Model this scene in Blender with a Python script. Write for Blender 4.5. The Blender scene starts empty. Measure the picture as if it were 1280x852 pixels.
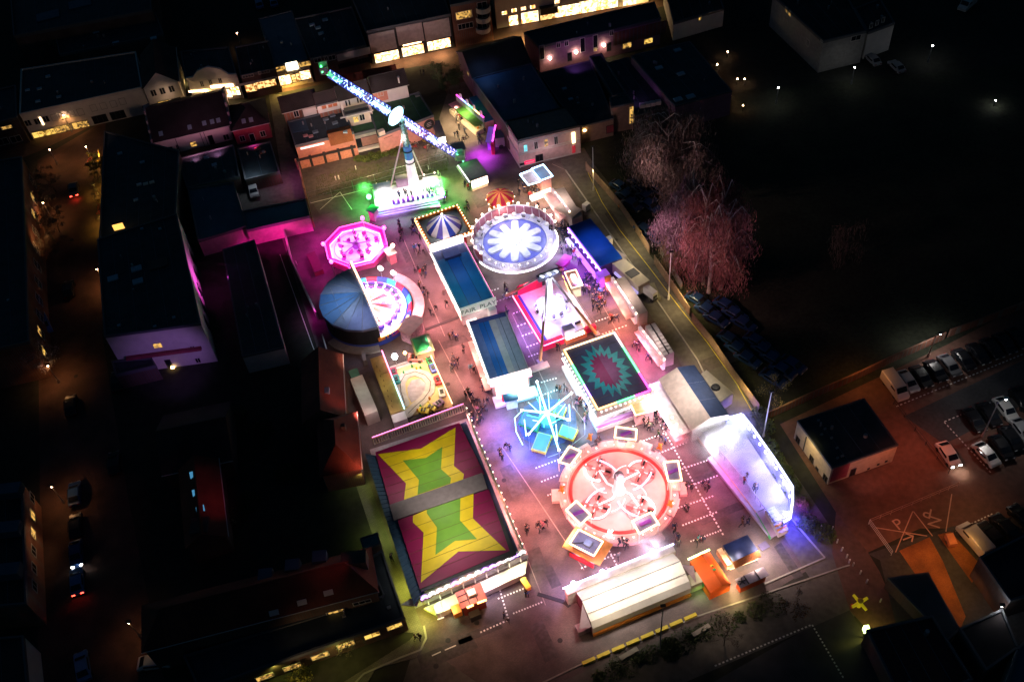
import bpy, bmesh, math, random
from mathutils import Vector, Matrix
random.seed(7)
R = math.radians
sc = bpy.context.scene
C = sc.collection
# ---------- camera (solved from the photograph's verticals, right angles and round rides)
FPX, DEP, ROLL, CAMH = 1246.3, R(48.479), R(-6.725), 120.0
fwd = Vector((0, math.cos(DEP), -math.sin(DEP))); rgt = Vector((1, 0, 0)); up = rgt.cross(fwd)
cr = rgt*math.cos(ROLL)+up*math.sin(ROLL); cu = cr.cross(fwd)
CAMP = Vector((0, 0, CAMH))
cam = bpy.data.cameras.new('camera'); camo = bpy.data.objects.new('camera', cam); C.objects.link(camo)
cam.sensor_width = 36; cam.lens = 36*FPX/1280; cam.clip_end = 3000; cam.clip_start = 1
camo.matrix_world = Matrix(((cr.x, cu.x, -fwd.x, 0), (cr.y, cu.y, -fwd.y, 0), (cr.z, cu.z, -fwd.z, CAMH), (0, 0, 0, 1)))
sc.camera = camo
# ---------- night sky: sun far below the horizon, only a trace of blue left
w = bpy.data.worlds.new('World'); sc.world = w; w.use_nodes = True
nt = w.node_tree; bg = nt.nodes['Background']
sky = nt.nodes.new('ShaderNodeTexSky'); sky.sky_type = 'NISHITA'; sky.sun_disc = False
sky.sun_elevation = R(-2.0); sky.sun_rotation = R(300)
tint = nt.nodes.new('ShaderNodeMix'); tint.data_type = 'RGBA'; tint.blend_type = 'MULTIPLY'; tint.inputs[0].default_value = 1
tint.inputs[7].default_value = (.2, .62, 1, 1)
nt.links.new(sky.outputs[0], tint.inputs[6]); nt.links.new(tint.outputs[2], bg.inputs[0]); bg.inputs[1].default_value = SKYS = .12
sc.view_settings.view_transform = 'Standard'; sc.view_settings.look = 'None'
sc.view_settings.exposure = .25; sc.view_settings.gamma = 1
cy = sc.cycles; cy.use_denoising = True; cy.max_bounces = 4; cy.diffuse_bounces = 2; cy.glossy_bounces = 2
cy.transparent_max_bounces = 6; cy.volume_bounces = 1; cy.sample_clamp_indirect = 4; cy.use_light_tree = True
cy.use_adaptive_sampling = True; cy.adaptive_threshold = .02
try: cy.volume_step_rate = 2
except Exception: pass

# ---------- geometry helpers
def ray(px, py): return cr*((px-640)/FPX)+cu*(-(py-426)/FPX)+fwd
def P(px, py, z=0.0):
    d = ray(px, py); return CAMP+d*((z-CAMH)/d.z)
def r(i, j): return lambda x, y: (320*i+x/4, 213*j+y/4)
def z7(X, Y): return lambda x, y: (X+x/7.1, Y+y/7.1)

class MB:
    def __init__(s): s.v = []; s.f = []; s.m = []
    def face(s, pts, mi=0):
        n = len(s.v); s.v += [tuple(p) for p in pts]; s.f.append(tuple(range(n, n+len(pts)))); s.m.append(mi); return s
    def prism(s, poly, z0, z1, mi=0, mt=None):
        n = len(s.v); k = len(poly); poly = [(p[0], p[1]) for p in poly]
        ar = sum(poly[i][0]*poly[(i+1) % k][1]-poly[(i+1) % k][0]*poly[i][1] for i in range(k))
        if ar < 0: poly = poly[::-1]
        s.v += [(x, y, z0) for x, y in poly]+[(x, y, z1) for x, y in poly]
        s.f.append(tuple(range(n+k-1, n-1, -1))); s.m.append(mi)
        s.f.append(tuple(range(n+k, n+2*k))); s.m.append(mi if mt is None else mt)
        for i in range(k):
            j = (i+1) % k; s.f.append((n+i, n+j, n+k+j, n+k+i)); s.m.append(mi)
        return s
    def box(s, x0, x1, y0, y1, z0, z1, mi=0): return s.prism([(x0, y0), (x1, y0), (x1, y1), (x0, y1)], z0, z1, mi)
    def tube(s, a, b, r0, r1=None, n=6, mi=0):
        a = Vector(a); b = Vector(b); r1 = r0 if r1 is None else r1
        d = (b-a).normalized(); u = d.cross(Vector((0, 0, 1)) if abs(d.z) < .9 else Vector((1, 0, 0))).normalized(); v = d.cross(u)
        k = len(s.v)
        for p, rr in ((a, r0), (b, r1)):
            for i in range(n):
                t = 2*math.pi*i/n; s.v.append(tuple(p+(u*math.cos(t)+v*math.sin(t))*rr))
        for i in range(n):
            j = (i+1) % n; s.f.append((k+i, k+n+i, k+n+j, k+j)); s.m.append(mi)
        s.f.append(tuple(range(k, k+n))); s.m.append(mi); s.f.append(tuple(range(k+2*n-1, k+n-1, -1))); s.m.append(mi)
        return s
    def path(s, pts, rr, n=6, mi=0, closed=False):
        for a, b in zip(pts, pts[1:]+(pts[:1] if closed else [])): s.tube(a, b, rr, n=n, mi=mi)
        return s
    def lathe(s, prof, n=24, mi=0, c=(0, 0), a0=0, a1=2*math.pi, close=True, mf=None):
        k = len(s.v); full = abs(a1-a0-2*math.pi) < 1e-6; m = n if full else n+1
        for (rr, z) in prof:
            for i in range(m):
                t = a0+(a1-a0)*i/n; s.v.append((c[0]+rr*math.cos(t), c[1]+rr*math.sin(t), z))
        for q in range(len(prof)-1):
            for i in range(n):
                j = (i+1) % m; s.f.append((k+q*m+i, k+q*m+j, k+(q+1)*m+j, k+(q+1)*m+i)); s.m.append(mf(i, q) if mf else mi)
        return s
    def ball(s, p, rr, mi=0, n=6):
        prof = [(rr*math.sin(math.pi*i/4)+1e-4, p[2]-rr*math.cos(math.pi*i/4)) for i in range(5)]
        return s.lathe(prof, n, mi, (p[0], p[1]))
    def xf(s, mat, start=0):
        for i in range(start, len(s.v)): s.v[i] = tuple(mat @ Vector(s.v[i]))
        return s
    def mesh(s, name, mats):
        me = bpy.data.meshes.new(name); me.from_pydata(s.v, [], s.f)
        for m in (mats if isinstance(mats, (list, tuple)) else [mats]): me.materials.append(m)
        me.polygons.foreach_set('material_index', s.m); me.update(); return me
    def build(s, name, mats, parent=None, kind=None, loc=None, label=None):
        o = bpy.data.objects.new(name, s.mesh(name, mats)); C.objects.link(o)
        if parent: o.parent = parent
        if kind: o['kind'] = kind
        if label: o['label'] = label
        if loc: o.location = loc
        return o

def tag(o, label=None, cat=None, group=None, kind=None):
    if label: o['label'] = label
    if cat: o['category'] = cat
    if group: o['group'] = group
    if kind: o['kind'] = kind
    return o
def thing(name, label, cat, loc=(0, 0, 0), rz=0, group=None):
    o = bpy.data.objects.new(name, None); C.objects.link(o); o.empty_display_size = .3
    o.location = loc; o.rotation_euler = (0, 0, rz); return tag(o, label, cat, group)
def inst(name, me, parent=None, loc=(0, 0, 0), rz=0, sc_=None, rot=None):
    o = bpy.data.objects.new(name, me); C.objects.link(o); o.location = loc
    o.rotation_euler = rot or (0, 0, rz)
    if sc_: o.scale = sc_
    if parent: o.parent = parent
    return o
def copy_tree(o, parent=None):
    c = o.copy(); C.objects.link(c); c.parent = parent
    for ch in list(o.children): copy_tree(ch, c)
    return c
class Fr:
    """base frame of a thing: local x along p0->p1, local y away from the viewer; p0,p1,p2 = pixels of three corners seen at height z"""
    def __init__(s, p0, p1, p2, z=0.0):
        a, b, e = P(*p0, z), P(*p1, z), P(*p2, z); w_ = b-a; s.rz = math.atan2(w_.y, w_.x); s.w = w_.length
        n = Vector((-w_.y, w_.x, 0)).normalized(); s.d = (e-b).dot(n); s.o = Vector((a.x, a.y, 0)); s.z = z
        s.inv = (Matrix.Translation(s.o) @ Matrix.Rotation(s.rz, 4, 'Z')).inverted()
    def L(s, px, py, z=0.0): return s.inv @ P(px, py, z)
    def thing(s, name, label, cat, group=None): return thing(name, label, cat, s.o, s.rz, group)
class Fc(Fr):
    """frame centred on a pixel with a given heading"""
    def __init__(s, p, rz, z=0.0):
        s.o = P(*p, z); s.o.z = 0; s.rz = rz; s.inv = (Matrix.Translation(s.o) @ Matrix.Rotation(rz, 4, 'Z')).inverted()
H0 = R(15.7)   # heading of the fairground grid

# ---------- procedural materials
MATS = {}
def mat(name, col, rough=.8, metal=0, noise=.2, scale=1.5, bump=0, es=0, ec=None, spec=None):
    if name in MATS: return MATS[name]
    m = bpy.data.materials.new(name); m.use_nodes = True; n = m.node_tree; b = n.nodes['Principled BSDF']
    b.inputs['Roughness'].default_value = rough; b.inputs['Metallic'].default_value = metal
    if spec is not None: b.inputs['Specular IOR Level'].default_value = spec
    if noise:
        g = n.nodes.new('ShaderNodeNewGeometry'); t = n.nodes.new('ShaderNodeTexNoise'); t.inputs['Scale'].default_value = scale; t.inputs['Detail'].default_value = 5
        n.links.new(g.outputs['Position'], t.inputs['Vector'])
        t2 = n.nodes.new('ShaderNodeTexNoise'); t2.inputs['Scale'].default_value = scale*.13; t2.inputs['Detail'].default_value = 3
        n.links.new(g.outputs['Position'], t2.inputs['Vector'])
        av = n.nodes.new('ShaderNodeMath'); av.operation = 'ADD'; n.links.new(t.outputs[0], av.inputs[0]); n.links.new(t2.outputs[0], av.inputs[1])
        x = n.nodes.new('ShaderNodeMapRange'); x.inputs[1].default_value = .7; x.inputs[2].default_value = 1.3; x.inputs[3].default_value = 1-noise; x.inputs[4].default_value = 1+noise
        n.links.new(av.outputs[0], x.inputs[0])
        mx = n.nodes.new('ShaderNodeVectorMath'); mx.operation = 'SCALE'; mx.inputs[0].default_value = col[:3]
        n.links.new(x.outputs[0], mx.inputs['Scale']); n.links.new(mx.outputs[0], b.inputs['Base Color'])
        if bump:
            bp = n.nodes.new('ShaderNodeBump'); bp.inputs['Strength'].default_value = bump; bp.inputs['Distance'].default_value = .1
            n.links.new(t.outputs[0], bp.inputs['Height']); n.links.new(bp.outputs[0], b.inputs['Normal'])
    else: b.inputs['Base Color'].default_value = (*col[:3], 1)
    if es:
        b.inputs['Emission Color'].default_value = (*(ec or col)[:3], 1); b.inputs['Emission Strength'].default_value = es
        m.cycles.emission_sampling = 'NONE' if es < 60 else 'AUTO'
    MATS[name] = m; return m
def emi(name, col, s=6): return mat('lit_'+name, tuple(.6*c+.1 for c in col), .5, noise=0, es=s, ec=col)
def goods(name, c1, c2, s, scale=1.4):
    """lit room or shop seen through its window: shelves, goods and gaps"""
    if name in MATS: return MATS[name]
    m = bpy.data.materials.new(name); m.use_nodes = True; n = m.node_tree; b = n.nodes['Principled BSDF']
    g = n.nodes.new('ShaderNodeNewGeometry'); v = n.nodes.new('ShaderNodeTexVoronoi'); v.inputs['Scale'].default_value = scale
    n.links.new(g.outputs['Position'], v.inputs['Vector'])
    cr_ = n.nodes.new('ShaderNodeValToRGB'); cr_.color_ramp.elements[0].color = (*c2, 1); cr_.color_ramp.elements[1].color = (*c1, 1)
    cr_.color_ramp.elements[0].position = .25; cr_.color_ramp.elements[1].position = .6
    n.links.new(v.outputs['Color'], cr_.inputs[0]); n.links.new(cr_.outputs[0], b.inputs['Emission Color']); b.inputs['Emission Strength'].default_value = s
    b.inputs['Base Color'].default_value = (.1, .1, .1, 1); b.inputs['Roughness'].default_value = .1
    m.cycles.emission_sampling = 'NONE'; MATS[name] = m; return m
def bricks(name, c1, c2, mortar, scale=4.0, rough=.85):
    if name in MATS: return MATS[name]
    m = bpy.data.materials.new(name); m.use_nodes = True; n = m.node_tree; b = n.nodes['Principled BSDF']; b.inputs['Roughness'].default_value = rough
    g = n.nodes.new('ShaderNodeNewGeometry'); br = n.nodes.new('ShaderNodeTexBrick'); br.inputs['Scale'].default_value = scale
    mp = n.nodes.new('ShaderNodeMapping'); mp.inputs['Rotation'].default_value = (0, 0, -H0)
    n.links.new(g.outputs['Position'], mp.inputs[0]); n.links.new(mp.outputs[0], br.inputs['Vector'])
    br.inputs['Mortar Size'].default_value = .03; br.inputs['Color1'].default_value = (*c1, 1); br.inputs['Color2'].default_value = (*c2, 1); br.inputs['Mortar'].default_value = (*mortar, 1)
    no = n.nodes.new('ShaderNodeTexNoise'); no.inputs['Scale'].default_value = .25; no.inputs['Detail'].default_value = 6; n.links.new(g.outputs['Position'], no.inputs['Vector'])
    x = n.nodes.new('ShaderNodeMapRange'); x.inputs[1].default_value = .3; x.inputs[2].default_value = .7; x.inputs[3].default_value = .5; x.inputs[4].default_value = 1.4
    n.links.new(no.outputs[0], x.inputs[0]); s = n.nodes.new('ShaderNodeVectorMath'); s.operation = 'SCALE'
    n.links.new(br.outputs[0], s.inputs[0]); n.links.new(x.outputs[0], s.inputs['Scale']); n.links.new(s.outputs[0], b.inputs['Base Color'])
    MATS[name] = m; return m

asphalt = mat('asphalt', (.05, .05, .055), .75, noise=.35, scale=2, bump=.3)
asphalt_old = mat('worn_asphalt', (.10, .095, .09), .8, noise=.35, scale=1.2, bump=.3)
paving = bricks('square_paving', (.16, .118, .122), (.12, .095, .10), (.08, .07, .07), 2.2)
red_paving = bricks('red_brick_sodium_tint', (.14, .07, .05), (.10, .05, .04), (.05, .04, .04), 3)
slabs = bricks('pavement_slabs', (.17, .155, .14), (.14, .13, .12), (.08, .075, .07), 1.4)
soil = mat('dark_soil', (.03, .032, .025), .95, noise=.4, scale=.8)
concrete = mat('concrete', (.33, .32, .3), .85, noise=.2)
white_wall = mat('white_render', (.68, .65, .62), .8, noise=.12, scale=.7)
cream = mat('cream_render', (.58, .5, .42), .8, noise=.12)
brickm = bricks('brick_wall', (.28, .10, .06), (.22, .08, .05), (.2, .17, .15), 5)
darkbrick = bricks('dark_brick_wall', (.13, .07, .06), (.1, .055, .05), (.1, .09, .08), 5)
felt = mat('roof_felt', (.035, .05, .065), .75, noise=.35, scale=.6)  # blue of the night sky is partly put into the felt colour
felt_green = mat('green_roof_felt', (.03, .10, .05), .8, noise=.35, scale=.7)
felt_blue = mat('blue_grey_roofing', (.05, .10, .16), .6, noise=.2, scale=.5)
tile_dark = bricks('dark_roof_tiles', (.055, .04, .045), (.04, .03, .035), (.02, .02, .02), 6)
tile_red = bricks('red_roof_tiles', (.24, .055, .03), (.18, .04, .025), (.06, .02, .015), 6)
tile_orange = bricks('orange_roof_tiles', (.5, .17, .05), (.42, .14, .045), (.15, .06, .03), 5)
ORD = ['first', 'second', 'third', 'fourth', 'fifth', 'sixth', 'seventh', 'eighth', 'ninth', 'tenth', 'eleventh', 'twelfth']
edge_m = mat('dark_roof_edge', (.10, .11, .13), .7, noise=.1)
trim = mat('pale_trim', (.6, .58, .56), .6, noise=.1)
dark = mat('dark_metal', (.03, .03, .035), .5, noise=.1)
steel = mat('galvanised_steel', (.4, .4, .42), .4, .6, noise=.1)
whitep = mat('white_paint', (.8, .79, .77), .5, noise=.06)
glass_dark = mat('dark_window_glass', (.015, .018, .025), .08, noise=0)
sky_glass = mat('skylight_dome', (.35, .5, .6), .15, noise=0)
yellow_room = goods('yellow_lit_room', (1, .6, .12), (.15, .07, .01), 1.1, 2)
shop = goods('bright_shop_window', (1, .62, .22), (.3, .09, .015), 1.7, 2.2)
shop_hot = goods('very_bright_shop_window', (1, .8, .5), (.9, .32, .06), 2.6, 2.0)
shop_dim = goods('dim_shop_window', (1, .55, .12), (.06, .03, .01), .8, 2.6)
cyan_room = goods('cyan_lit_room', (.2, .9, 1), (.1, .4, .5), 1.2)

def lamp(px, py, z, col, power, rad=.35, parent=None, name='lamp_or_fill'):
    p = P(px, py, 0); return lampw((p.x, p.y, z), col, power, rad, parent, name)
def lampw(p, col, power, rad=.35, parent=None, name='lamp_or_fill', cone=152):
    """a shaded fixture, or added fill without one: light leaves downwards in a wide cone"""
    l = bpy.data.lights.new(name, 'SPOT'); l.color = col; l.energy = power; l.shadow_soft_size = rad; l.spot_size = R(cone); l.spot_blend = .7
    o = bpy.data.objects.new(name, l); C.objects.link(o); o.location = p; return o
def spotw(p, to, col, power, ang=70, blend=.6, rad=.3):
    l = bpy.data.lights.new('added_spot', 'SPOT'); l.color = col; l.energy = power; l.shadow_soft_size = rad; l.spot_size = R(ang); l.spot_blend = blend
    o = bpy.data.objects.new('added_spot', l); C.objects.link(o); o.location = p
    o.rotation_euler = (Vector(to)-Vector(p)).to_track_quat('-Z', 'Y').to_euler(); return o
SOD = (1, .42, .12); WARM = (1, .7, .4); PINK = (1, .18, .4); MAG = (1, .02, .5); BLUEW = (.7, .75, 1); PUR = (.45, .08, 1); GRN = (.08, 1, .12); CYN = (.08, .55, 1); SAL = (1, .31, .27)
# ================= THE SETTING
def sheet(name, px, m, z, z0=None):
    poly = [P(x, y, 0) for x, y in px]
    mb = MB()
    if z0 is None: mb.face([(p.x, p.y, z) for p in (poly if sum(poly[i].x*poly[i-1].y-poly[i-1].x*poly[i].y for i in range(len(poly))) < 0 else poly[::-1])])
    else: mb.prism(poly, z0, z)
    return mb.build(name, m, kind='structure')
def ribbon(pts, wd, z0, z1, mb=None, mi=0):
    mb = mb or MB()
    for a, b in zip(pts, pts[1:]):
        a = Vector((a[0], a[1], 0)); b = Vector((b[0], b[1], 0)); n = Vector((-(b-a).y, (b-a).x, 0)).normalized()*wd/2
        mb.prism([a-n, b-n, b+n, a+n], z0, z1, mi)
    return mb
g = MB(); g.face([(-900, -500, 0), (900, -500, 0), (900, 1500, 0), (-900, 1500, 0)]); g.build('ground', soil, kind='structure')
sheet('street', [(47, 200), (132, 150), (130, 300), (128, 420), (160, 620), (215, 900), (45, 900), (50, 640), (48, 440)], red_paving, .004)  # asphalt street; its sodium reddening is put into the colour
sheet('shopping_street', [(-20, 215), (47, 190), (130, 150), (240, 125), (340, 118), (470, 92), (540, 80), (575, 150), (640, 190), (600, 100), (665, 82), (660, 45), (830, 8), (830, -12), (600, 25), (440, 78), (230, 125), (30, 168), (-20, 178)], red_paving, .006)
sheet('alley_paving', [(336, 118), (352, 118), (372, 200), (392, 250), (385, 290), (300, 310), (296, 222), (352, 218)], asphalt_old, .006)
sheet('fair_square', [(392, 250), (372, 205), (440, 195), (545, 160), (562, 108), (600, 96), (640, 195), (730, 185), (880, 430), (925, 575), (1010, 712), (960, 742), (700, 852), (600, 860), (520, 800), (440, 590), (395, 430), (350, 290)], paving, .008)
sheet('backyard_paving', [(372, 205), (440, 190), (545, 160), (580, 215), (560, 245), (400, 268), (388, 250)], asphalt_old, .012)
sheet('service_road', [(700, 200), (730, 190), (758, 225), (812, 318), (888, 424), (962, 545), (1070, 705), (1012, 722), (925, 580), (878, 500), (800, 372), (745, 290)], asphalt_old, .016)
sheet('bottom_road', [(520, 800), (600, 855), (700, 852), (960, 742), (1012, 722), (1070, 705), (1100, 760), (1000, 790), (700, 920), (480, 930)], asphalt_old, .012)
sheet('pavement', [(430, 852), (512, 800), (528, 782), (534, 800), (520, 822), (470, 835), (450, 870)], slabs, .1, 0)
sheet('courtyard', [(860, 870), (1000, 790), (1062, 762), (1150, 900), (860, 930)], mat('dark_court_asphalt', (.06, .06, .065), .8, noise=.3, scale=.5), .02)
sheet('walkway', [(441, 594), (455, 586), (521, 765), (530, 790), (506, 790)], slabs, .02)
sheet('churchyard_lawn', [(745, 180), (860, 120), (1280, 80), (1340, 380), (960, 520), (890, 425), (812, 318)], mat('dark_grass', (.03, .035, .02), .95, noise=.5, scale=1.5, bump=.5), .004)
sheet('car_park', [(975, 530), (1185, 430), (1340, 350), (1400, 640), (1290, 660), (1150, 660), (1085, 690), (1045, 640)], mat('car_park_brick', (.15, .075, .055), .85, noise=.3, scale=1.2), .010)
sheet('parking_aisle', [(1130, 520), (1290, 445), (1330, 480), (1180, 555)], asphalt, .014)
sheet('alley', [(1045, 640), (1085, 690), (1100, 715), (1160, 860), (1150, 860), (1062, 762), (1040, 690)], mat('red_alley_brick', (.13, .07, .06), .85, noise=.3), .018)
# kerbs, rails and painted lines
def pts(*px): return [P(x, y, 0) for x, y in px]
ribbon(pts((707, 213), (765, 296), (812, 362), (872, 450), (925, 560), (975, 632), (1031, 697), (955, 730)), .22, 0, .14).build('kerb', concrete, kind='structure')
ribbon(pts((672, 856), (735, 826), (872, 770), (1062, 706)), .2, 0, .13).build('kerb', concrete, kind='structure')
ribbon(pts((432, 866), (455, 842), (500, 822), (526, 812), (533, 797), (530, 782)), .25, 0, .15).build('kerb', concrete, kind='structure')
ribbon(pts((735, 216), (752, 252), (775, 288), (812, 335), (852, 388), (884, 428), (921, 480), (957, 545)), .1, .02, .09).build('yellow_line', mat('yellow_road_paint', (.6, .5, .05), .6), kind='structure')
ycb = mat('yellow_block_paint', (.75, .6, .05), .6)
yb = pts((727, 831), (872, 768))
def dotted(px, n, wd=.22):
    a, b = pts(*px); mb = MB()
    for i in range(n):
        p = a.lerp(b, (i+.1)/n); q = a.lerp(b, (i+.6)/n); ribbon([p, q], wd, .016, .022, mb)
    return mb
mark = mat('white_road_paint', (.8, .8, .78), .6, noise=.2, scale=3)
DL = []
for l, n in ((((823, 526), (905, 670)), 34), (((848.7, 612), (902.5, 592)), 14), (((840, 590), (890, 573)), 13), (((852.5, 656.5), (897.5, 639)), 12),
             (((843, 636), (893, 619)), 13), (((862.5, 676.5), (900, 663)), 11), (((800, 552), (842, 537)), 12), (((812, 571), (860, 552)), 13), (((790, 533), (830, 517)), 12),
             (((641, 766.5), (679, 751.5)), 11), (((621, 724), (636, 775)), 12), (((622, 748), (660, 733)), 10), (((600, 790), (636, 774)), 9), (((726, 710), (775, 690)), 12), (((759, 683), (776, 716)), 8), (((735, 730), (800, 702)), 15),
             (((669, 585), (700, 573.5)), 8), (((676, 602), (699, 593)), 6), (((684, 619), (699, 613)), 5), (((606, 366), (625, 360)), 5), (((612, 380), (640, 370)), 7),
             (((641, 392), (672, 381)), 8), (((646, 408), (680, 396)), 8), (((652, 420), (684, 409)), 8), (((658, 434), (690, 422)), 8), (((660, 446), (674, 441)), 4), (((676, 478), (697, 472)), 6), (((677, 494), (702, 485)), 7),
             (((744, 402), (774, 392)), 8), (((752, 418), (785, 406)), 8), (((880, 470), (905, 500)), 6), (((730, 395), (760, 440)), 8)):
    DL.append(dotted(l, n))
for d in DL: d.build('parking_marking', mark, kind='structure')
dotted(((893, 832), (1015, 780)), 26, .2).build('court_marking', mark, kind='structure')
dotted(((1015, 780), (1055, 848)), 16, .2).build('court_marking', mark, kind='structure')
dotted(((1180, 527), (1240, 592)), 16, .16).build('bay_marking', mark, kind='structure')
dotted(((1180, 527), (1240, 502)), 12, .16).build('bay_marking', mark, kind='structure')
dotted(((1120, 508), (1280, 442)), 34, .16).build('bay_marking', mark, kind='structure')
dotted(((1185, 668), (1242, 641)), 14, .16).build('bay_marking', mark, kind='structure')
def line(px, wd=.14, m=mark, nm='painted_line'): ribbon(pts(*px), wd, .014, .024).build(nm, m, kind='structure')
orange_l = mat('faded_line_paint', (.55, .35, .28), .7)
Q = lambda x, y: (1080+x/6.4, 600+y/6.4)
line((Q(95, 378), Q(505, 445)), m=orange_l); line((Q(252, 575), Q(390, 248)), m=orange_l); line((Q(395, 248), Q(548, 445)), m=orange_l); line((Q(655, 410), Q(702, 110)), m=orange_l)
def font_mesh(nm, cu_):
    q = bpy.data.objects.new('tmp', cu_); C.objects.link(q); dg = bpy.context.evaluated_depsgraph_get(); dg.update()
    me = bpy.data.meshes.new_from_object(q.evaluated_get(dg)); me.name = nm; bpy.data.objects.remove(q); o = bpy.data.objects.new(nm, me); C.objects.link(o); return o
for ch, c_, ang in (('P', Q(275, 355), 20), ('N', Q(570, 335), 60), ('P', Q(510, 258), 150), ('→', Q(355, 462), 15)):
    cu_ = bpy.data.curves.new('painted_letter', 'FONT'); cu_.body = ch; cu_.size = 2.3; cu_.extrude = .003; cu_.align_x = 'CENTER'; cu_.align_y = 'CENTER'
    cu_.materials.append(orange_l); o = font_mesh('painted_letter', cu_); p = P(*c_, 0); o.location = (p.x, p.y, .03); o.rotation_euler = (0, 0, R(ang)); o['kind'] = 'structure'
line(((350, 318), (390, 430), (440, 560)), .12); line(((388, 254), (545, 215)), .12, nm='pitch_line'); line(((400, 262), (425, 240), (440, 262)), .1, nm='pitch_line')
line(((556, 812), (570, 806)), .15, nm='lane_line'); line(((540, 819), (551, 814)), .15, nm='lane_line')
sheet('dark_yard', [(1100, 700), (1085, 692), (1188, 658), (1300, 640), (1400, 860), (1150, 900)], asphalt, .022)
sheet('orange_paving', [(1124, 688), (1162, 671), (1178, 700), (1207, 770), (1200, 786), (1190, 784)], bricks('orange_brick_paving', (.42, .15, .04), (.34, .11, .03), (.15, .06, .03), 2.5), .03)
sheet('orange_yard', [(1172, 668), (1188, 664), (1228, 708), (1215, 728)], MATS['orange_brick_paving'], .03)
sheet('planted_bed', [(1010, 480), (965, 525), (940, 470), (950, 460)], soil, .01)

# ================= walls and fences
def fence(label, px, h, m, seg=2.0, th=.12, cat='fence', name='fence', post=None, group=None, pieces='panel'):
    p = pts(*px); t = thing(name, label, cat, p[0], 0, group)
    me = MB().box(0.02, .98, -th/2, th/2, .05, 1).mesh(pieces, m); pm = MB().box(-.09, .09, -.09, .09, 0, 1.04).mesh('post', post or m)
    for a, b in zip(p, p[1:]):
        L = (b-a).length; n = max(1, round(L/seg)); an = math.atan2((b-a).y, (b-a).x)
        for i in range(n):
            q = a.lerp(b, i/n)-p[0]; inst(pieces, me, t, q, an, (L/n, 1, h*(1+random.uniform(-.01, .01)))); inst('post', pm, t, q, an, (1, 1, h))
    return t
warm_wood = mat('timber_fence', (.32, .22, .15), .85, noise=.3, scale=3)
fence('timber panel fence between the service road and the dark churchyard, upper stretch', ((733, 213), (755, 238), (776, 262), (795, 290), (812, 318)), 1.9, warm_wood, 2.2)
fence('timber panel fence beside the birch trees and the tall street lamp', ((818, 330), (840, 362), (862, 395)), 2.0, warm_wood, 2.2)
fence('timber panel fence along the service road, lower stretch by the container', ((865, 402), (888, 430), (915, 470), (948, 515)), 1.9, warm_wood, 2.2)
fence('pale concrete panel wall standing behind the timber fence near the birches', ((826, 318), (852, 362)), 1.6, concrete, 2.5, .2, 'wall', 'panel_wall')
fence('orange lit brick wall with piers along the back of the car park', ((958, 524), (1010, 500), (1070, 474), (1120, 450), (1180, 424)), 1.7, brickm, 3.0, .22, 'wall', 'brick_boundary_wall', pieces='wall_section')
fence('dim brick wall at the far end of the car park', ((1185, 421), (1235, 402), (1282, 384)), 1.7, brickm, 3.0, .22, 'wall', 'brick_boundary_wall', pieces='wall_section')
def rail(label, px, h=1.0, seg=2.0, m=None, cat='railing', bars=2, name='railing', rr=.035, group=None):
    m = m or steel; p = pts(*px); t = thing(name, label, cat, p[0], 0, group); pm = MB().tube((0, 0, 0), (0, 0, h), rr).mesh('post', m)
    mb = MB()
    for a, b in zip(p, p[1:]):
        L = (b-a).length; n = max(1, round(L/seg))
        for i in range(n+1): inst('post', pm, t, a.lerp(b, i/n)-p[0])
        for k in range(bars): mb.tube(a-p[0]+Vector((0, 0, h*(1-k/bars))), b-p[0]+Vector((0, 0, h*(1-k/bars))), rr*.8, n=5)
    mb.build('rail', m, t); return t
pinkm = mat('rusty_rail_paint', (.5, .3, .25), .6)
rail('low railing with many posts north of the letter-marked parking plot', (Q(40, 345), Q(380, 205), Q(745, 50)), 1.1, 1.6, pinkm)
rail('pale barrier gate at the left end of the letter-marked plot', (Q(35, 350), Q(215, 600)), 1.2, 6, whitep, 'gate', 3, 'barrier_gate')
rail('handrail beside the car park entrance near the square flat-roofed building', ((1117, 505), (1185, 592)), 1.0, 2.5, dark)
rail('wire fence enclosing the ball court behind the green lit tower', ((388, 254), (470, 232), (560, 205)), 2.6, 4, steel, 'fence', 2, 'wire_fence', .04)
rail('thin railing beside the churchyard path below the purple building', ((648, 86), (775, 66)), 1.0, 2.5)
fence('magenta lit brick wall between the car yard and the ball court', ((375, 212), (393, 285)), 2.2, brickm, 3, .3, 'wall', 'brick_wall', pieces='wall_section')
fence('long low wall west of the fair catching magenta light', ((356, 288), (366, 330), (398, 400)), 2.0, white_wall, 4, .25, 'wall', 'garden_wall', pieces='wall_section')
fence('thin white capped wall in front of the red roofed row houses', ((405, 425), (425, 492), (447, 565)), 1.4, white_wall, 4, .2, 'wall', 'garden_wall', pieces='wall_section')
cr_m = mat('rubber_ramp', (.03, .03, .035), .8)
for px_ in (((532, 412), (578, 395)), ((655, 268), (700, 256)), ((812, 490), (838, 478)), ((672, 742), (705, 752), (712, 758)), ((612, 262), (640, 270))): tag(ribbon(pts(*px_), .5, .01, .09).build('cable_ramp', cr_m), 'rubber cable ramp across the lane ' + {532: 'between the wheel ride and the FAIR PLAY arcade', 655: 'in front of the neon booth', 812: 'beside the ridge roof hall', 672: 'near the dim corner left of the long tent', 612: 'by the small carousel'}[px_[0][0]], 'cable ramp')
pm_ = mat('patched_asphalt', (.075, .065, .07), .8, noise=.4, scale=2)
rnp = random.Random(9)
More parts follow.
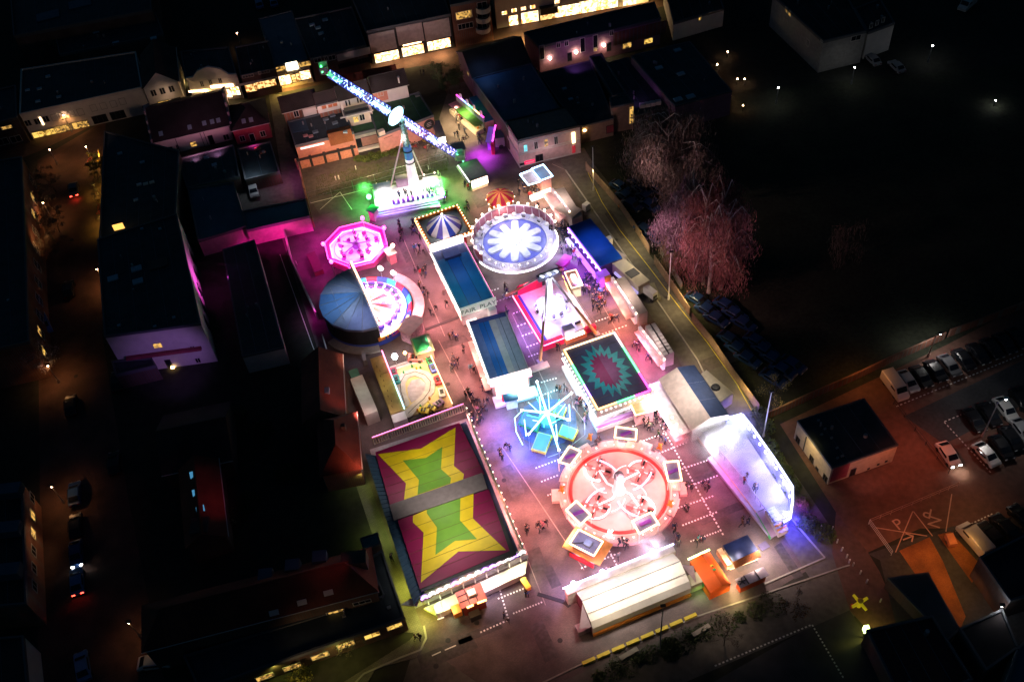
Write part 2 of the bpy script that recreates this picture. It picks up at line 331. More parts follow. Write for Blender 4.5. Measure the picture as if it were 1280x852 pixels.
for cx_, cy_ in ((555, 500), (612, 560), (640, 600), (668, 700), (690, 720), (560, 430), (530, 330), (508, 310), (600, 250), (640, 225), (790, 440), (870, 600), (905, 640), (930, 700), (985, 700), (600, 790), (560, 815), (680, 800), (840, 360), (770, 280), (900, 450), (690, 470), (655, 400), (760, 395)):
    p_ = P(cx_, cy_); a_ = H0+rnp.choice((0, R(90))); l_, w2 = rnp.uniform(1.2, 4), rnp.uniform(.5, 1.3); u_ = Vector((math.cos(a_), math.sin(a_), 0)); v_ = Vector((-u_.y, u_.x, 0))
    MB().prism([p_-u_*l_-v_*w2, p_+u_*l_-v_*w2*rnp.uniform(.8, 1.1), p_+u_*l_*.9+v_*w2, p_-u_*l_+v_*w2], .017, .0185).build('paving_patch', pm_, kind='structure')
joint = mat('paving_joint', (.28, .22, .2), .8, noise=.3)
for px_ in (((548, 425), (572, 470), (598, 520)), ((628, 559), (668, 618), (706, 675), (730, 712)), ((640, 655), (660, 700), (682, 756)), ((722, 488), (735, 512)), ((640, 392), (700, 520)), ((748, 372), (775, 420)), ((505, 300), (556, 420)), ((690, 205), (708, 213))): ribbon(pts(*px_), .12, .012, .02).build('paving_joint', joint, kind='structure')
for px_ in ((560, 800), (545, 832), (596, 778), (700, 800), (672, 655), (630, 600), (850, 600), (800, 345), (770, 300), (900, 480), (90, 300), (95, 470), (1000, 740), (560, 480), (545, 330)): p_ = P(*px_); MB().lathe([(.35, .01), (.35, .03), (.01, .03)], 10).build('drain_cover', cr_m, kind='structure', loc=p_)
# yellow crash blocks
t = thing('crash_barrier', 'broken row of yellow concrete barrier blocks along the road at the bottom', 'barrier', yb[0])
for i in range(8):
    a = yb[0].lerp(yb[1], i/8+.008)-yb[0]; b = yb[0].lerp(yb[1], (i+.9)/8)-yb[0]; ribbon([a, b], .45, 0, .5).build('block', ycb, t)
# ================= BUILDINGS
WM = {}
def wmesh(w_, h_, frame, mull):
    k = (round(w_, 2), round(h_, 2), frame.name, mull)
    if k not in WM:
        f = MB(); t = .09
        f.box(-w_/2, w_/2, -.07, .0, -h_/2, -h_/2+t).box(-w_/2, w_/2, -.07, 0, h_/2-t, h_/2).box(-w_/2, -w_/2+t, -.07, 0, -h_/2+t, h_/2-t).box(w_/2-t, w_/2, -.07, 0, -h_/2+t, h_/2-t)
        for i in range(1, mull+1): x = -w_/2+w_*i/(mull+1); f.box(x-.03, x+.03, -.06, 0, -h_/2+t, h_/2-t)
        g = MB().face([(-w_/2+.05, -.02, -h_/2+.05), (w_/2-.05, -.02, -h_/2+.05), (w_/2-.05, -.02, h_/2-.05), (-w_/2+.05, -.02, h_/2-.05)])
        WM[k] = (f, g)
    return WM[k]
WC = {}
class Bd:
    """a building: px are its roof corners seen at height h, counter-clockwise from the front left"""
    def __init__(s, name, label, px, h, wall=white_wall, roofm=felt, kind='flat', rh=3.0, axis=0, cat='building', par=.35, parm=None, group=None, over=.35):
        s.pts = [P(x, y, h) for x, y in px]; s.h = h
        if kind != 'flat' and len(px) == 3:
            a, b, e = s.pts; d = (b-a).normalized(); n = Vector((-d.y, d.x, 0)); k = (e-b).dot(n); s.pts = [a, b, b+n*k, a+n*k]
        c = sum(s.pts, Vector())/len(s.pts); s.o = Vector((c.x, c.y, 0)); s.t = thing(name, label, cat, s.o, 0, group)
        s.l = [Vector((p.x-c.x, p.y-c.y, 0)) for p in s.pts]; s.faces = {}; Bd.n = getattr(Bd, 'n', 0)+1
        hw = h if kind != 'flat' else h-.01
        MB().prism(s.l, 0, hw).build('wall', wall, s.t)
        if kind == 'flat':
            MB().prism([p*.995 for p in s.l], h-.009, h+.03).build('roof', roofm, s.t)
            rn = random.Random(Bd.n); area = abs((s.l[1]-s.l[0]).length*(s.l[2]-s.l[1]).length); ctr = Vector((0, 0, 0))
            if area > 60:
                for q in range(3):
                    k_ = rn.choice(s.l)*rn.uniform(.15, .6); MB().tube((0, 0, 0), (0, 0, rn.uniform(.4, .9)), rn.uniform(.1, .3), n=8).build('roof_pipe', steel, s.t, loc=k_+Vector((0, 0, h)))
                a, b = s.l[0], s.l[1]; n2_ = max(2, int((b-a).length/2.2))
                for q in range(1, n2_):
                    p0_ = a.lerp(b, q/n2_)*.97; p1_ = s.l[-1].lerp(s.l[2 if len(s.l) > 2 else 1], q/n2_)*.97
                    if len(s.l) == 4: MB().tube(p0_+Vector((0, 0, h+.03)), p1_+Vector((0, 0, h+.03)), .035, n=4).build('roof_seam', felt_blue, s.t)
            if par:
                mb = MB(); n = len(s.l)
                for i in range(n):
                    a, b = s.l[i], s.l[(i+1) % n]; d = (b-a).normalized(); q = Vector((-d.y, d.x, 0))
                    mb.prism([a-q*.05-d*.05, b-q*.05+d*.05, b+q*.22-d*.2, a+q*.22+d*.2], h-.25, h+par)
                mb.build('parapet', parm or edge_m, s.t)
        else:
            a, b, c_, d_ = s.l
            if axis: a, b, c_, d_ = b, c_, d_, a
            ex = (b-a).normalized(); ey = (d_-a).normalized(); W = (b-a).length; D = (d_-a).length
            Z = Vector((0, 0, 1)); ins = D/2 if kind == 'hip' else 0; o_ = over if kind == 'hip' else over
            A = a-ex*o_-ey*o_; B_ = b+ex*o_-ey*o_; C_ = c_+ex*o_+ey*o_; D_ = d_-ex*o_+ey*o_
            r0 = (a+d_)/2+ex*(ins-(o_ if not ins else 0)); r1 = (b+c_)/2-ex*(ins-(o_ if not ins else 0))
            lo = h-.02; mb = MB()
            A, B_, C_, D_ = (q+Z*lo for q in (A, B_, C_, D_)); r0 = r0+Z*(h+rh); r1 = r1+Z*(h+rh)
            mb.face([A, B_, r1, r0]).face([C_, D_, r0, r1]).face([A, r0, D_]).face([B_, C_, r1]).face([D_, C_, B_, A])
            s.roof = mb.build('roof', roofm, s.t)
            MB().tube(r0, r1, .12).build('ridge_cap', roofm, s.t)
            if kind == 'gable':
                for e0, e1, q in ((a, d_, -ex), (b, c_, ex)):
                    g = (e0+e1)/2; o2 = q*(o_+.01)
                    MB().face([e0+Z*h+o2, e1+Z*h+o2, g+Z*(h+rh-.05)+o2]).build('gable_wall', wall, s.t)
            # gutters
            MB().tube(A, B_, .07, n=5).build('gutter', trim, s.t)
            s.rp = (A, B_, r1, r0)
    def hit(s, e, px, py):
        a = s.pts[e]; b = s.pts[(e+1) % len(s.pts)]; d = (b-a); d.z = 0; d.normalize(); n = Vector((d.y, -d.x, 0)); rr = ray(px, py)
        k = (a-CAMP).dot(n)/rr.dot(n); return CAMP+rr*k, math.atan2(d.y, d.x), n
    def win(s, e, px, w_=1.2, h_=1.3, pane=None, frame=None, mull=1, name='window', z=None, label=None):
        p, an, n = s.hit(e, *px); pane = pane or glass_dark; frame = frame or trim
        if z: p.z = z
        f, g = wmesh(w_, h_, frame, mull); k = (id(f), frame.name)
        if k not in WC: WC[k] = f.mesh(name, frame)
        k2 = (id(g), pane.name)
        if k2 not in WC: WC[k2] = g.mesh('pane', pane)
        p = Vector((p.x, p.y, max(p.z, h_/2+.02)))+n*.01
        o = inst(name, WC[k], s.t, p-s.o, an); inst('pane' if name != 'door' else 'door_leaf', WC[k2], o)
        if label: o['label'] = label
        return o
    def wins(s, e, pxs, **k):
        for p in pxs: s.win(e, p, **k)
    def slab(s, e, px, w_, h_, m, name='sign_board', th=.15, label=None):
        p, an, n = s.hit(e, *px)
        o = MB().box(-w_/2, w_/2, -th, 0, -h_/2, h_/2).build(name, m, s.t); o.location = Vector((p.x, p.y, max(p.z, h_/2+.02)))-s.o+n*.012; o.rotation_euler = (0, 0, an)
        if label: o['label'] = label
        return o
    def sky(s, pxs, m=None, sz=1.0, name='skylight', zz=None):
        for p in pxs:
            q = P(*p, s.h+.1)-s.o; MB().box(-sz/2, sz/2, -sz*.35, sz*.35, -.1, .18).build(name, m or sky_glass, s.t, loc=q).rotation_euler = (0, 0, H0)
    def rooflight(s, px, w_=.8, h_=1.0, m=None, face=0):
        """window lying in the slope of a pitched roof"""
        A, B_, r1, r0 = s.rp
        if face == 0: o_, u = A, (B_-A).normalized(); v = (r0-A)
        v = (v-u*v.dot(u)).normalized(); n = u.cross(v).normalized(); rr = ray(*px); a = A+s.o
        k = (a-CAMP).dot(n)/rr.dot(n); p = CAMP+rr*k-s.o+n*.04
        mb = MB(); 
        for i, j in ((-1, -1),): mb.v = [tuple(u*(w_/2*x)+v*(h_/2*y)+n*z) for z in (-.03, .05) for x, y in ((-1, -1), (1, -1), (1, 1), (-1, 1))]; mb.f = [(4, 5, 6, 7), (0, 1, 5, 4), (1, 2, 6, 5), (2, 3, 7, 6), (3, 0, 4, 7)]; mb.m = [0]*5
        return mb.build('roof_window', m or sky_glass, s.t, loc=p)
    def strip_light(s, e, px, w_, m, h_=.25): return s.slab(e, px, w_, h_, m, 'light_strip', .12)

a0, b0, c0, d0 = r(0, 0), r(1, 0), r(2, 0), r(3, 0)
B = Bd('shop_row', 'long white two storey terrace with blank niches above yellow lit ground floor shops', [(25, 144), (178, 110.5), (170, 66), (27, 88)], 6, white_wall, parm=trim)
B.wins(0, [a0(140, 615), a0(187, 607), a0(230, 595)], w_=1.3, h_=1.5)
for p in [(272, 587), (313, 578), (358, 568), (403, 560), (468, 540), (517, 530), (567, 520), (612, 507)]: B.win(0, a0(*p), 1.3, 1.6, pane=white_wall, frame=concrete, mull=0, name='blind_niche')
B.win(0, a0(225, 668), 5.0, 1.5, yellow_room, dark, 3, 'shop_window'); B.win(0, a0(318, 648), 3.4, 1.7, shop_dim, dark, 2, 'shop_window'); B.win(0, a0(405, 628), 3.4, 1.7, shop_dim, dark, 2, 'shop_window')
B.win(0, a0(500, 595), 3, 1.9, glass_dark, dark, 2, 'shop_window'); B.win(0, a0(590, 575), 3, 1.9, glass_dark, dark, 2, 'shop_window'); B.slab(0, a0(208, 605), .35, 1.9, emi('warmsign', (1, .7, .4), 3)); B.slab(0, a0(230, 640), 5.6, .22, trim)
B.sky([a0(240, 383), a0(138, 452), a0(197, 445), a0(190, 508), a0(295, 485)])
B = Bd('gabled_house', 'dark gabled shop house at the right end of the long white terrace', [(179, 110), (222, 100.5), (212, 62)], 6.3, white_wall, tile_dark, 'gable', 3, 1, 'house')
B.wins(0, [a0(768, 465), a0(812, 455), a0(858, 445)], w_=1.2, h_=1.6); B.win(0, a0(735, 545), 1.5, 1.9, glass_dark, dark, 0, 'door'); B.win(0, a0(820, 518), 2.4, 1.4, shop_dim, dark, 1, 'shop_window'); B.win(0, a0(888, 515), 2, 2.4, glass_dark, dark, 0, 'door')
lampw(B.hit(1, 229, 98)[0]+Vector((1.2, 0, 0)), (1, .7, .25), 250, .2)
B = Bd('department_store', 'huge dark flat roofed block with a pale blue roof edge in the top left corner', [(18, 47), (190, 14), (185, -60), (10, -50)], 8, darkbrick, felt, par=.5)
B.sky([(60, 20), (100, 5)], felt_blue, 5)
B = Bd('corner_shop', 'dark flat roofed corner shop with a row of dim windows at the left edge', [(-30, 161), (22, 148), (20, 108), (-35, 120)], 6, darkbrick)
B.wins(0, [a0(20, 640), a0(45, 634)], w_=1.2, h_=.8, pane=shop_dim); B.wins(0, [a0(15, 708), a0(80, 695)], w_=2.2, h_=1.6)
B = Bd('low_warehouse', 'low flat roofed warehouse behind the long white terrace', [(75, 70), (165, 52), (205, 44), (195, 18), (70, 48)], 5.5, darkbrick)
B.sky([(145, 54), (192, 48), (120, 40)], sz=1.4)
# shops along the street
B = Bd('white_shop', 'white shop with a rounded gable top and lit cornice beside the alley', [(233, 100), (296, 95), (286, 60), (226, 66)], 5.5, white_wall)
g = MB(); L0 = B.l[0]; ex = (B.l[1]-L0).normalized(); W = (B.l[1]-L0).length; n = Vector((ex.y, -ex.x, 0)); prof = [(0, 0), (W, 0), (W, .6), (W*.85, .8), (W*.72, 2.2), (W*.5, 2.9), (W*.28, 2.2), (W*.15, .8), (0, .6)]
for s_ in (0,):
    fr = [L0+ex*x+n*.25+Vector((0, 0, 5.4+y)) for x, y in prof]; bk = [p-n*.5 for p in fr]; g.face(fr).face(bk[::-1])
    for i in range(len(fr)): j = (i+1) % len(fr); g.face([fr[j], fr[i], bk[i], bk[j]])
g.build('curved_gable', white_wall, B.t)
B.wins(0, [a0(1010, 420), a0(1053, 412), a0(1100, 400)], w_=.8, h_=1.4); B.strip_light(0, a0(985, 455), 3.5, emi('warm', (1, .62, .3), 9), .35); B.strip_light(0, a0(1110, 430), 4.8, emi('warm', (1, .62, .3), 9), .6)
B.wins(0, [a0(1138, 467), a0(1178, 455)], w_=1.9, h_=2.2, pane=shop_hot, frame=dark, name='shop_window'); B.win(0, a0(1095, 475), 1.2, 2.0, shop, dark, 0, 'door')
B = Bd('brick_shop', 'dark brick shop with golden display windows under white transom lights', [(301, 96), (345, 87), (337, 52), (294, 60)], 5.5, darkbrick, tile_dark)
B.wins(0, [a0(1240, 380), b0(40, 360)], w_=2.4, h_=.7, mull=3, frame=trim); B.wins(0, [a0(1255, 440), b0(18, 425), b0(72, 413)], w_=2.4, h_=1.9, pane=shop, frame=dark, name='shop_window'); B.slab(0, a0(1290, 405), 8, .5, trim)
B = Bd('bright_shop', 'blue roofed shop with the brightest yellow lit front on the shopping street', [(345, 83), (385, 75), (365, 14), (323, 24)], 5.5, cream, felt_blue, par=.15)
B.win(0, b0(145, 400), 2.6, 2.4, shop_hot, dark, 0, 'shop_window'); B.wins(0, [b0(190, 392), b0(212, 385)], w_=1.0, h_=2.0, pane=shop, frame=dark, mull=0, name='door'); B.win(0, b0(245, 375), 2.4, 2.2, shop_hot, dark, 0, 'shop_window'); B.slab(0, b0(180, 330), 2.4, 1.8, emi('hotsign', (1, .85, .55), 6))
B.wins(0, [b0(118, 345), b0(245, 320)], w_=2.4, h_=1.2, pane=shop_dim)
lamp(362, 112, 3, (1, .62, .12), 2600, .8); lamp(350, 110, 2, (1, .62, .12), 1200, .5); lamp(262, 128, 3, (1, .6, .2), 900, .5); lamp(325, 118, 2.2, (1, .6, .15), 700, .5)
B = Bd('pale_band_shop', 'dark roofed shop with a long pale fascia board', [(388, 75), (458, 58), (440, 10), (368, 25)], 5.5, darkbrick, felt)
B.slab(0, b0(488, 270), 7.2, 1.6, white_wall, 'fascia'); B.wins(0, [b0(308, 300), b0(380, 288)], w_=1.6, h_=1.2, mull=1); B.win(0, b0(350, 292), .8, 1.2); B.win(0, b0(490, 315), 7, 1.2, glass_dark, dark, 3, 'shop_window')
B.sky([b0(310, 140), b0(325, 168), b0(345, 100), b0(280, 125)], sz=1.2)
B = Bd('panel_store', 'large dark store whose front carries three big pale panels over glowing shop windows', [(458, 40.5), (563, 19), (542, -40), (432, -20)], 7.8, mat('anthracite_cladding', (.03, .03, .035), .7), felt)
for x, y in ((632, 205), (770, 168), (905, 145)): B.slab(0, b0(x, y), 5.6, 4.4, mat('pale_panel', (.5, .42, .42), .7), 'facade_panel', .3)
B.win(0, b0(655, 285), 5.4, 2.4, shop_hot, dark, 3, 'shop_window'); B.win(0, b0(785, 252), 4.9, 2.4, shop_hot, dark, 4, 'shop_window'); B.win(0, b0(915, 222), 5.2, 2.4, shop_hot, dark, 3, 'shop_window'); B.strip_light(0, b0(780, 218), 4.0, emi('warm', (1, .62, .3), 9), .3)
for x, y in ((485, 84), (515, 76), (552, 70)): lamp(x, y, 2.5, (1, .6, .25), 1100, .8)
B = Bd('brick_apartment_house', 'red brick apartment house with curved white balconies', [(563, 8), (612, -2), (603, -40), (555, -30)], 10, brickm)
B.win(0, b0(1040, 75), 3.6, 1.8, shop_dim, trim, 3); B.win(0, b0(1048, 130), 3.4, 1.4, glass_dark, trim, 3)
for y in (42, 90, 142):
    p, an, n = B.hit(0, *b0(1135, y)); o = MB().lathe([(1.6, 0), (1.6, 1.1), (1.5, 1.1), (1.5, .1), (.01, .1)], 14).build('balcony', white_wall, B.t); o.location = p-B.o-Vector((0, 0, .6))
    B.win(0, b0(1130, y-15), 2.2, 1.6, glass_dark, trim, 1, 'balcony_door')
B = Bd('white_store', 'long white store with brilliantly lit display windows at the top', [(617, -8), (812, -42), (805, -80), (607, -60)], 8.5, white_wall)
B.wins(0, [c0(10, 52), c0(57, 43), c0(103, 35), c0(225, 9), b0(1242, 65)], w_=1.3, h_=1.0, pane=shop_hot)
B.win(0, c0(90, 97), 4, 2.8, shop_hot, dark, 0, 'shop_window'); B.win(0, c0(8, 112), 2.2, 2.6, shop_hot, dark, 0, 'shop_window'); B.win(0, c0(180, 92), 3.6, 2.6, shop, dark, 3, 'shop_window'); B.slab(0, c0(180, 42), 4, 1.6, dark, 'awning', 1.2)
B.win(0, c0(280, 62), 6.2, 2.8, shop_hot, dark, 3, 'shop_window'); B.win(0, c0(382, 42), 4.2, 3.0, shop_hot, trim, 2, 'shop_window'); B.win(0, c0(470, 22), 5.6, 2.8, shop_hot, dark, 3, 'shop_window'); B.win(0, c0(588, 8), 3.2, 3, shop_hot, trim, 2, 'shop_window')
for x, y in ((660, 50), (705, 40), (745, 30), (790, 20), (640, 56), (800, 10)): lamp(x, y, 3, (1, .66, .22), 1500, .8)
lamp(405, 88, 4, (1, .5, .15), 700, .2)
# block between the shopping street and the fair
k0 = z7(340, 100)
B = Bd('brick_terrace_house', 'brick terrace house with dark pitched roof and one pink lit white panel', [k0(100, 290), k0(398, 218), k0(380, 95)], 7.6, brickm, tile_dark, 'gable', 2.0, 0, 'house')
B.win(0, k0(215, 300), 1.1, 1.5); B.slab(0, k0(338, 290), 2.6, 2.2, white_wall, 'render_panel'); B.win(0, k0(400, 245), .6, .9)
B = Bd('attic_house', 'brick house with a wide white framed attic window of three amber panes', [k0(412, 250), k0(592, 205), k0(570, 110)], 7.6, brickm, tile_dark, 'gable', 2.2, 0, 'house')
p, an, n = B.hit(0, *k0(505, 205)); B.slab(0, k0(505, 232), 4.6, 1.6, white_wall, 'dormer_front', .5)
for q in ((457, 228), (512, 216), (555, 206)): B.win(0, k0(*q), 1.0, .9, mat('amber_pane', (.45, .16, .08), .3, noise=0), trim, 0).location += n*.52
B = Bd('white_house', 'white house with black shutters and a roof terrace above the green felt roof', [k0(600, 185), k0(855, 122), k0(820, 40)], 9.2, white_wall, tile_dark, 'gable', 2.2, 0, 'house')
B.wins(0, [k0(658, 205), k0(686, 198), k0(760, 178), k0(784, 172)], w_=.45, h_=1.5, mull=0)
B = Bd('terrace_annex', 'white annex with slatted balcony railing below the white house', [k0(652, 325), k0(865, 275), k0(835, 215), k0(622, 262)], 6.6, cream, felt)
B.win(0, k0(745, 350), 1.1, 1.4, yellow_room); B.win(0, k0(800, 332), 1.1, 1.5)
for k in range(3):
    p, an, n = B.hit(0, *k0(690+k*62, 300-k*15)); B.slab(0, k0(684+k*68, 292-k*16), 1.7, .8, dark, 'balcony_railing', .08).location.z += .9
B.slab(0, k0(750, 300), 6.5, .2, white_wall, 'balcony_edge', .3)
B = Bd('garage_block', 'salmon garage block with white sign strip, sliding doors and a black flat roof', [k0(208, 592), k0(726, 470), k0(640, 255), k0(140, 380)], 5.3, mat('salmon_render', (.6, .25, .18), .8), felt)
B.strip_light(0, k0(358, 585), 4.6, emi('sign_soft', (1, .8, .75), 1.2), .35); B.slab(0, k0(480, 645), 11.6, .35, dark, 'canopy', .5)
for x, y in ((243, 752), (350, 727), (472, 698), (598, 668), (718, 640)): B.slab(0, k0(x, y), .5, 2.7, dark, 'dark_door_gap', .1)  # dark strips set in the gaps between the doors
for x, y in ((288, 740), (410, 712), (535, 682), (660, 655)): B.slab(0, k0(x, y), 3.2, 2.6, mat('salmon_door', (.55, .24, .16), .7, noise=.3, scale=3), 'garage_door', .08)
for x, y in ((478, 350), (385, 462), (538, 315), (560, 382)): B.sky([k0(x, y)], mat('grey_cover', (.15, .2, .25), .5), 1.1)
B.sky([k0(298, 495), k0(345, 500)], mat('pink_vent', (.5, .25, .25), .6), .9, 'roof_vent')
fr = Fr(k0(522, 585), k0(726, 535), k0(695, 405), 5.4)
mb = MB(); mb.v = [(0, 0, 5.32), (fr.w, 0, 5.32), (fr.w, fr.d, 5.5), (0, fr.d, 5.5), (0, fr.d*.45, 6.6), (fr.w, fr.d*.45, 6.6)]; mb.f = [(0, 1, 5, 4), (4, 5, 2, 3), (0, 4, 3), (1, 2, 5)]; mb.m = [0]*4
o = mb.build('tiled_roof', tile_orange, B.t); o.location = fr.o-B.o; o.rotation_euler = (0, 0, fr.rz); o['label'] = 'orange tiled roof over the right half'
p = fr.L(*k0(625, 465), 6.1); q = MB().box(-.4, .4, -.3, .3, -.2, .25).build('roof_window', sky_glass, B.t); q.location = fr.o-B.o+Vector((2.9, 2.5, 6.3))
o = MB().prism([B.l[3]*.99, B.l[3]*.99+(B.l[2]-B.l[3])*.3, B.l[3]*.99+(B.l[2]-B.l[3])*.3+(B.l[0]-B.l[3])*.5, B.l[3]*.99+(B.l[0]-B.l[3])*.45], 5.35, 5.42).build('blue_roof_sheet', felt_blue, B.t)
B = Bd('terrace_building', 'low building with an open dark pavilion front and olive terrace roof', [k0(715, 495), k0(942, 440), k0(880, 345), k0(675, 400)], 4.0, concrete, felt_green)
B.slab(0, k0(840, 545), 7.5, 2.2, glass_dark, 'opening'); B.slab(0, k0(870, 530), 3.4, 1.9, mat('curtain', (.3, .16, .14), .9), 'curtain', .25); B.slab(0, k0(850, 590), 8, .5, white_wall, 'terrace_wall', .9)  # dark slab stands in for the unlit open interior
B = Bd('pink_hall', 'long pink rendered hall with a green lit roof and black oval sign', [b0(610, 685), b0(888, 580), b0(815, 465), b0(560, 530)], 4.4, mat('pink_render', (.62, .3, .26), .8), felt_green, par=.3)
p, an, n = B.hit(0, *b0(865, 622)); o = MB().lathe([(1.1, 0), (1.1, .1), (.01, .1)], 24).xf(Matrix.Rotation(R(90), 4, 'X')).build('oval_sign', dark, B.t); o.location = p-B.o; o.rotation_euler = (0, 0, an)
for k in (-.3, .05, .4): MB().box(-.6+abs(k)*.4, .6-abs(k)*.4, -.14, -.11, k-.05, k+.05).build('sign_lettering', white_wall, o)
B.slab(0, b0(660, 685), 1.8, .12, brickm, 'graffiti', .03); B.slab(0, b0(622, 655), 1.2, .9, cream, 'chimney', .9)
B.sky([b0(808, 478), b0(688, 488)], steel, 1, 'roof_vent')
B = Bd('pale_gable_house', 'low house with white and salmon walls behind the green lit roof', [b0(590, 462), b0(755, 422), b0(735, 350)], 7.4, white_wall, tile_dark, 'gable', 2, 0, 'house'); B.win(0, b0(622, 468), 1.2, 1.2, mull=1); B.slab(0, b0(622, 480), 2.9, 2.4, mat('salmon_render', (.6, .25, .18)), 'render_panel', .04)
B = Bd('maroon_roofed_shed', 'maroon roofed range along the shopping street behind the booster arm', [b0(440, 425), b0(700, 372), b0(690, 345)], 4.2, brickm, tile_red, 'gable', 1.6, 0)
t = thing('flue_pipe', 'slim white flue pipe rising from the pink hall roof', 'flue', P(*b0(730, 488), 4.4)); a = P(*b0(730, 488), 4.4); MB().tube((0, 0, 0), (0, 0, 4.6), .16).build('pipe', whitep, t); MB().tube((0, 0, 4.6), (0, 0, 4.9), .24).build('cowl', steel, t)
# pink lit houses on the left
g0 = z7(180, 90)
B = Bd('stepped_gable_house', 'white walled house with stepped gables and dark purple tiled roof', [g0(95, 622), g0(748, 470), g0(600, 175)], 3.6, white_wall, tile_dark, 'gable', 3.6, 0, 'house')
for e0, e1, q in ((B.l[0], B.l[3], -1), (B.l[1], B.l[2], 1)):
    d = (e1-e0).normalized(); D = (e1-e0).length; ex = (B.l[1]-B.l[0]).normalized()*q
    for i, f_ in enumerate((0, .14, .28, .42)): 
        c_ = e0+d*D*.5; hw = D*(.5-f_); MB().prism([c_-d*hw+ex*.36, c_+d*hw+ex*.36, c_+d*hw+ex*.72, c_-d*hw+ex*.72], 3.2+i*1.05, 4.25+i*1.05).build('gable_step', mat('pale_step', (.3, .25, .28)), B.t)
B.win(0, g0(238, 700), 1.0, 1.7, glass_dark, dark, 0, 'door'); B.win(0, g0(298, 668), .6, 1.2); B.win(0, g0(440, 640), 1.3, 1.2, shop_dim); B.win(0, g0(603, 620), 1.0, 2.2, glass_dark, dark, 0, 'door'); B.win(0, g0(730, 578), 1.2, 1.4)
for x in ((300, 650), (518, 600), (548, 590)): B.slab(0, g0(*x), .1, 3.2, dark, 'drainpipe', .1)
for p in ((535, 455), (605, 442), (660, 430), (150, 548), (405, 490)): B.rooflight(g0(*p))
lamp(204, 197, 1.2, (.8, 1, .3), 60, .1)
B = Bd('maroon_house', 'maroon walled house with three white framed openings and a hipped roof', [g0(785, 518), g0(1100, 448), g0(1040, 240)], 3.6, mat('maroon_render', (.3, .05, .08), .8), tile_dark, 'hip', 2.6, 0, 'house')
B.win(0, g0(873, 590), 1.1, 1.4); B.win(0, g0(962, 585), 1.1, 1.9, glass_dark, trim, 0, 'door'); B.win(0, g0(1055, 548), 1.1, 1.4)
for p in ((885, 437), (950, 425)): B.rooflight(g0(*p))
B = Bd('flat_roofed_annex', 'black flat roofed annex directly below the stepped gable house', [(234, 236), (300, 222), (292, 182), (222, 200)], 2.9, darkbrick); B.sky([(258, 197), (268, 206)])
B = Bd('flat_roofed_annex', 'black flat roofed annex directly below the maroon walled house', [(307, 226), (350, 216), (338, 178), (297, 187)], 2.6, darkbrick); B.sky([(322, 186), (328, 190)], mat('garden_table', (.3, .12, .1)), 1.2, 'roof_vent')
B = Bd('dark_town_block', 'large black flat roof with three small pale dormers, beside the bicycle pavement', [(125, 300), (220, 276), (224, 190), (131, 165)], 5, darkbrick, felt)
B.sky([(174, 231), (182, 230), (190, 228)], white_wall, .9, 'roof_vent'); B.sky([(150, 192), (178, 203), (170, 250)], sz=.9)
B.win(3, (133, 245), 1.6, 1.4, shop_dim)
o = B.slab(0, (148, 283), 1.8, 1.2, emi('amber', (1, .5, .1), 1.5), 'lit_hatch')
u0, u2 = r(0, 1), r(0, 2)
B = Bd('tall_block', 'tall flat roofed block whose right wall glows magenta over a lavender front', [(131, 421), (251, 405), (221, 268), (122, 300)], 9, white_wall, felt, par=.25)
B.sky([u0(683, 492), u0(565, 540), u0(690, 555)], sky_glass, 1.7, 'skylight'); B.sky([(198, 330)], darkbrick, 3.0, 'stair_housing'); B.sky([u0(710, 292), u0(800, 292), u0(595, 775), u0(775, 780), u0(870, 735)], sky_glass, .5, 'roof_vent')
for k in range(6):
    f_ = .15+k*.14; p = (221+(250-221)*f_+10+k*.4, 268+(405-268)*f_+12+k*1.2); B.win(1, p, 1.6, 2.0, glass_dark, dark, 1)
    B.win(1, (p[0]+5, p[1]+9), 1.6, 1.6, glass_dark, dark, 1)
B.win(0, u2(788, 22), 1.5, 1.2, shop_dim); B.win(0, u2(965, 38), .9, 1.3); B.win(0, u2(990, 96), .9, 1.2); B.win(0, u2(893, 205), 1, 2, glass_dark, dark, 0, 'door'); B.slab(0, u2(820, 55), 12, .5, mat('maroon_render', (.3, .05, .08)), 'ledge', .6)
q = B.hit(0, *u2(888, 176)); lampw(q[0]+q[2]*.9, (1, .55, .12), 260, .15); B.slab(0, u2(888, 176), .5, .3, emi('amber_hot', (1, .6, .2), 14), 'wall_lamp', .3)
B = Bd('lean_to_building', 'low dark extension in front of the lavender walled block', [(145, 470), (196, 458), (190, 448), (140, 452)], 3.2, darkbrick)
B = Bd('flat_roofed_house', 'flat roofed house with grey blue roof left of the parked car, magenta walls', [(248, 302), (308, 284), (292, 229), (235, 237)], 3.6, mat('magenta_lit_render', (.55, .35, .4)), felt_blue)  # magenta light is partly put into the wall colour
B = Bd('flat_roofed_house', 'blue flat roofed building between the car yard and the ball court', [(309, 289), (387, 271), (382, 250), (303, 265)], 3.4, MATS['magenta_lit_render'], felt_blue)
B = Bd('long_dark_shed', 'long black shed roof with a magenta edge, left of the garden wall', [(303, 446), (355, 434), (318, 300), (278, 312)], 4, white_wall, felt, par=.1)
B = Bd('pitched_house', 'dim purple roofed house south of the lavender walled block', [(205, 592), (288, 574), (265, 508)], 4, darkbrick, tile_dark, 'gable', 3.2, 0, 'house')
B = Bd('red_roofed_house', 'red tiled house with a column of glowing blue roof windows', [(234, 682), (282, 668), (262, 578)], 4.5, darkbrick, tile_red, 'gable', 2.2, 1, 'house')
for p in ((972, 670), (985, 760), (1005, 845)):
    q = P(*u2(*p), 6.0)-B.o; o = MB().box(-.55, .55, -.5, .5, 0, .35).build('roof_window', mat('blue_pane', (.1, .4, .7), .2, es=.5, noise=0), B.t, loc=q); o.rotation_euler = (0, 0, H0)
u3 = r(0, 3)
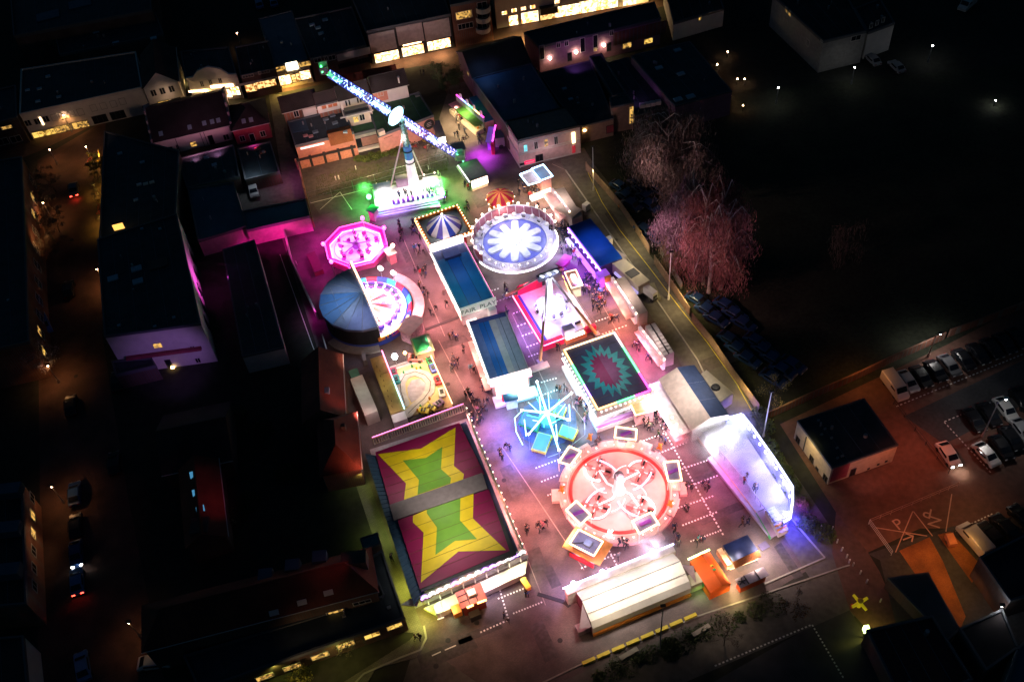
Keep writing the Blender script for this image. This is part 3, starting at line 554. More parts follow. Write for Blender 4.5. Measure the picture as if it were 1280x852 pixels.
q = P(*u3(1010, 90), 5.2)-B.o; MB().box(-1.2, 1.2, -1.2, 1.2, -1, 1.3).build('dormer', darkbrick, B.t, loc=q)
v2 = r(1, 2)
B = Bd('row_house', 'red tiled row house at the upper end, its right slope facing the white container', [v2(240, 405), v2(438, 372), v2(365, 85)], 4.4, brickm, tile_red, 'gable', 2.6, 1, 'house')
q = P(*v2(352, 255), 6)-B.o; MB().box(-.5, .5, -.5, .5, -.4, .5).build('roof_vent', sky_glass, B.t, loc=q)
B = Bd('row_house', 'red tiled row house at the lower end with a hipped end near the dodgems', [v2(330, 668), v2(518, 632), v2(450, 372)], 4.4, brickm, tile_red, 'hip', 2.8, 1, 'house')
MB().box(-.3, .3, -.3, .3, -1, 1).build('chimney', darkbrick, B.t, loc=P(*v2(440, 440), 6)-B.o)
w3 = r(1, 3)
B = Bd('lower_extension', 'wide black flat roofed ground floor with yellow lit windows along the bottom street', [(250, 863), w3(745, 535), (478, 688), (460, 700), (480, 745), (230, 820)], 3.2, darkbrick, felt)
for p in ((45, 825), (180, 775), (320, 720), (450, 665)): B.win(0, w3(*p), 2.3, 1.2, shop_dim, trim, 1)
for p in ((580, 617), (692, 572)): B.win(0, w3(*p), 2.1, 1.2, yellow_room, trim, 1)
B.sky([w3(440, 522), w3(665, 480)], steel, .5, 'roof_vent')
B = Bd('maroon_hip_roof_house', 'maroon hip roofed house rising behind the black flat roofed extension', [(180, 812), (470, 737), (455, 688)], 6.2, darkbrick, tile_red, 'hip', 3.4, 0, 'house')
for p in ((90, 505), (230, 453), (362, 405)): B.rooflight(w3(*p), 1.2, .7, white_wall)
for p in ((130, 600), (397, 500), (20, 640)): B.win(0, w3(*p), 2.4, .8, shop_dim, trim, 2)
B.win(0, w3(270, 552), 2.4, .7, cyan_room, trim, 1); B.win(0, w3(530, 452), 2.4, .8, glass_dark, trim, 2)
MB().box(-1.6, 1.6, -.9, .9, -.8, 1.1).build('dormer', darkbrick, B.t, loc=P(*w3(495, 250), 8)-B.o)
for p in ((50, 322), (185, 275), (320, 232)):
    MB().box(-.9, .9, -.8, .8, -.8, .6).build('dormer', felt_blue, B.t, loc=P(*w3(*p), 7.5)-B.o)
B = Bd('glass_lean_to', 'small teal glazed lean-to between the maroon roof and the lit walkway', [w3(540, 195), w3(622, 160), w3(608, 105), w3(520, 135)], 3.2, darkbrick, mat('teal_glazing', (.05, .2, .2), .15), par=.08)
B = Bd('street_terrace', 'long brick terrace along the left edge of the street, its windows lit orange', [(-70, 452), (37, 428), (28, 197), (-80, 215)], 8.5, brickm, felt)
for k in range(11):
    p = (39+k*1.1, 225+k*21); B.win(1, p, 1.7, 1.6, (shop_dim if k in (1, 2, 9) else glass_dark), trim, 1); B.win(1, (p[0]+4, p[1]+4), 1.7, 1.6, (yellow_room if k in (10,) else glass_dark), trim, 1)
B = Bd('street_terrace', 'brick terrace with blue dormers at the lower left edge', [(-80, 765), (34, 755), (29, 605), (-80, 615)], 6, brickm, tile_dark)
for p in ((50, 765+0),): MB().box(-2, 2, -.9, .9, 0, 1.5).build('dormer', felt_blue, B.t, loc=P(*u2(*p), 6)-B.o)
for p in ((45, 105), (45, 315)): MB().box(-2, 2, -.9, .9, 0, 1.5).build('dormer', felt_blue, B.t, loc=P(*u3(*p), 6)-B.o)
for k in range(6): B.win(1, (40+k*.6, 622+k*22), 1.6, 1.6, (shop_dim if k in (1, 2) else glass_dark), trim, 1)
B = Bd('corner_house', 'dark corner house barely visible in the bottom left corner', [(-30, 900), (38, 880), (30, 795), (-30, 800)], 5, white_wall, tile_dark)
# right hand side of the street
t7 = z7(540, 80)
B = Bd('purple_terrace', 'long purple lit terrace with three globe lamps and tall white window strips', [(673, 59.5), (771, 37.5), (826, 24), (818, 4), (780, 12), (655, 42)], 6, mat('mauve_render', (.3, .16, .25), .8), felt)
B.wins(0, [c0(150, 262), c0(353, 225), c0(417, 210)], w_=1.1, h_=3.4, mull=0, frame=white_wall); B.wins(0, [c0(232, 225), c0(272, 217), c0(498, 165)], w_=.9, h_=1.3)
for p in ((187, 288), (318, 257), (456, 222)):
    q = B.hit(0, *c0(*p)); o = MB().ball((0, 0, 0), .32, n=10).build('globe_lamp', emi('globe', (1, .75, .45), 30), B.t); o.location = q[0]-B.o+q[2]*.4; lampw(q[0]+q[2]*1.0, (1, .6, .3), 160, .3)
B.win(0, c0(288, 285), 1, 2, glass_dark, dark, 0, 'door'); B.win(0, c0(484, 235), 1, 2, glass_dark, dark, 0, 'door'); B.win(1, c0(682, 205), 2, 1.3, yellow_room, trim, 1); B.win(1, c0(575, 228), 2, 1.3, shop_dim, trim, 1); B.win(0, c0(416, 247), .8, .9, yellow_room)
B.slab(1, c0(640, 165), 12, 3.0, brickm, 'brick_panel', .05)
B = Bd('big_hall', 'big windowless hall with a wide dark blue flat roof', [(634, 158), (700, 137), (664, 80), (591, 99)], 6, darkbrick, felt_blue, par=.25)
B.slab(3, (612, 128), .3, .3, trim) if 0 else None
B = Bd('cream_hall_front', 'cream two storey hall front with moulded bands and narrow windows, black edged roof', [(647, 176), (725, 157.5), (707, 134), (632, 152)], 6.3, mat('pink_cream_render', (.6, .45, .44), .8), mat('tan_roof', (.22, .17, .14), .9), par=.25, parm=dark)
for y in (.35, 3.0, 3.4, 5.7):
    B.slab(0, (687, 190), 12.2, .16, trim, 'moulding', .14).location.z = y; B.slab(3, (642, 180), 6.3, .16, trim, 'moulding', .14).location.z = y
B.win(0, c0(68, 743), .8, 1.9, cyan_room); B.win(0, c0(120, 728), .8, 1.9); B.win(0, c0(170, 715), .8, 1.9, shop_dim); B.win(0, c0(220, 702), .8, 1.9)
B.slab(0, c0(307, 688), .6, 2.4, emi('warmsign2', (1, .7, .35), 5), 'lit_sign'); B.slab(0, c0(308, 746), .6, 1.6, mat('red_sign', (.5, .03, .05), .5, es=.4), 'red_sign')
o = B.slab(0, c0(88, 808), 2.0, .7, mat('red_sign2', (.8, .03, .12), .5, es=1.2), 'red_sign'); MB().box(-.8, .8, -.2, -.16, -.1, .1).build('sign_lettering', whitep, o)
B.win(0, c0(138, 812), 1.5, 2.0, glass_dark, dark, 1, 'door'); B.win(0, c0(52, 823), 1.1, .8, glass_dark, dark, 0)
B = Bd('purple_roof_house', 'dark purple pitched roof house adjoining the big blue roofed hall', [(592, 98), (662, 79), (645, 45)], 5.6, MATS['mauve_render'], tile_dark, 'gable', 3, 0)
B.win(3, (585, 90), 1.2, 1.6, shop_dim)
B = Bd('court_building', 'black flat roofed building with two tiny vents beside the cream hall', [(727, 158), (767, 148), (738, 76), (674, 92), (700, 130)], 4, mat('tan_render', (.3, .2, .16), .85), felt, par=.12)
B.sky([c0(262, 445), c0(293, 497)], sz=.9); B.slab(0, c0(362, 650), .5, .3, emi('amber_hot', (1, .6, .2), 14), 'wall_lamp', .3); lamp(731, 172, 3, (1, .6, .2), 160, .15); B.win(0, c0(490, 645), 1.6, 1.8, mat('maroon_render', (.3, .05, .08)), dark, 0, 'door')
B = Bd('parapet_roof_walk', 'narrow raised roof walk between two pale parapets', [(766, 122), (783, 119), (752, 69), (737, 73)], 4.5, darkbrick, felt, par=.5)
B = Bd('stair_tower', 'tan stair tower with a glazed corner strip', [(764, 134), (792, 129), (784, 119), (762, 123)], 6, MATS['tan_render'], felt, par=.15)
B.win(0, c0(597, 575), .9, 4, shop_dim, trim, 0); B.slab(0, c0(618, 605), .3, .9, mat('red_sign2', (.8, .03, .12)), 'red_sign')
B = Bd('garage_hall', 'black flat hall with four white roof hoods behind the pale birch', [(794, 145), (835, 134), (785, 72), (754, 80)], 3.6, darkbrick, felt, par=.1)
for x in (650, 677, 703, 731): MB().box(-.5, .5, -.4, .4, -.1, .7).build('roof_hood', white_wall, B.t, loc=P(*c0(x, 535-(x-650)*.2), 3.7)-B.o)
B = Bd('dark_sports_hall', 'large black hall whose long purple lit wall faces the fair', [(844, 133), (915, 114), (862, 52), (789, 70)], 5.5, MATS['mauve_render'], felt, par=.1)
B.sky([c0(735, 340), c0(845, 370), c0(828, 252)], sz=1.4); B.sky([c0(830, 498), c0(893, 483)], sz=1.6)
B = Bd('slate_roof_row', 'dim red roofed row of houses behind the dark sports hall', [(842, 30), (905, 12), (890, -30), (830, -15)], 4, white_wall, tile_dark); B.win(0, c0(940, 90), .7, 1.2, yellow_room)
B = Bd('grey_villa', 'dim grey villa with a few lit windows at the top right', [(1029, 53), (1083, 40), (1052, -15), (966, -5)], 7, concrete, tile_dark)
B.wins(3, [d0(92, 48), d0(110, 68)], w_=.8, h_=1.2, pane=shop_dim); B.win(3, d0(200, 215), 1, 1.5, mat('dull', (.2, .2, .2))); B.win(0, d0(440, 190), 2.2, 1.2); B.win(3, d0(270, 207), .8, .5, shop)
B = Bd('grey_villa', 'smaller dim wing of the villa behind the first', [(1085, 42), (1118, 30), (1100, 0), (1068, 12)], 6, white_wall, tile_dark); B.wins(0, [d0(515, 130), d0(545, 115), d0(575, 100)], w_=.8, h_=1.2)
s2 = r(3, 2)
B = Bd('pump_house', 'square flat black roofed building with pale walls beside the car park', [(1040, 585), (1122.5, 556), (1080, 498), (997, 526)], 4, mat('pale_yellow_render', (.55, .42, .3), .85), felt, par=.12)
B.wins(3, [s2(150, 495), s2(217, 595), s2(285, 690)], w_=1.0, h_=1.3, frame=dark); B.win(3, s2(245, 640), .7, .6, glass_dark, dark); B.slab(3, s2(185, 515), .12, 3.4, dark, 'drainpipe', .12)
B.slab(0, s2(360, 655), 2.6, 3.5, mat('maroon_render', (.3, .05, .08)), 'maroon_panel', .03); B.win(0, s2(423, 655), .9, 1.7, glass_dark, dark, 0, 'door'); B.wins(0, [s2(502, 637), s2(550, 616), s2(590, 600)], w_=.4, h_=.4, mull=0, frame=dark)
B.sky([s2(252, 398), s2(285, 440), s2(318, 485), s2(268, 468), s2(345, 535), s2(348, 585), s2(370, 575)], steel, .35, 'roof_vent')
x2 = r(3, 3)
B = Bd('maroon_roof_shed', 'dark maroon roofed shed at the bottom edge near the yellow lamp', [(1128, 880), (1215, 850), (1165, 770), (1083, 788)], 3.4, darkbrick, mat('maroon_sheet_roof', (.09, .02, .02), .8))
B = Bd('shadow_block', 'added dark block standing in for the shadow wedge between the alley and the orange paving', [(1185, 800), (1200, 786), (1160, 715), (1110, 722)], 2.6, darkbrick, felt, par=.05)  # low dark block put where only a shadow lies
B = Bd('black_roof_house', 'black roofed house with a pale gutter beside the white van', [(1262, 752), (1330, 730), (1300, 660), (1224, 697)], 4.6, darkbrick, tile_dark)
B = Bd('black_roof_house', 'black roofed house with a bluish dormer in the bottom right corner', [(1232, 838), (1272, 810), (1252, 762), (1199, 786)], 3.6, darkbrick, tile_dark)
B = Bd('white_gable_house', 'pale walled house at the lower right corner', [(1250, 880), (1320, 850), (1290, 790), (1270, 812)], 4, white_wall, felt_blue)
# ================= RIDES
TAU = 2*math.pi
def pol(rr, a, z=0): return Vector((rr*math.cos(a), rr*math.sin(a), z))
def sector(mb, r0, r1, a0, a1, z0, z1, mi=0, n=6):
    pts = [pol(r1, a0+(a1-a0)*i/n) for i in range(n+1)]+([pol(r0, a1-(a1-a0)*i/n) for i in range(n+1)] if r0 > .01 else [Vector((0, 0, 0))])
    return mb.prism(pts, z0, z1, mi)
led_w = emi('led_white', (1, .95, .95), 4); led_o = emi('led_orange', (1, .5, .15), 5); led_p = emi('led_pink', (1, .2, .5), 5); led_m = emi('led_magenta', (1, .05, .55), 5)
led_b = emi('led_blue', (.15, .25, 1), 6); led_c = emi('led_cyan', (.35, .85, 1), 5); led_g = emi('led_green', (.1, 1, .25), 5); led_v = emi('led_violet', (.5, .2, 1), 6)
bulb_w = emi('warm_bulb', (1, .72, .5), 5); bulb_m = emi('magenta_bulb', (1, .12, .75), 4); bulb_g = emi('green_bulb', (.15, 1, .3), 5); bulb_c = emi('cold_bulb', (.85, .88, 1), 14)
red_p = mat('red_paint', (.6, .03, .05), .4, noise=.1); pink_p = mat('pink_floor_paint', (.75, .42, .42), .5, noise=.15, scale=1); blue_p = mat('blue_paint', (.03, .06, .4), .4, noise=.1)
white_f = mat('white_deck', (.75, .73, .75), .5, noise=.12, scale=2); alu = mat('aluminium_deck', (.35, .34, .38), .5, .3, noise=.2, scale=3)
orange_p = mat('orange_paint', (.8, .3, .04), .5); yellow_p = mat('yellow_paint', (.8, .6, .05), .5); green_p = mat('green_paint', (.05, .4, .12), .5); violet_p = mat('violet_paint', (.25, .05, .5), .4)
def bulbs(t, pts_, m, rr=.16, nm='lamp_bulb'):
    me = MB().ball((0, 0, 0), rr).mesh(nm, m)
    for p in pts_: inst(nm, me, t, p)
def strip(t, pts_, m, rr=.07, nm='light_strip', closed=False): return MB().path([Vector(p) for p in pts_], rr, 5, closed=closed).build(nm, m, t)
def along(pts_, step, closed=False):
    out = []; q = list(pts_)+([pts_[0]] if closed else [])
    for a, b in zip(q, q[1:]):
        a = Vector(a); b = Vector(b); n = max(1, round((b-a).length/step)); out += [a.lerp(b, i/n) for i in range(n)]
    return out
def wl(t, p, col, pw, rad=.35):    # light at local point of thing t; high ones over roofs are added fill
    q = Matrix.Translation(t.location) @ Matrix.Rotation(t.rotation_euler.z, 4, 'Z') @ Vector(p); return lampw(q, col, pw, rad, cone=92 if q.z > 5.9 else 152)

# ---- giant propeller ride (booster)
f = Fr((470, 263), (557, 246), (546, 221), 1); t = f.thing('booster_ride', 'towering propeller ride with a blue lattice arm and green tips over a glowing white platform', 'fairground ride')
BW, BD_ = f.w, f.d
MB().box(0, BW, 0, BD_, 0, 1).build('platform', white_f, t)
MB().box(-.5, BW*.9, -1.6, 0, 0, .5).build('step', alu, t)
for i in range(3): MB().box(-.3, BW*.88, -.5-i*.5, -.02-i*.5, .5, .52+.15*(3-i)).build('step', mat('violet_step', (.35, .2, .6), .5), t)
base = f.L(519, 237); base.z = 1; piv = base.copy(); piv.z = 16
mb = MB(); mb.tube(base, base+Vector((0, 0, 6.4)), 1.05, .75, 12); mb.build('tower_base', mat('tower_white', (.8, .7, .72), .4, es=.7, ec=(1, .75, .85)), t)  # base glows a little to imitate the light on it
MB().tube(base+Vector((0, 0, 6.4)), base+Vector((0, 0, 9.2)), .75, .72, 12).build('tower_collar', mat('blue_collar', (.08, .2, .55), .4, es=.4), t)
for k in (6.5, 9.1): MB().lathe([(.8, k), (.95, k+.05), (.95, k+.2), (.8, k+.25)], 14, c=base.xy).build('collar_ring', dark, t)
mb = MB()
for q in range(4):
    a = TAU*q/4+.4; mb.tube(base+pol(.6, a, 9.2), base+pol(.5, a, 14.9), .1)
    for k in range(7): mb.tube(base+pol(.59, a, 9.2+k*.8), base+pol(.58, a+TAU/4, 10+k*.8), .05, n=4)
mb.build('tower_lattice', mat('green_lit_steel', (.3, .5, .35), .4, .3), t); MB().tube(base+Vector((0, 0, 9.2)), base+Vector((0, 0, 14.9)), .36, n=8).build('tower_core', mat('core', (.35, .45, .5), .4, es=.35, ec=(.3, .8, .7)), t)  # green light is put into the lattice colour and the core glow
for q in (-1, 1):
    st = f.L(489, 240); st.z = 1
    if q > 0: st = f.L(530, 224); st.z = 1
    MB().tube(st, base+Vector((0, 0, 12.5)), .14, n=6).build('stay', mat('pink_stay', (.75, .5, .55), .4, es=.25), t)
A = P(405, 88, 28); B2 = P(575, 196, 4.5); cen = (A+B2)/2; iv = f.inv; A = iv @ A; B2 = iv @ B2; cen = iv @ cen
d = (B2-A).normalized(); side = d.cross(Vector((0, 0, 1))).normalized(); tp = side.cross(d).normalized()
off = (cen-piv); hubp = cen
MB().tube(Vector((base.x, base.y, 15)), hubp, .6, n=10).build('tower_head', dark, t)
s1 = -side if (iv @ CAMP-cen).dot(side) < 0 else side
mb = MB().lathe([(.01, -.4), (1.5, -.4), (1.7, -.2), (1.7, .2), (1.5, .4), (.01, .4)], 28); mb.xf(Matrix.Translation(hubp) @ d.to_track_quat('Z', 'Y').to_matrix().to_4x4()); mb.build('hub_ring', mat('hub_face', (.8, .85, .9), .4, es=1.6, ec=(.55, .85, 1)), t)
mb = MB().lathe([(1.72, -.2), (1.82, -.12), (1.82, .12), (1.72, .2)], 28); mb.xf(Matrix.Translation(hubp) @ d.to_track_quat('Z', 'Y').to_matrix().to_4x4()); mb.build('light_ring', led_c, t)
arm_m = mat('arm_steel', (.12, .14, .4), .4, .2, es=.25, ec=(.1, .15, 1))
for sgn, E_ in ((1, A), (-1, B2)):
    L_ = (E_-hubp).length; dd = (E_-hubp)/L_; mb = MB(); lm = MB(); n_ = 15; wd = lambda k: .62-.16*k/n_
    cn = [(1, 1), (1, -1), (-1, -1), (-1, 1)]; ring = []
    for k in range(n_+1):
        c_ = hubp+dd*(1.6+(L_-2.6)*k/n_); ring.append([c_+side*wd(k)*a+tp*wd(k)*b for a, b in cn])
    for k in range(n_):
        for q in range(4):
            mb.tube(ring[k][q], ring[k+1][q], .09, n=4); (lm if (k*3+q) % 4 == 0 else mb).tube(ring[k][q], ring[k+1][(q+1) % 4], .055, n=4); lm.tube(ring[k][q], ring[k][(q+1) % 4], .05, n=4) if (k+q) % 3 else None
    o = mb.build('arm', arm_m, t); lm.build('arm_lights', emi('arm_led', (.3, .45, 1), 4.5) if sgn > 0 else emi('arm_led_violet', (.5, .4, 1), 4.5), o); MB().tube(E_-dd*3.6, E_-dd*1.0, .42, n=8).build('tip_panel', mat('tip_green', (.3, .8, .4), .4, es=.9, ec=(.15, 1, .35)), o) if sgn > 0 else None
    st_ = 2 if sgn > 0 else 4
    MB().tube(hubp+dd*1.6, hubp+dd*(L_*.32), .5, .42, n=8).build('light_panel', mat('arm_panel', (.7, .8, .9), .4, es=3.0, ec=(.45, .9, 1)), o)
    MB().tube(hubp+dd*L_*.5, hubp+dd*(L_*.62), .45, n=8).build('light_panel', MATS['arm_panel'], o)
    g_ = MB(); h_ = Vector((0, 0, -1)) if sgn > 0 else Vector((0, 0, 1))
    e_ = thing_e = E_
    gd = MB()
    for a_ in (-1, 1):
        gd.box(-.7, .7, a_*.75-.3, a_*.75+.3, -.2, .2); gd.box(-.7, .7, a_*.95-.06, a_*.95+.14, -.2, 1.1)
        for x_ in (-.45, 0, .45): gd.box(x_-.16, x_+.16, a_*.65-.16, a_*.65+.16, .2, .3)
    gd.tube((0, -1.1, 0), (0, 1.1, 0), .15); gd.build('gondola', mat('gondola_grey', (.3, .33, .33), .4), t, loc=E_)
    strip(t, [E_+side*1.1+dd*.5, E_-side*1.1+dd*.5], led_g, .14); strip(t, [E_+side*.9-dd*.6, E_-side*.9-dd*.6], led_g, .12)
    wl(t, E_+dd*1.2, GRN, 90 if sgn > 0 else 25, .2)
for px, m_, c_, pw in (((461, 246), bulb_g, GRN, 2600), ((541, 231), bulb_g, GRN, 2200), ((553, 242), bulb_g, GRN, 2200)):
    p = f.L(*px, 2.5); p.z = 2.5; MB().ball((0, 0, 0), .5, n=10).build('floodlight', m_, t, loc=p); MB().tube((p.x, p.y, 0), (p.x, p.y, 2.2), .06).build('lamp_pole', dark, t); wl(t, p+Vector((0, -.6, 1.0)), c_, pw, .5)
for x in (2, 5, 8, 11): wl(t, (x, 2.2, 3.6), (1, .9, .88), 700, .6)
wl(t, base+Vector((1.6, -1.6, 3)), (1, .7, .8), 700, .4); wl(t, base+Vector((-1.5, -1.5, 9)), (.5, 1, .7), 200, .3); wl(t, (3, -2.5, 3), (.5, .45, 1), 900, .4); wl(t, (6.5, 8.5, 4.5), (.8, .9, .35), 900, .4)
MB().box(4.6, 8.2, 5.2, 6.4, 1, 2.9).build('control_cabin', mat('purple_cabin', (.4, .25, .35), .6), t)
MB().box(.3, 3.5, 3.2, 5.4, 1, 2.8).build('equipment_box', white_f, t); MB().box(BW-3.4, BW-.6, 3, 5, 1, 2.4).build('equipment_box', white_f, t)
for i in range(9): MB().box(3.2+i*.9, 3.7+i*.9, .7, 1.2, 1, 1.8).build('waiting_seat', violet_p, t)
strip(t, [(0, -.02, 1.0), (BW, -.02, 1.0)], led_v, .09); strip(t, [(0, -.1, .55), (BW*.9, -1.7, .55)], led_p, .07); bulbs(t, [(x, BD_-.2, 2.2) for x in (1, 3, 10, 12)], bulb_w)
MB().path([Vector((0, BD_, 1.9)), Vector((BW, BD_, 1.9)), Vector((BW, 0, 1.9))], .05).build('rail', steel, t)

# ---- magenta octagonal ride
f = Fc((447, 313), R(10)); t = thing('octagonal_ride', 'eight sided magenta rimmed ride with a glowing white and violet floor', 'fairground ride', f.o, f.rz)
r8 = 5.7; sx, sy = 1.0, .97
oc = lambda rr, z, ph=0: [pol(rr, TAU*(k+.5)/8+ph, z) for k in range(8)]
MB().prism(oc(r8, 0), 0, .9).build('platform', mat('magenta_deck', (.6, .08, .3), .5), t); MB().prism(oc(5.0, 0), .9, 1.0).build('floor', white_f, t)
for k in range(8):
    a, b = oc(r8, .9)[k], oc(r8, .9)[(k+1) % 8]; c_, d_ = oc(5.0, .9)[k], oc(5.0, .9)[(k+1) % 8]; rear = k in (0, 1, 2, 3, 7, 4)
    MB().prism([a, b, d_, c_], .9, 1.5 if rear else 1.15).build('rim_bench', mat('magenta_cushion', (.75, .03, .25), .5), t)
    strip(t, [a+Vector((0, 0, .75 if rear else .35)), b+Vector((0, 0, .75 if rear else .35))], led_m, .09); strip(t, [c_*.97+Vector((0, 0, .25)), d_*.97+Vector((0, 0, .25))], led_v, .07)
for rr in (3.9,): MB().lathe([(rr, 1.01), (rr, 1.03), (rr+.12, 1.03), (rr+.12, 1.01)], 32).build('floor_ring', mat('violet_floor', (.35, .15, .6), .4), t)
cs = MB()
for j in range(5):
    aa = TAU*j/5; c0_ = pol(2.6, aa, 1.05); cs.tube((0, 0, 1.6), c0_+Vector((0, 0, .5)), .12)
cs.build('arm', mat('violet_hub0', (.4, .1, .5), .4), t); MB().lathe([(.7, 1), (.6, 1.7), (.01, 2.0)], 12).build('hub', mat('violet_hub', (.5, .1, .6), .4), t)
def carseat(m1, s=.5):
    mb = MB(); mb.prism([(-s, -s*.7), (s, -s*.7), (s*.8, s*.7), (-s*.8, s*.7)], .1, .35, 0); mb.box(-s*.9, s*.9, s*.4, s*.75, .35, .95, 0); mb.box(-s*.7, s*.7, -s*.1, s*.4, .35, .45, 1); mb.lathe([(s*.25, 0), (s*.25, .12), (.01, .12)], 8, 1)
    return mb.mesh('ride_car', [m1, dark])
cm = carseat(mat('magenta_car', (.6, .04, .35), .35), .38)
for j in range(5):
    for q in range(3):
        aa = TAU*j/5; p = pol(2.7, aa, 1.02)+pol(1.0, aa*1.7+q*TAU/3); inst('ride_car', cm, t, p, aa+q)
for px in ((404, 305), (453, 273), (480, 285), (414, 327), (491, 307)):
    p = f.L(*px, 3.4); MB().tube((p.x, p.y, 0), (p.x, p.y, 3.4), .07).build('lamp_post', steel, t); MB().ball((0, 0, 0), .38, n=8).build('lamp_head', bulb_m if px[0] != 491 else bulb_w, t, loc=p); wl(t, (p.x*1.0, p.y, 4.1), MAG if px[0] != 491 else (1, .5, .5), 900, .35)
for a_ in range(6): wl(t, pol(3.2, TAU*a_/6, 3.2), ((.6, .15, 1), (1, .6, 1))[a_ % 2], 420, .5)
wl(t, (3.6, -2.2, 2.6), (1, .85, .85), 500, .4); wl(t, (-9, 1, 4), MAG, 350); wl(t, (-3, 7.5, 4), MAG, 400)

# ---- half roofed carousel ride
f = Fc((462, 394), H0+R(4)); t = thing('covered_wheel_ride', 'round ride half under a blue grey tarpaulin roof, purple cars on the open half', 'fairground ride', f.o, f.rz)
MB().lathe([(7.3, 0), (7.3, .8), (.01, .8)], 40).build('platform', blue_p, t)
# track and tilted drum
ang0, ang1 = R(-92), R(88)
tr = MB().lathe([(6.3, 1.0), (6.0, 1.35), (4.3, 1.5), (4.2, 1.0)], 40, a0=ang0, a1=ang1); tr.build('track', white_f, t)
MB().lathe([(7.3, .8), (7.4, 1.7), (7.15, 1.75), (6.6, 1.0)], 36, a0=ang0, a1=ang1, mf=lambda i, q: (i//3) % 3).build('outer_rim', [blue_p, red_p, mat('teal_paint', (.05, .4, .5), .4)], t)
cols = [red_p, mat('pale_lilac', (.6, .5, .7), .5), mat('salmon_panel', (.7, .35, .3), .5), mat('violet_panel', (.3, .2, .6), .5), mat('cream_panel', (.75, .65, .6), .5)]
seq = [0, 1, 2, 1, 0, 3, 4, 0, 1, 2, 4, 3]
for i in range(12):
    a_, b_ = ang0+(ang1-ang0)*i/12, ang0+(ang1-ang0)*(i+1)/12; mb = MB()
    mb.v = [(0, 0, 3.0)]+[tuple(pol(4.1, a_+(b_-a_)*k/3, 1.75)) for k in range(4)]+[tuple(pol(4.1, a_+(b_-a_)*k/3, 1.45)) for k in range(4)]
    for k in range(1, 4): mb.f += [(0, k, k+1), (k, k+4, k+5, k+1)]; mb.m += [0, 0]
    mb.build('canopy_panel', cols[seq[i]], t)
for rr, z in ((2.3, 2.45), (3.2, 2.15)):
    bulbs(t, [pol(rr, ang0+(ang1-ang0)*k/9, z) for k in range(1, 9, 3)], emi('gold_bulb', (1, .7, .2), 5), .15)
MB().lathe([(.8, 2.6), (.7, 3.3), (.01, 3.5)], 14).build('hub', emi('hub_glow', (1, .75, .5), 6), t)
cm = carseat(mat('purple_car', (.18, .08, .5), .3), .62); cw = MB().box(-.5, .5, -.45, .45, 0, .12).mesh('car_step', led_w)
for i in range(11):
    a_ = ang0+(ang1-ang0)*(i+.5)/11; inst('ride_car', cm, t, pol(5.15, a_, 1.45), a_-R(90)); inst('car_step', cw, t, pol(5.15, a_+R(8), 1.5), a_)
strip(t, [pol(4.25, ang0+(ang1-ang0)*k/24, 1.62) for k in range(25)], led_w, .1); strip(t, [pol(6.35, ang0+(ang1-ang0)*k/24, 1.4) for k in range(25)], led_b, .08)
# roof
rl = 7.5; zz = 4.6; ra0, ra1 = ang1, ang1+math.pi
nseg = 9
for i in range(nseg):
    a_, b_ = ra0+(ra1-ra0)*i/nseg, ra0+(ra1-ra0)*(i+1)/nseg; mb = MB(); p0 = Vector((0, 0, 5.7)); p1, p2 = pol(rl, a_, zz), pol(rl, b_, zz)
    mb.face([p0, p1, p2]).face([p1, p1-Vector((0, 0, .5)), p2-Vector((0, 0, .5)), p2]); mb.build('roof_panel', [mat('roof_tarp_blue', (.07, .16, .34), .55, noise=.15), mat('roof_tarp_grey', (.2, .22, .32), .55, noise=.15)][0 if 2 < i < 6 or i == 3 else 1], t)
    MB().tube(p0+Vector((0, 0, .04)), p1+Vector((0, 0, .04)), .05, n=4).build('roof_seam', steel, t)
ew = Vector((math.cos(ang1), math.sin(ang1), 0))
for yy in (-3.6, -1.2, 1.2, 3.6):
    MB().tube(ew*yy+pol(1.2, ang1+R(90), 5.45-abs(yy)*.1), ew*yy+pol(4.6, ang1+R(90), 4.95-abs(yy)*.05), .035, n=4).build('roof_cable', steel, t)
for q in (2.4, 4.6): MB().tube(ew*-4.2+pol(q, ang1+R(90), 5.0), ew*4.2+pol(q, ang1+R(90), 5.0), .035, n=4).build('roof_cable', steel, t)
MB().lathe([(7.25, .8), (7.3, 4.1)], 24, a0=ra0, a1=ra1).build('back_drape', mat('black_drape', (.012, .012, .014), .9), t)
MB().lathe([(8.6, 0), (8.6, .35), (7.3, .4)], 30, a0=ra1-R(70), a1=ra1-R(5)).build('apron', concrete, t)
# gantry of light bulbs along the diameter, sticking out to the north
g0_, g1_ = ew*8.0+Vector((0, 0, 5.2)), ew*-7.6+Vector((0, 0, 4.7)); c0_ = Vector((0, 0, 5.85))
mb = MB().path([g0_, c0_, g1_], .16); mb.path([g0_-Vector((0, 0, .9)), c0_-Vector((0, 0, .9)), g1_-Vector((0, 0, .9))], .09)
for p in along([g0_, c0_, g1_], .9): mb.tube(p, p-Vector((0, 0, .9)), .05, n=4)
mb.build('light_gantry', whitep, t); bulbs(t, [p+Vector((.25, 0, .1)) for p in along([g0_, c0_, g1_], .62)], emi('salmon_bulb', (1, .55, .35), 7), .19)
for i in range(5): MB().box(-.9, .9, -.05, .05, 0, .8).build('picture_board', [orange_p, blue_p, violet_p, red_p, orange_p][i], t, loc=pol(7.4, ang0+R(3+i*9), 1.2)).rotation_euler = (0, 0, ang0+R(3+i*9)+R(90))
strip(t, [pol(7.45, ang0+R(0+6*k), 2.1) for k in range(9)], led_o, .16)
for k in range(5): wl(t, pol(5.3, ang0+(ang1-ang0)*(k+.5)/5, 4), ((1, .6, .75), (.8, .6, 1))[k % 2], 1000, .4)
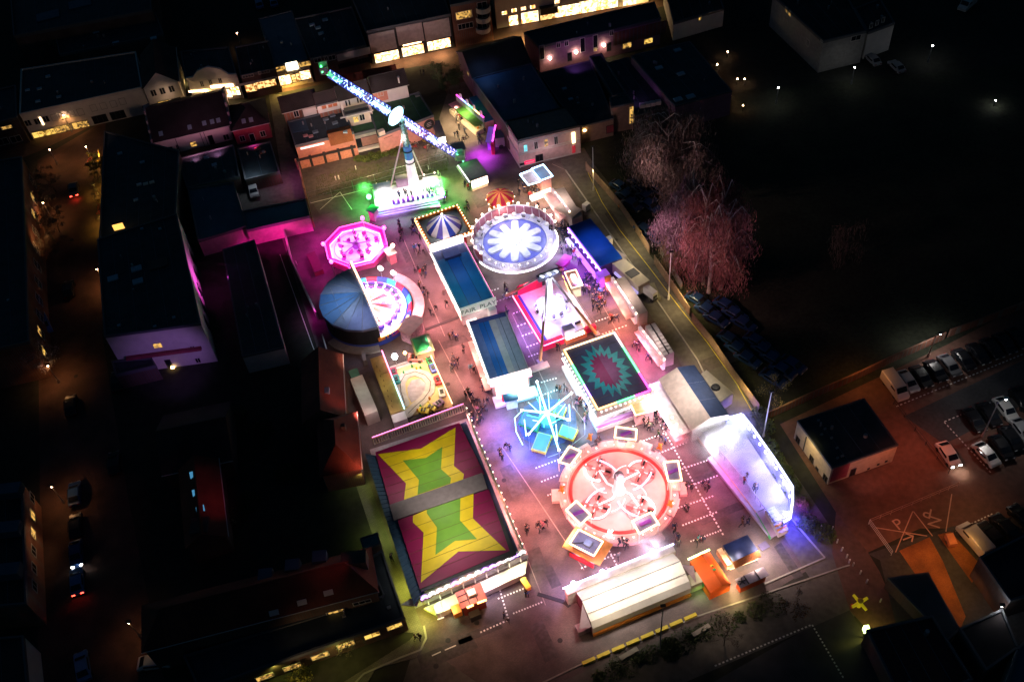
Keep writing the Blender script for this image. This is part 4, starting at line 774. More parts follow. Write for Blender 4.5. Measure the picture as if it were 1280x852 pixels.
wl(t, (-4, .5, 11), (.55, .75, 1), 1500, .8); wl(t, (-2, -5, 9), (.5, .6, 1), 600, .8); wl(t, (1.6, 0, 4.3), (1, .6, .45), 700, .3); wl(t, pol(9.4, -R(30), 4), (1, .4, .5), 600, .3); wl(t, pol(9, R(40), 4), (1, .15, .5), 350, .3)  # the high bluish lights are added to brighten the tarpaulin
f_ring = MB()
for k in range(5):
    a_ = R(38)-R(17)*k; mb = MB(); sector(mb, 7.6, 9.4, a_-R(17), a_, 1.15, 1.3, 0, 2); mb.build('walkway_awning', mat('pale_pink_canvas', (.62, .45, .42), .7), t)
t2 = thing('lamp_cluster_post', 'left one of two posts with pink white lamp heads north of the covered ride', 'lamp post', P(479, 352)); MB().tube((0, 0, 0), (0, 0, 3.2), .07).build('post', steel, t2); MB().ball((0, 0, 3.3), .4, n=8).ball((.3, .1, 3.0), .3).build('lamp_head', emi('pinkhead', (1, .75, .75), 12), t2); lampw((t2.location.x, t2.location.y, 4.2), (1, .5, .5), 500)
t2 = thing('lamp_cluster_post', 'right one of two posts with pink white lamp heads north of the covered ride', 'lamp post', P(495, 358)); MB().tube((0, 0, 0), (0, 0, 3.2), .07).build('post', steel, t2); MB().ball((0, 0, 3.3), .4, n=8).ball((.3, .1, 3.0), .3).build('lamp_head', MATS['lit_pinkhead'], t2); lampw((t2.location.x, t2.location.y, 4.2), (1, .5, .5), 500)

# ---- striped tent roofed booth
f = Fr((537.5, 309), (591, 291), (572, 258), 3.2); t = f.thing('striped_tent_booth', 'square booth with a blue and white striped cone roof inside an orange lit frame', 'fair booth')
W, D = f.w, f.d; MB().box(0, W, 0, D, 0, .4).build('platform', alu, t)
for x, y in ((.15, .15), (W-.15, .15), (W-.15, D-.15), (.15, D-.15)): MB().tube((x, y, 0), (x, y, 3.2), .1).build('post', whitep, t)
mb = MB(); mb.box(0, W, -.1, .35, 3.0, 3.5); mb.box(0, W, D-.35, D+.1, 3.0, 3.5); mb.box(-.1, .35, .36, D-.36, 3.0, 3.5); mb.box(W-.35, W+.1, .36, D-.36, 3.0, 3.5); mb.build('frame', orange_p, t)
MB().box(.36, W-.36, .36, D-.36, 3.0, 3.06).build('ceiling_sheet', mat('grey_green_tarp', (.25, .3, .28), .7), t)
c_ = (W/2, D/2)
for i in range(16):
    mb = MB(); a_, b_ = TAU*i/16, TAU*(i+1)/16; p1 = pol(3.1, a_, 3.3)+Vector((*c_, 0)); p2 = pol(3.1, b_, 3.3)+Vector((*c_, 0)); mb.face([(c_[0], c_[1], 6.0), p1, p2]).face([p1, p1-Vector((0, 0, .25)), p2-Vector((0, 0, .25)), p2]); mb.build('roof_stripe', (blue_p, white_f, mat('blue_violet_canvas', (.12, .1, .45), .6), white_f)[i % 4], t)
MB().ball((*c_, 6.1), .2).build('finial', bulb_w, t); cor = [(0, 0, 3.55), (W, 0, 3.55), (W, D, 3.55), (0, D, 3.55)]; bulbs(t, along(cor, .75, True), emi('orange_bulb', (1, .5, .25), 7), .13)
strip(t, [(0, -.15, 3.2), (W, -.15, 3.2)], led_w, .12); strip(t, [(-.15, 0, 3.2), (-.15, D, 3.2)], led_o, .09); wl(t, (W/2, -1.2, 4), (1, .6, .5), 700); wl(t, (-1.2, D/2, 3.5), (1, .5, .6), 700); wl(t, (W/2, D/2-.5, 8), (.95, .85, 1), 700, .5); wl(t, (W+.9, D/2, 3.5), (1, .5, .35), 300)  # the highest light is added to brighten the roof stripes
MB().box(1, W-1, 1, D-1, .4, 1.3).build('game_counter', red_p, t)

# ---- arcade halls
def text(body, size, m, parent, loc, rot, nm='lettering', ext=.02):
    c_ = bpy.data.curves.new(nm, 'FONT'); c_.body = body; c_.size = size; c_.extrude = ext; c_.align_x = 'CENTER'; c_.align_y = 'CENTER'; c_.materials.append(m)
    o = font_mesh(nm, c_); o['kind'] = 'stuff'; o.parent = parent; o.location = loc; o.rotation_euler = rot; return o
f = Fr((575.5, 386), (617.5, 372), (585.5, 297.5), 4.0); t = f.thing('arcade_hall', 'long blue roofed amusement arcade with FAIR PLAY sign at its lower end', 'amusement arcade')
W, D = f.w, f.d; MB().box(0, W, 0, D, 0, 3.3).build('hall', mat('arcade_wall', (.5, .42, .45), .6), t)
blues = [mat('sea_blue_tarp', (.003, .17, .33), .5, noise=.15), mat('mid_blue_tarp', (.002, .11, .36), .5, noise=.15), mat('teal_tarp', (.003, .14, .34), .5, noise=.15)]
for i, (x0, x1) in enumerate(((0, W*.3), (W*.3, W*.68), (W*.68, W))): MB().box(x0+.03, x1-.03, 0, D*.84, 3.3, 3.42).build('roof_strip', blues[i], t)
MB().box(0, W, D*.84+.01, D, 3.3, 3.38).build('roof_end', mat('navy_tarp', (.05, .06, .2), .6), t); MB().box(W*.25, W*.75, D*.8, D*.93, 3.42, 4.0).build('roof_unit', mat('violet_grey', (.15, .14, .3), .6), t)
for x in (W*.3, W*.68): MB().box(x-.03, x+.03, 0, D, 3.42, 3.5).build('roof_seam', dark, t)
for s_ in (0, 1): MB().box(-.1+s_*W, .12+s_*(W-.02), 0, D, 3.3, 3.75).build('edge_board', trim, t)
o = MB().box(-.2, W+.2, -.5, -.2, 2.7, 4.4).build('sign_board', mat('pale_green_sign', (.7, .8, .72), .5, es=.35), t); text('FAIR  PLAY', 1.25, mat('sign_letter', (.08, .22, .2), .5), o, (W/2, -.53, 3.5), (R(90), 0, 0))
MB().box(-.1, W+.1, D+.1, D+.7, 3.2, 4.6).build('sign_board', emi('white_sign', (1, .9, .92), 3), t); MB().box(W*.1, W*.4, -1.4, -.1, 0, 1.0).build('counter', emi('counter_glow', (1, .8, .72), 1.3), t); MB().box(W*.75, W*.98, -1.2, -.1, 0, 2.6).build('kiosk', whitep, t)
strip(t, [(-.2, 0, 3.3), (-.2, D, 3.3)], led_w, .14); strip(t, [(W+.2, 0, 3.3), (W+.2, D, 3.3)], led_p, .05)
bulbs(t, [(-.3, y, 2.9) for y in [k*1.25+.4 for k in range(11)]], bulb_w, .14)
for k in range(7): MB().box(-.04, .0, .6+k*2.0, 2.2+k*2, .5, 2.5).build('arcade_front', [goods('arcade_glow', (1, .75, .5), (1, .25, .3), 2.5, 2.5)][0], t)
for y, c_ in ((1.5, SAL), (6.5, SAL), (11.5, (1, .35, .4))): wl(t, (-1.8, y, 3.4), c_, 1200, .4)
wl(t, (W/2, -1.6, 3.2), (1, .8, .7), 350); wl(t, (W/2, D+1.4, 4.0), (1, .8, .85), 300); wl(t, (W/2, D*.3, 10), (.35, .8, 1), 800, .8); wl(t, (W/2, D*.75, 10), (.4, .6, 1), 600, .8)  # two bluish lights added high over the roof, without fixtures
f = Fr((613.5, 474), (660.5, 461), (626, 388), 4.0); t = f.thing('arcade_hall', 'second long arcade with navy, blue and beige roof strips below the FAIR PLAY hall', 'amusement arcade')
W, D = f.w, f.d; MB().box(0, W, 0, D, 0, 3.3).build('hall', mat('arcade_wall', (.5, .42, .45), .6), t)
st = [(0, .2, mat('steel_blue_tarp', (.10, .15, .32), .5)), (.2, .5, blues[1]), (.5, .68, mat('beige_tarp', (.42, .38, .34), .7, noise=.15)), (.68, 1, mat('grey_tarp', (.3, .3, .33), .7, noise=.15))]
for a_, b_, m_ in st: MB().box(a_*W+.02, b_*W-.02, 0, D*.93, 3.3, 3.42).build('roof_strip', m_, t)
MB().box(0, W, D*.93+.01, D, 3.3, 3.45).build('roof_end', mat('navy_tarp', (.05, .06, .2)), t)
for x in (.35, .8): MB().box(W*x-.03, W*x+.03, 0, D*.93, 3.42, 3.48).build('roof_seam', dark, t)
MB().box(-.15, -.01, 0, D, 3.2, 3.7).build('edge_board', trim, t); MB().box(W+.01, W+.2, 0, D, 3.2, 3.6).build('edge_board', mat('beige_tarp', (.42, .38, .34)), t)
strip(t, [(-.25, 0, 3.3), (-.25, D, 3.3)], led_w, .16); MB().box(-1.1, -.2, 0, D*.8, 1.6, 1.75).build('awning', mat('pink_canvas', (.7, .45, .4), .7), t)
MB().box(-.3, W+.3, -.6, -.05, 2.9, 4.2).build('sign_board', emi('pink_white_sign', (1, .8, .78), 1.5), t); MB().box(-.3, W+.6, -2.6, -.6, 0, .5).build('step', white_f, t); MB().box(.4, W-.4, -.6, -.4, .5, 2.6).build('arcade_front', MATS['arcade_glow'], t)
strip(t, [(-.3, -.65, 3.0), (W+.3, -.65, 3.0)], led_p, .07); MB().box(1, 1.5, -2.1, -1.5, .5, 1.6).build('claw_machine', red_p, t)
bulbs(t, [(-.35, y, 2.9) for y in [k*1.25+.4 for k in range(11)]], bulb_w, .14)
for y, c_ in ((2, SAL), (7, SAL), (12, SAL)): wl(t, (-2.0, y, 3.2), c_, 1150, .4)
wl(t, (W/2, -2.0, 3), (1, .85, .8), 900); wl(t, (W/2, D*.25, 10), (.5, .8, 1), 800, .8); wl(t, (W/2, D*.75, 10), (.6, .75, 1), 800, .8); wl(t, (W+2.2, 8, 4), PUR, 500); wl(t, (W+2.2, 12, 4), (1, .4, .5), 400)  # the overhead pair is added to light the roof strips

# ---- little round carousel
f = Fc((627, 262), 0); t = thing('kiddie_carousel', 'small round carousel with a red and orange striped cone canopy', 'carousel', f.o)
for i in range(16):
    mb = MB(); a_, b_ = TAU*i/16, TAU*(i+1)/16; p1 = pol(2.5, a_, 3.0); p2 = pol(2.5, b_, 3.0); q1 = pol(1.5, a_, 3.7); q2 = pol(1.5, b_, 3.7); mb.face([(0, 0, 4.3), q1, q2]).face([q1, p1, p2, q2]).face([p1, p1-Vector((0, 0, .35)), p2-Vector((0, 0, .35)), p2]); mb.build('canopy_stripe', (mat('crimson_canvas', (.75, .02, .08), .6), mat('orange_canvas', (.9, .42, .12), .6))[i % 2], t)
MB().lathe([(2.4, 0), (2.4, .35), (.01, .35)], 24).build('platform', white_f, t); MB().lathe([(.5, .3), (.45, 3.2)], 10).build('centre_column', red_p, t); MB().tube((0, 0, 4.3), (0, 0, 4.9), .06).build('finial', orange_p, t)
cm = carseat(orange_p, .35)
for i in range(8): inst('ride_car', cm, t, pol(1.8, TAU*i/8, .35), TAU*i/8); MB().tube(pol(2.2, TAU*i/8, .35), pol(2.2, TAU*i/8, 3), .04).build('pole', trim, t)
bulbs(t, [pol(2.55, TAU*i/12, 2.75) for i in range(12)], bulb_w, .12); wl(t, (0, -3.3, 3.2), (1, .65, .5), 500); wl(t, (0, 0, 2.6), WARM, 250)
wl(t, (-1, -1.5, 8.5), (1, .75, .65), 700)  # added overhead light for the dark canopy

# ---- white petal ride
f = Fc((644, 306), H0); t = thing('petal_disc_ride', 'big round ride glowing white, pale petals on a blue disc inside a bulb ringed fence', 'fairground ride', f.o, f.rz)
MB().lathe([(7.4, 0), (7.4, .9), (7.0, 1.0), (5.6, 1.0)], 56).build('deck', mat('lilac_deck', (.6, .58, .75), .4, noise=.1), t)
MB().lathe([(5.6, 1.0), (5.5, .8), (.01, .8)], 48).build('disc', mat('blue_disc', (.16, .18, .6), .35), t)
for i in range(12):
    a_ = TAU*(i+.3)/12; mb = MB(); k_ = (1, .93, 1.02, .9)[i % 4]; pt = [(0.3, 0), (1.2, -.28), (2.9*k_, -.70), (4.8*k_, -.62), (5.1*k_, -.3), (5.1*k_, .3), (4.8*k_, .62), (2.9*k_, .70), (1.2, .28)]
    mb.prism([pol(1, a_)*x+pol(1, a_+R(90))*y for x, y in pt], .8, 1.15); mb.build('petal', mat('petal_white', (.62, .64, .8), .4, es=.12, ec=(.8, .85, 1)), t)
MB().lathe([(1.1, 1.1), (.9, 2.0), (.01, 2.3)], 18).build('hub', mat('petal_hub', (.8, .8, .85), .4, es=1.2), t); cm = carseat(mat('white_car', (.75, .72, .8), .3), .45)
for i in range(12): a_ = TAU*(i+.8)/12; inst('ride_car', cm, t, pol(5.9, a_, 1.0), a_-R(90)) if i < 6 else None
af0, af1 = R(-5), R(200)
MB().lathe([(7.35, .9), (7.35, 2.7), (7.2, 2.7), (7.2, .9)], 40, a0=af0, a1=af1).build('back_fence', mat('wine_panel', (.35, .12, .16), .5), t)
MB().lathe([(7.3, 2.7), (7.45, 2.85), (7.3, 2.9)], 40, a0=af0, a1=af1).build('fence_cap', whitep, t)
for i in range(18): a_ = af0+(af1-af0)*i/17; MB().tube(pol(7.2, a_, .9), pol(7.2, a_, 2.7), .06, n=5).build('fence_post', whitep, t)
bulbs(t, [pol(7.45, af0+(af1-af0)*i/15, 3.15) for i in range(16)], emi('globe_warm', (1, .72, .55), 5), .25, 'globe_lamp')
me = MB().lathe([(.45, 0), (.42, .3), (.25, .5), (.01, .55)], 10).mesh('seat_shell', whitep)
for i in range(11): inst('seat_shell', me, t, pol(6.75, R(12)+R(14.5)*i, 1.0))
mb = MB()
for i in range(40): a_ = R(200)+R(150)*i/39; mb.tube(pol(6.9, a_, 1.0), pol(6.9, a_, 1.9), .03, n=4)
for z in (1.9, 1.45): mb.path([pol(6.9, R(200)+R(150)*i/30, z) for i in range(31)], .035, 4)
mb.build('railing', steel, t); strip(t, [pol(7.5, R(195)+R(165)*i/40, .55) for i in range(41)], emi('rim_led', (1, .93, .85), 5), .13)
bulbs(t, [pol(6.3, R(205)+R(13)*i, 1.15) for i in range(11)], emi('deck_bulb', (1, .8, .75), 4), .14)
for i in range(24): a_ = TAU*i/24; MB().tube(pol(5.75, a_, 1.01), pol(6.6, a_, 1.01), .03, n=4).build('deck_seam', mat('deck_seam', (.3, .3, .42)), t)
MB().lathe([(5.75, 1.0), (5.7, 1.12), (5.6, 1.0)], 48).build('inner_rim', whitep, t)
for i in range(30): a_ = R(195)+R(165)*i/29; MB().box(-.28, .28, -.03, .03, 0, .6).build('skirt_board', (mat('skirt_white', (.7, .7, .75), .5), mat('skirt_lilac', (.45, .42, .7), .5))[i % 2], t, loc=pol(7.44, a_, .1)).rotation_euler = (0, 0, a_+R(90))
for i in range(6): wl(t, pol(5.9, TAU*i/6, 4.2), ((.8, .82, 1), (.75, .78, 1))[i % 2], 420, .5)
wl(t, (0, 0, 3.4), (.8, .83, 1), 1300, .6); wl(t, pol(8.8, R(-40), 3), (.6, 1, .75), 700); wl(t, pol(9.2, R(240), 3.2), (1, .8, .75), 500)  # the centre light is added for a hot middle

# ---- pendulum ride under a tripod of beams
f = Fr((682, 428), (741, 406), (698, 350), .8); t = f.thing('pendulum_ride', 'pendulum ride under four long slanting beams, red edged platform with a blinding white floor', 'fairground ride')
W, D = f.w, f.d; MB().box(0, W, 0, D, 0, .8).build('platform', white_f, t); MB().box(-.7, 0, -.3, D, 0, .9).build('side_board', red_p, t); MB().box(-.001, .45, .3, D-.3, .8, .86).build('side_step', blue_p, t)
MB().box(.2, W*.55, D-.2, D, .8, 2.8).build('back_panel', mat('red_panel', (.75, .02, .12), .5), t); MB().box(W*.62, W, D-.2, D, .8, 2.2).build('back_panel', mat('dark_lattice', (.3, .28, .36), .5), t)
MB().box(-.9, W*.34, -.9, -.02, 0, 1.3).build('front_panel', MATS['red_panel'], t); MB().box(W*.36, W*.8, -1.3, -.5, 0, 1.0).build('front_panel', mat('orange_counter', (.8, .3, .15), .5), t); MB().box(W*.38, W*.6, -.4, .8, .8, 2.2).build('operator_cabin', mat('lilac_cabin', (.4, .4, .6), .4), t)
for k in range(3): MB().box(W*.38+k*1.1, W*.38+.9+k*1.1, -1.25, -.7, 1.0, 1.3).build('white_lamp_box', emi('boxlamp', (1, .9, .85), 5), t)
MB().box(W*.82, W+.3, -.6, 0, 0, 1.1).build('front_panel', MATS['red_panel'], t)
ap = f.L(690, 343, 9.6); feet = [(632, 370), (675, 452), (746, 418), (704, 337)]; cc = f.L(689, 394)
ft = [f.L(*p) for p in feet]; ap = (ft[0]+ft[1]+ft[2]+ft[3])/4+Vector((0, 0, 9.6))
wy = mat('beam_yellow', (.85, .5, .2), .5); ww = mat('beam_white', (.75, .73, .78), .5)
for p in ft:
    mid = p.lerp(ap, .45); o = MB().tube(p, mid, .26, .2, 8).build('beam', wy, t); MB().tube(mid, ap, .2, .15, 8).build('beam_upper', ww, o); MB().box(-.45, .45, -.45, .45, 0, .25).build('foot_plate', steel, t, loc=p); strip(o, [mid+Vector((0, 0, .25)), ap+Vector((0, 0, .1))], led_w, .04)
MB().tube(ap-Vector((1.6, 0, 0)), ap+Vector((1.6, 0, 0)), .28).build('axle', steel, t); bulbs(t, [ap+Vector((x_, -.7, .3)) for x_ in (-1.2, 0, 1.2)], bulb_c, .16); wl(t, ap+Vector((0, -1, 1.2)), (.8, .85, 1), 300); MB().box(-1.9, 1.9, -.6, .6, -.3, .3).build('motor_housing', mat('grey_lattice', (.25, .27, .4), .4), t, loc=ap-Vector((0, 0, .5)))
gb = ap+Vector((0, -.4, -7.7)); MB().tube(ap-Vector((0, 0, .6)), gb, .5, .42, 8).build('pendulum_arm', emi('arm_glow', (.9, .88, 1), 3), t)
MB().lathe([(2.6, 0), (2.6, .25), (.6, .5), (.01, .5)], 20).build('gondola_ring', mat('white_gondola', (.8, .78, .85), .4, es=.8), t, loc=gb)
cm = carseat(mat('white_car', (.75, .72, .8)), .4)
for i in range(10): inst('ride_car', cm, t, gb+pol(2.6, TAU*i/10, 0), TAU*i/10+R(90))
strip(t, [(-.75, -.4, 1.0), (-.75, D, 1.0)], led_p, .09); strip(t, [(-.7, -.95, 1.35), (W*.34, -.95, 1.35)], led_p, .08); strip(t, [(W*.8, -.3, 1.5), (W+.1, D, 1.5)], led_o, .07)
mb = MB(); mb.path([Vector((W-.2, 0, 1.9)), Vector((W-.2, D, 1.9))], .05); mb.path([Vector((W-1.4, .5, 1.9)), Vector((W-1.4, D-1, 1.9))], .05)
for k in range(10): mb.tube((W-.2, k*D/9, .8), (W-.2, k*D/9, 1.9), .04, n=4)
mb.build('railing', steel, t)
for x, y in ((2, 3), (5.5, 3), (2, 7), (5.5, 7), (4, 5)): wl(t, (x, y, 3.0), (.5, .42, 1), 560, .5)
for p, c_, w_ in (((2, 10.8, 3.8), (1, .1, .3), 500), ((-1.8, 4, 3), (.4, .22, 1), 1100), ((-1.8, 9, 3.5), (.75, .2, 1), 700), ((2.5, -2, 3), (1, .5, .35), 500), ((W+1.5, 3, 3.5), (1, .5, .5), 600), ((W+1.5, 8, 3), (.6, .3, 1), 600)): wl(t, p, c_, w_)
bm = MB().box(-.05, .45, 0, .05, 0, .5).mesh('deck_box', dark)
for x, y in ((5.9, 1.3), (6.3, 6.5), (2.2, 6.6)): inst('deck_box', bm, t, (x, y, .8), 0, (2, 3, 1))

# ---- dodgem hall with star painted roof
f = Fr((516, 752), (657, 687), (581, 523), 2.6); t = f.thing('dodgem_hall', 'large dodgem hall whose maroon roof carries two yellow and green stars', 'fairground ride')
LZ = 4.0; W, D = f.w, f.d
def rf(pxs, z, nm, m, th=.06, par=t, label=None):
    o = MB().prism([f.L(x, y, LZ) for x, y in pxs], z, z+th).build(nm, m, par)
    if label: o['label'] = label
    return o
MB().prism([f.L(x, y, 1.0) for x, y in ((517, 756), (660, 692), (584, 522), (462, 561))], 0, .9).build('platform', alu, t)
rf([(472, 567), (575, 529), (646, 692), (526, 738)], 3.6, 'roof_frame', dark, .35)
mar = mat('maroon_tarp', (.27, .004, .075), .5, noise=.12, scale=.8); yel = mat('yellow_tarp', (.85, .62, .002), .5, noise=.12, scale=.8); grn = mat('lime_tarp', (.16, .38, .02), .5, noise=.15, scale=.8)
rf([(469, 565), (574, 528), (605.5, 592), (487.5, 631)], 3.97, 'roof_panel', mar, .05); rf([(497, 650), (611, 611), (637, 688), (525, 736)], 3.97, 'roof_panel', mar, .05)
v2 = r(1, 2); w3 = r(1, 3)
rf([v2(*p) for p in ((608, 565), (740, 795-90), (750, 712), (740, 795), (1035, 695), (1040, 665), (990, 625), (998, 432), (825, 538))][:1]+[v2(*p) for p in ((750, 712), (740, 795), (1035, 695), (1040, 665), (990, 625), (998, 432), (825, 538))], 4.03, 'yellow_star', yel, .02)
rf([v2(*p) for p in ((735, 598), (815, 695), (808, 768), (972, 712), (975, 685), (925, 640), (932, 530), (850, 585))], 4.06, 'green_star', grn, .02)
rf([w3(*p) for p in ((785, 22), (785, 55), (838, 105), (825, 355), (1012, 200), (1250, 193), (1085, 35), (1088, -89), (1020, -66), (850, -8))], 4.03, 'yellow_star', yel, .02)
rf([w3(*p) for p in ((855, -8), (855, 10), (905, 80), (898, 217), (995, 147), (1105, 138), (1020, 45), (1022, -66))], 4.06, 'green_star', grn, .02)
rf([v2(*p) for p in ((668, 822), (1132, 662), (1157, 740), (690, 900))], 4.09, 'gangway', mat('grey_gangway', (.24, .2, .2), .8, noise=.2), .12)
rf([(455, 563), (472, 566.5), (530, 737), (516, 752)], 3.2, 'side_roof', mat('ribbed_navy', (.035, .09, .16), .6, noise=.2), .15)
for k in range(34):
    a_ = Vector(f.L(455, 563, LZ)).lerp(f.L(516, 752, LZ), k/34+.01); b_ = Vector(f.L(472, 566.5, LZ)).lerp(f.L(530, 737, LZ), k/34+.01); MB().tube(Vector((a_.x, a_.y, 3.38)), Vector((b_.x, b_.y, 3.38)), .06, n=4).build('rib', MATS['ribbed_navy'], t)
rf([(575, 526), (582, 523), (650, 692), (640, 692)], 3.2, 'side_roof', mat('navy_edge', (.03, .05, .12), .6), .15)
for k in range(1, 6): # tarp seams
    for q0, q1, q2, q3 in (((469, 565), (487.5, 631), (574, 528), (605.5, 592)), ((497, 650), (525, 736), (611, 611), (637, 688))):
        a_ = f.L(q0[0]+(q1[0]-q0[0])*k/6, q0[1]+(q1[1]-q0[1])*k/6, LZ); b_ = f.L(q2[0]+(q3[0]-q2[0])*k/6, q2[1]+(q3[1]-q2[1])*k/6, LZ); MB().tube(Vector((a_.x, a_.y, 4.085)), Vector((b_.x, b_.y, 4.085)), .022, n=4).build('roof_seam', mat('seam', (.2, .12, .05), .7), t)
q = MB().prism([f.L(*p, 2.4) for p in ((500, 755), (528, 738), (521, 757))], 2.2, 2.3).build('corner_canvas', mat('grey_canvas', (.4, .42, .42), .7), t)
# balustrade at the back, light truss to the right, marquee at the front
a_, b_ = f.L(466, 549, 3.4), f.L(580, 507, 3.4); a_.z = b_.z = 0
tr = MB()
for z in (2.2, 3.6): tr.tube((a_.x, a_.y, z), (b_.x, b_.y, z), .09)
for k in range(40): p = a_.lerp(b_, k/39); tr.tube((p.x, p.y, 2.2), (p.x, p.y, 3.6), .09, n=4)
tr.build('balustrade', mat('cream_paint', (.65, .55, .42), .5), t); strip(t, [(a_.x, a_.y+.1, 3.8), (b_.x, b_.y+.1, 3.8)], led_p, .04)
c_ = f.L(655, 690, 3.4); c_.z = 0; b2 = f.L(582, 512, 3.4); b2.z = 0
tr = MB()
for z in (2.6, 4.2): tr.tube((b2.x, b2.y, z), (c_.x, c_.y, z), .1)
n_ = 30
for k in range(n_): p = b2.lerp(c_, k/n_); q = b2.lerp(c_, (k+1)/n_); tr.tube((p.x, p.y, 2.6), (q.x, q.y, 4.2), .06, n=4); tr.tube((p.x, p.y, 4.2), (q.x, q.y, 2.6), .06, n=4)
tr.build('side_truss', mat('cream_paint', (.65, .55, .42)), t)
bulbs(t, [b2.lerp(c_, (k+.5)/42)+Vector((.14, 0, 3.4+.7*(-1)**k)) for k in range(42)], emi('pale_bulb', (1, .85, .6), 5), .12)
fa, fb = f.L(525, 747, 3.0), f.L(656, 687, 3.0); fa.z = fb.z = 0; dr = (fb-fa).normalized(); nn = Vector((dr.y, -dr.x, 0)); LL = (fb-fa).length
MB().prism([fa, fb, fb+nn*.4, fa+nn*.4], 2.4, 3.5).build('marquee', mat('pale_marquee', (.6, .6, .5), .5), t)
cl = [led_v, led_w, emi('led_pinkw', (1, .6, .75), 5), led_w]
for k in range(14):
    p = fa+dr*(LL*(k+.1)/14)+nn*.42; q = fa+dr*(LL*(k+.85)/14)+nn*.42; MB().path([Vector((p.x, p.y, 3.3)), (p+q).to_3d()/2+Vector((0, 0, 3.65)), Vector((q.x, q.y, 3.3))], .2, 5).build('marquee_light', cl[k % 4] if k not in (0, 12, 9) else led_v, t)
MB().prism([fa+nn*.5, fb+nn*.5, fb+nn*2.2-dr*1.2, fa+nn*2.2+dr*1.2], .6, 1.0).build('front_step', mat('pale_green_step', (.55, .62, .5), .5), t)
MB().prism([fa+nn*2.2+dr*1.2, fb+nn*2.2-dr*1.2, fb+nn*2.26-dr*1.2, fa+nn*2.26+dr*1.2], .1, 1.3).build('step_fascia', cream, t)
for k in range(9): p = fa+dr*(LL*(k+.5)/9)+nn*.2; MB().tube((p.x, p.y, .9), (p.x, p.y, 2.5), .09).build('post', whitep, t)
for k, c_c in enumerate(((.8, 1, .5), (1, .9, .6), (1, .7, .7), (1, .85, .55))): p = fa+dr*(LL*(k+.5)/4)+nn*1.6; wl(t, (p.x, p.y, 2.6), c_c, 520, .3)
for k in range(4): p = b2.lerp(Vector(f.L(655, 690, 3.4)).xy.to_3d(), (k+.5)/4); wl(t, (p.x+2.0, p.y, 4.2), SAL, 900, .4)
# added overhead lights above the roof, without any fixture
for px, pw in (((560, 560), 750), ((545, 610), 900), ((560, 660), 900), ((600, 640), 700), ((500, 590), 650), ((540, 705), 750), ((600, 690), 500)): p = f.L(*px, 4); wl(t, (p.x, p.y, 12), (1, .9, .8), pw*1.25, 1.0)
# ---- starburst roofed dodgems
f = Fr((747.5, 512), (812.5, 488.5), (769, 416), 4.2); t = f.thing('starburst_hall', 'ride hall with a jagged turquoise and maroon starburst painted on its dark roof', 'fairground ride')
W, D = f.w, f.d; MB().box(-.6, W+.3, -.9, D, 0, .8).build('platform', white_f, t); MB().box(.1, W-.1, .1, D-.1, 3.4, 4.2).build('roof_frame', dark, t)
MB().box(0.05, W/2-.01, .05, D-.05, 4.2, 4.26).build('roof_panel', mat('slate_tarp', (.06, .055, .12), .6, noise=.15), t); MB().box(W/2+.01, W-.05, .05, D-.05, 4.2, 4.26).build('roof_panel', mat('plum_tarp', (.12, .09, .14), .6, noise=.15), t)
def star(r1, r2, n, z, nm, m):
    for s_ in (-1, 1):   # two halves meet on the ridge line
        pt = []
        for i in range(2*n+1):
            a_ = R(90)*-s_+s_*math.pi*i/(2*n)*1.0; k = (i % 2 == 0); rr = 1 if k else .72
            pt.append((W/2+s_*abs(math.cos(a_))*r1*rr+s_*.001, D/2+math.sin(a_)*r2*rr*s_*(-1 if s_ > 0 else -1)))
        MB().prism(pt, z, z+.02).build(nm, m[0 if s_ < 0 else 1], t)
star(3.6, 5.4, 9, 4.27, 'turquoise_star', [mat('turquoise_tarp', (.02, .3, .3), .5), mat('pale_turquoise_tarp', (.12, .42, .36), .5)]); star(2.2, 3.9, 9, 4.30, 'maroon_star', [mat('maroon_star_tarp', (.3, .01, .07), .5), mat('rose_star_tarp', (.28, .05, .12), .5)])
e = [(0, 0, 4.35), (W, 0, 4.35), (W, D, 4.35), (0, D, 4.35)]
MB().box(-.05, W+.05, -.35, 0, 2.6, 4.3).build('fascia', whitep, t); MB().box(-.35, -.05, -.35, D, 2.6, 4.3).build('fascia', whitep, t); MB().box(W+.05, W+.3, 0, D, 2.6, 4.3).build('fascia', whitep, t); MB().box(-.35, W+.3, D+.01, D+.3, 2.6, 4.3).build('fascia', whitep, t)
for a_, b_, m_ in (((0, 0), (.35, 0), led_o), ((.35, 0), (.7, 0), led_g), ((.7, 0), (1, 0), led_m), ((1, 0), (1, .3), led_m), ((1, .3), (1, .75), led_g), ((1, .75), (1, 1), led_w), ((1, 1), (0, 1), emi('led_amber', (1, .65, .3), 5)), ((0, 1), (0, .75), led_o), ((0, .75), (0, .4), led_g), ((0, .4), (0, .2), led_v), ((0, .2), (0, 0), led_o)):
    strip(t, [(a_[0]*W, a_[1]*D, 4.38), (b_[0]*W, b_[1]*D, 4.38)], m_, .11)
MB().box(-.55, W+.2, -.8, -.36, .8, 1.5).build('front_barrier', mat('violet_barrier', (.45, .25, .6), .4), t)
strip(t, [(-.4, -.4, 2.6), (W, -.4, 2.6)], led_w, .1); strip(t, [(-.4, -.3, 2.6), (-.4, D, 2.6)], led_w, .12)
for x, y in ((0, 0), (W/2, 0), (W, 0), (0, D/2), (0, D), (W, D)): MB().tube((x, y, .8), (x, y, 3.4), .1).build('post', whitep, t)
for k in range(3): wl(t, (-1.5, D*(k+.5)/3, 3.2), (1, .75, .6), 650)
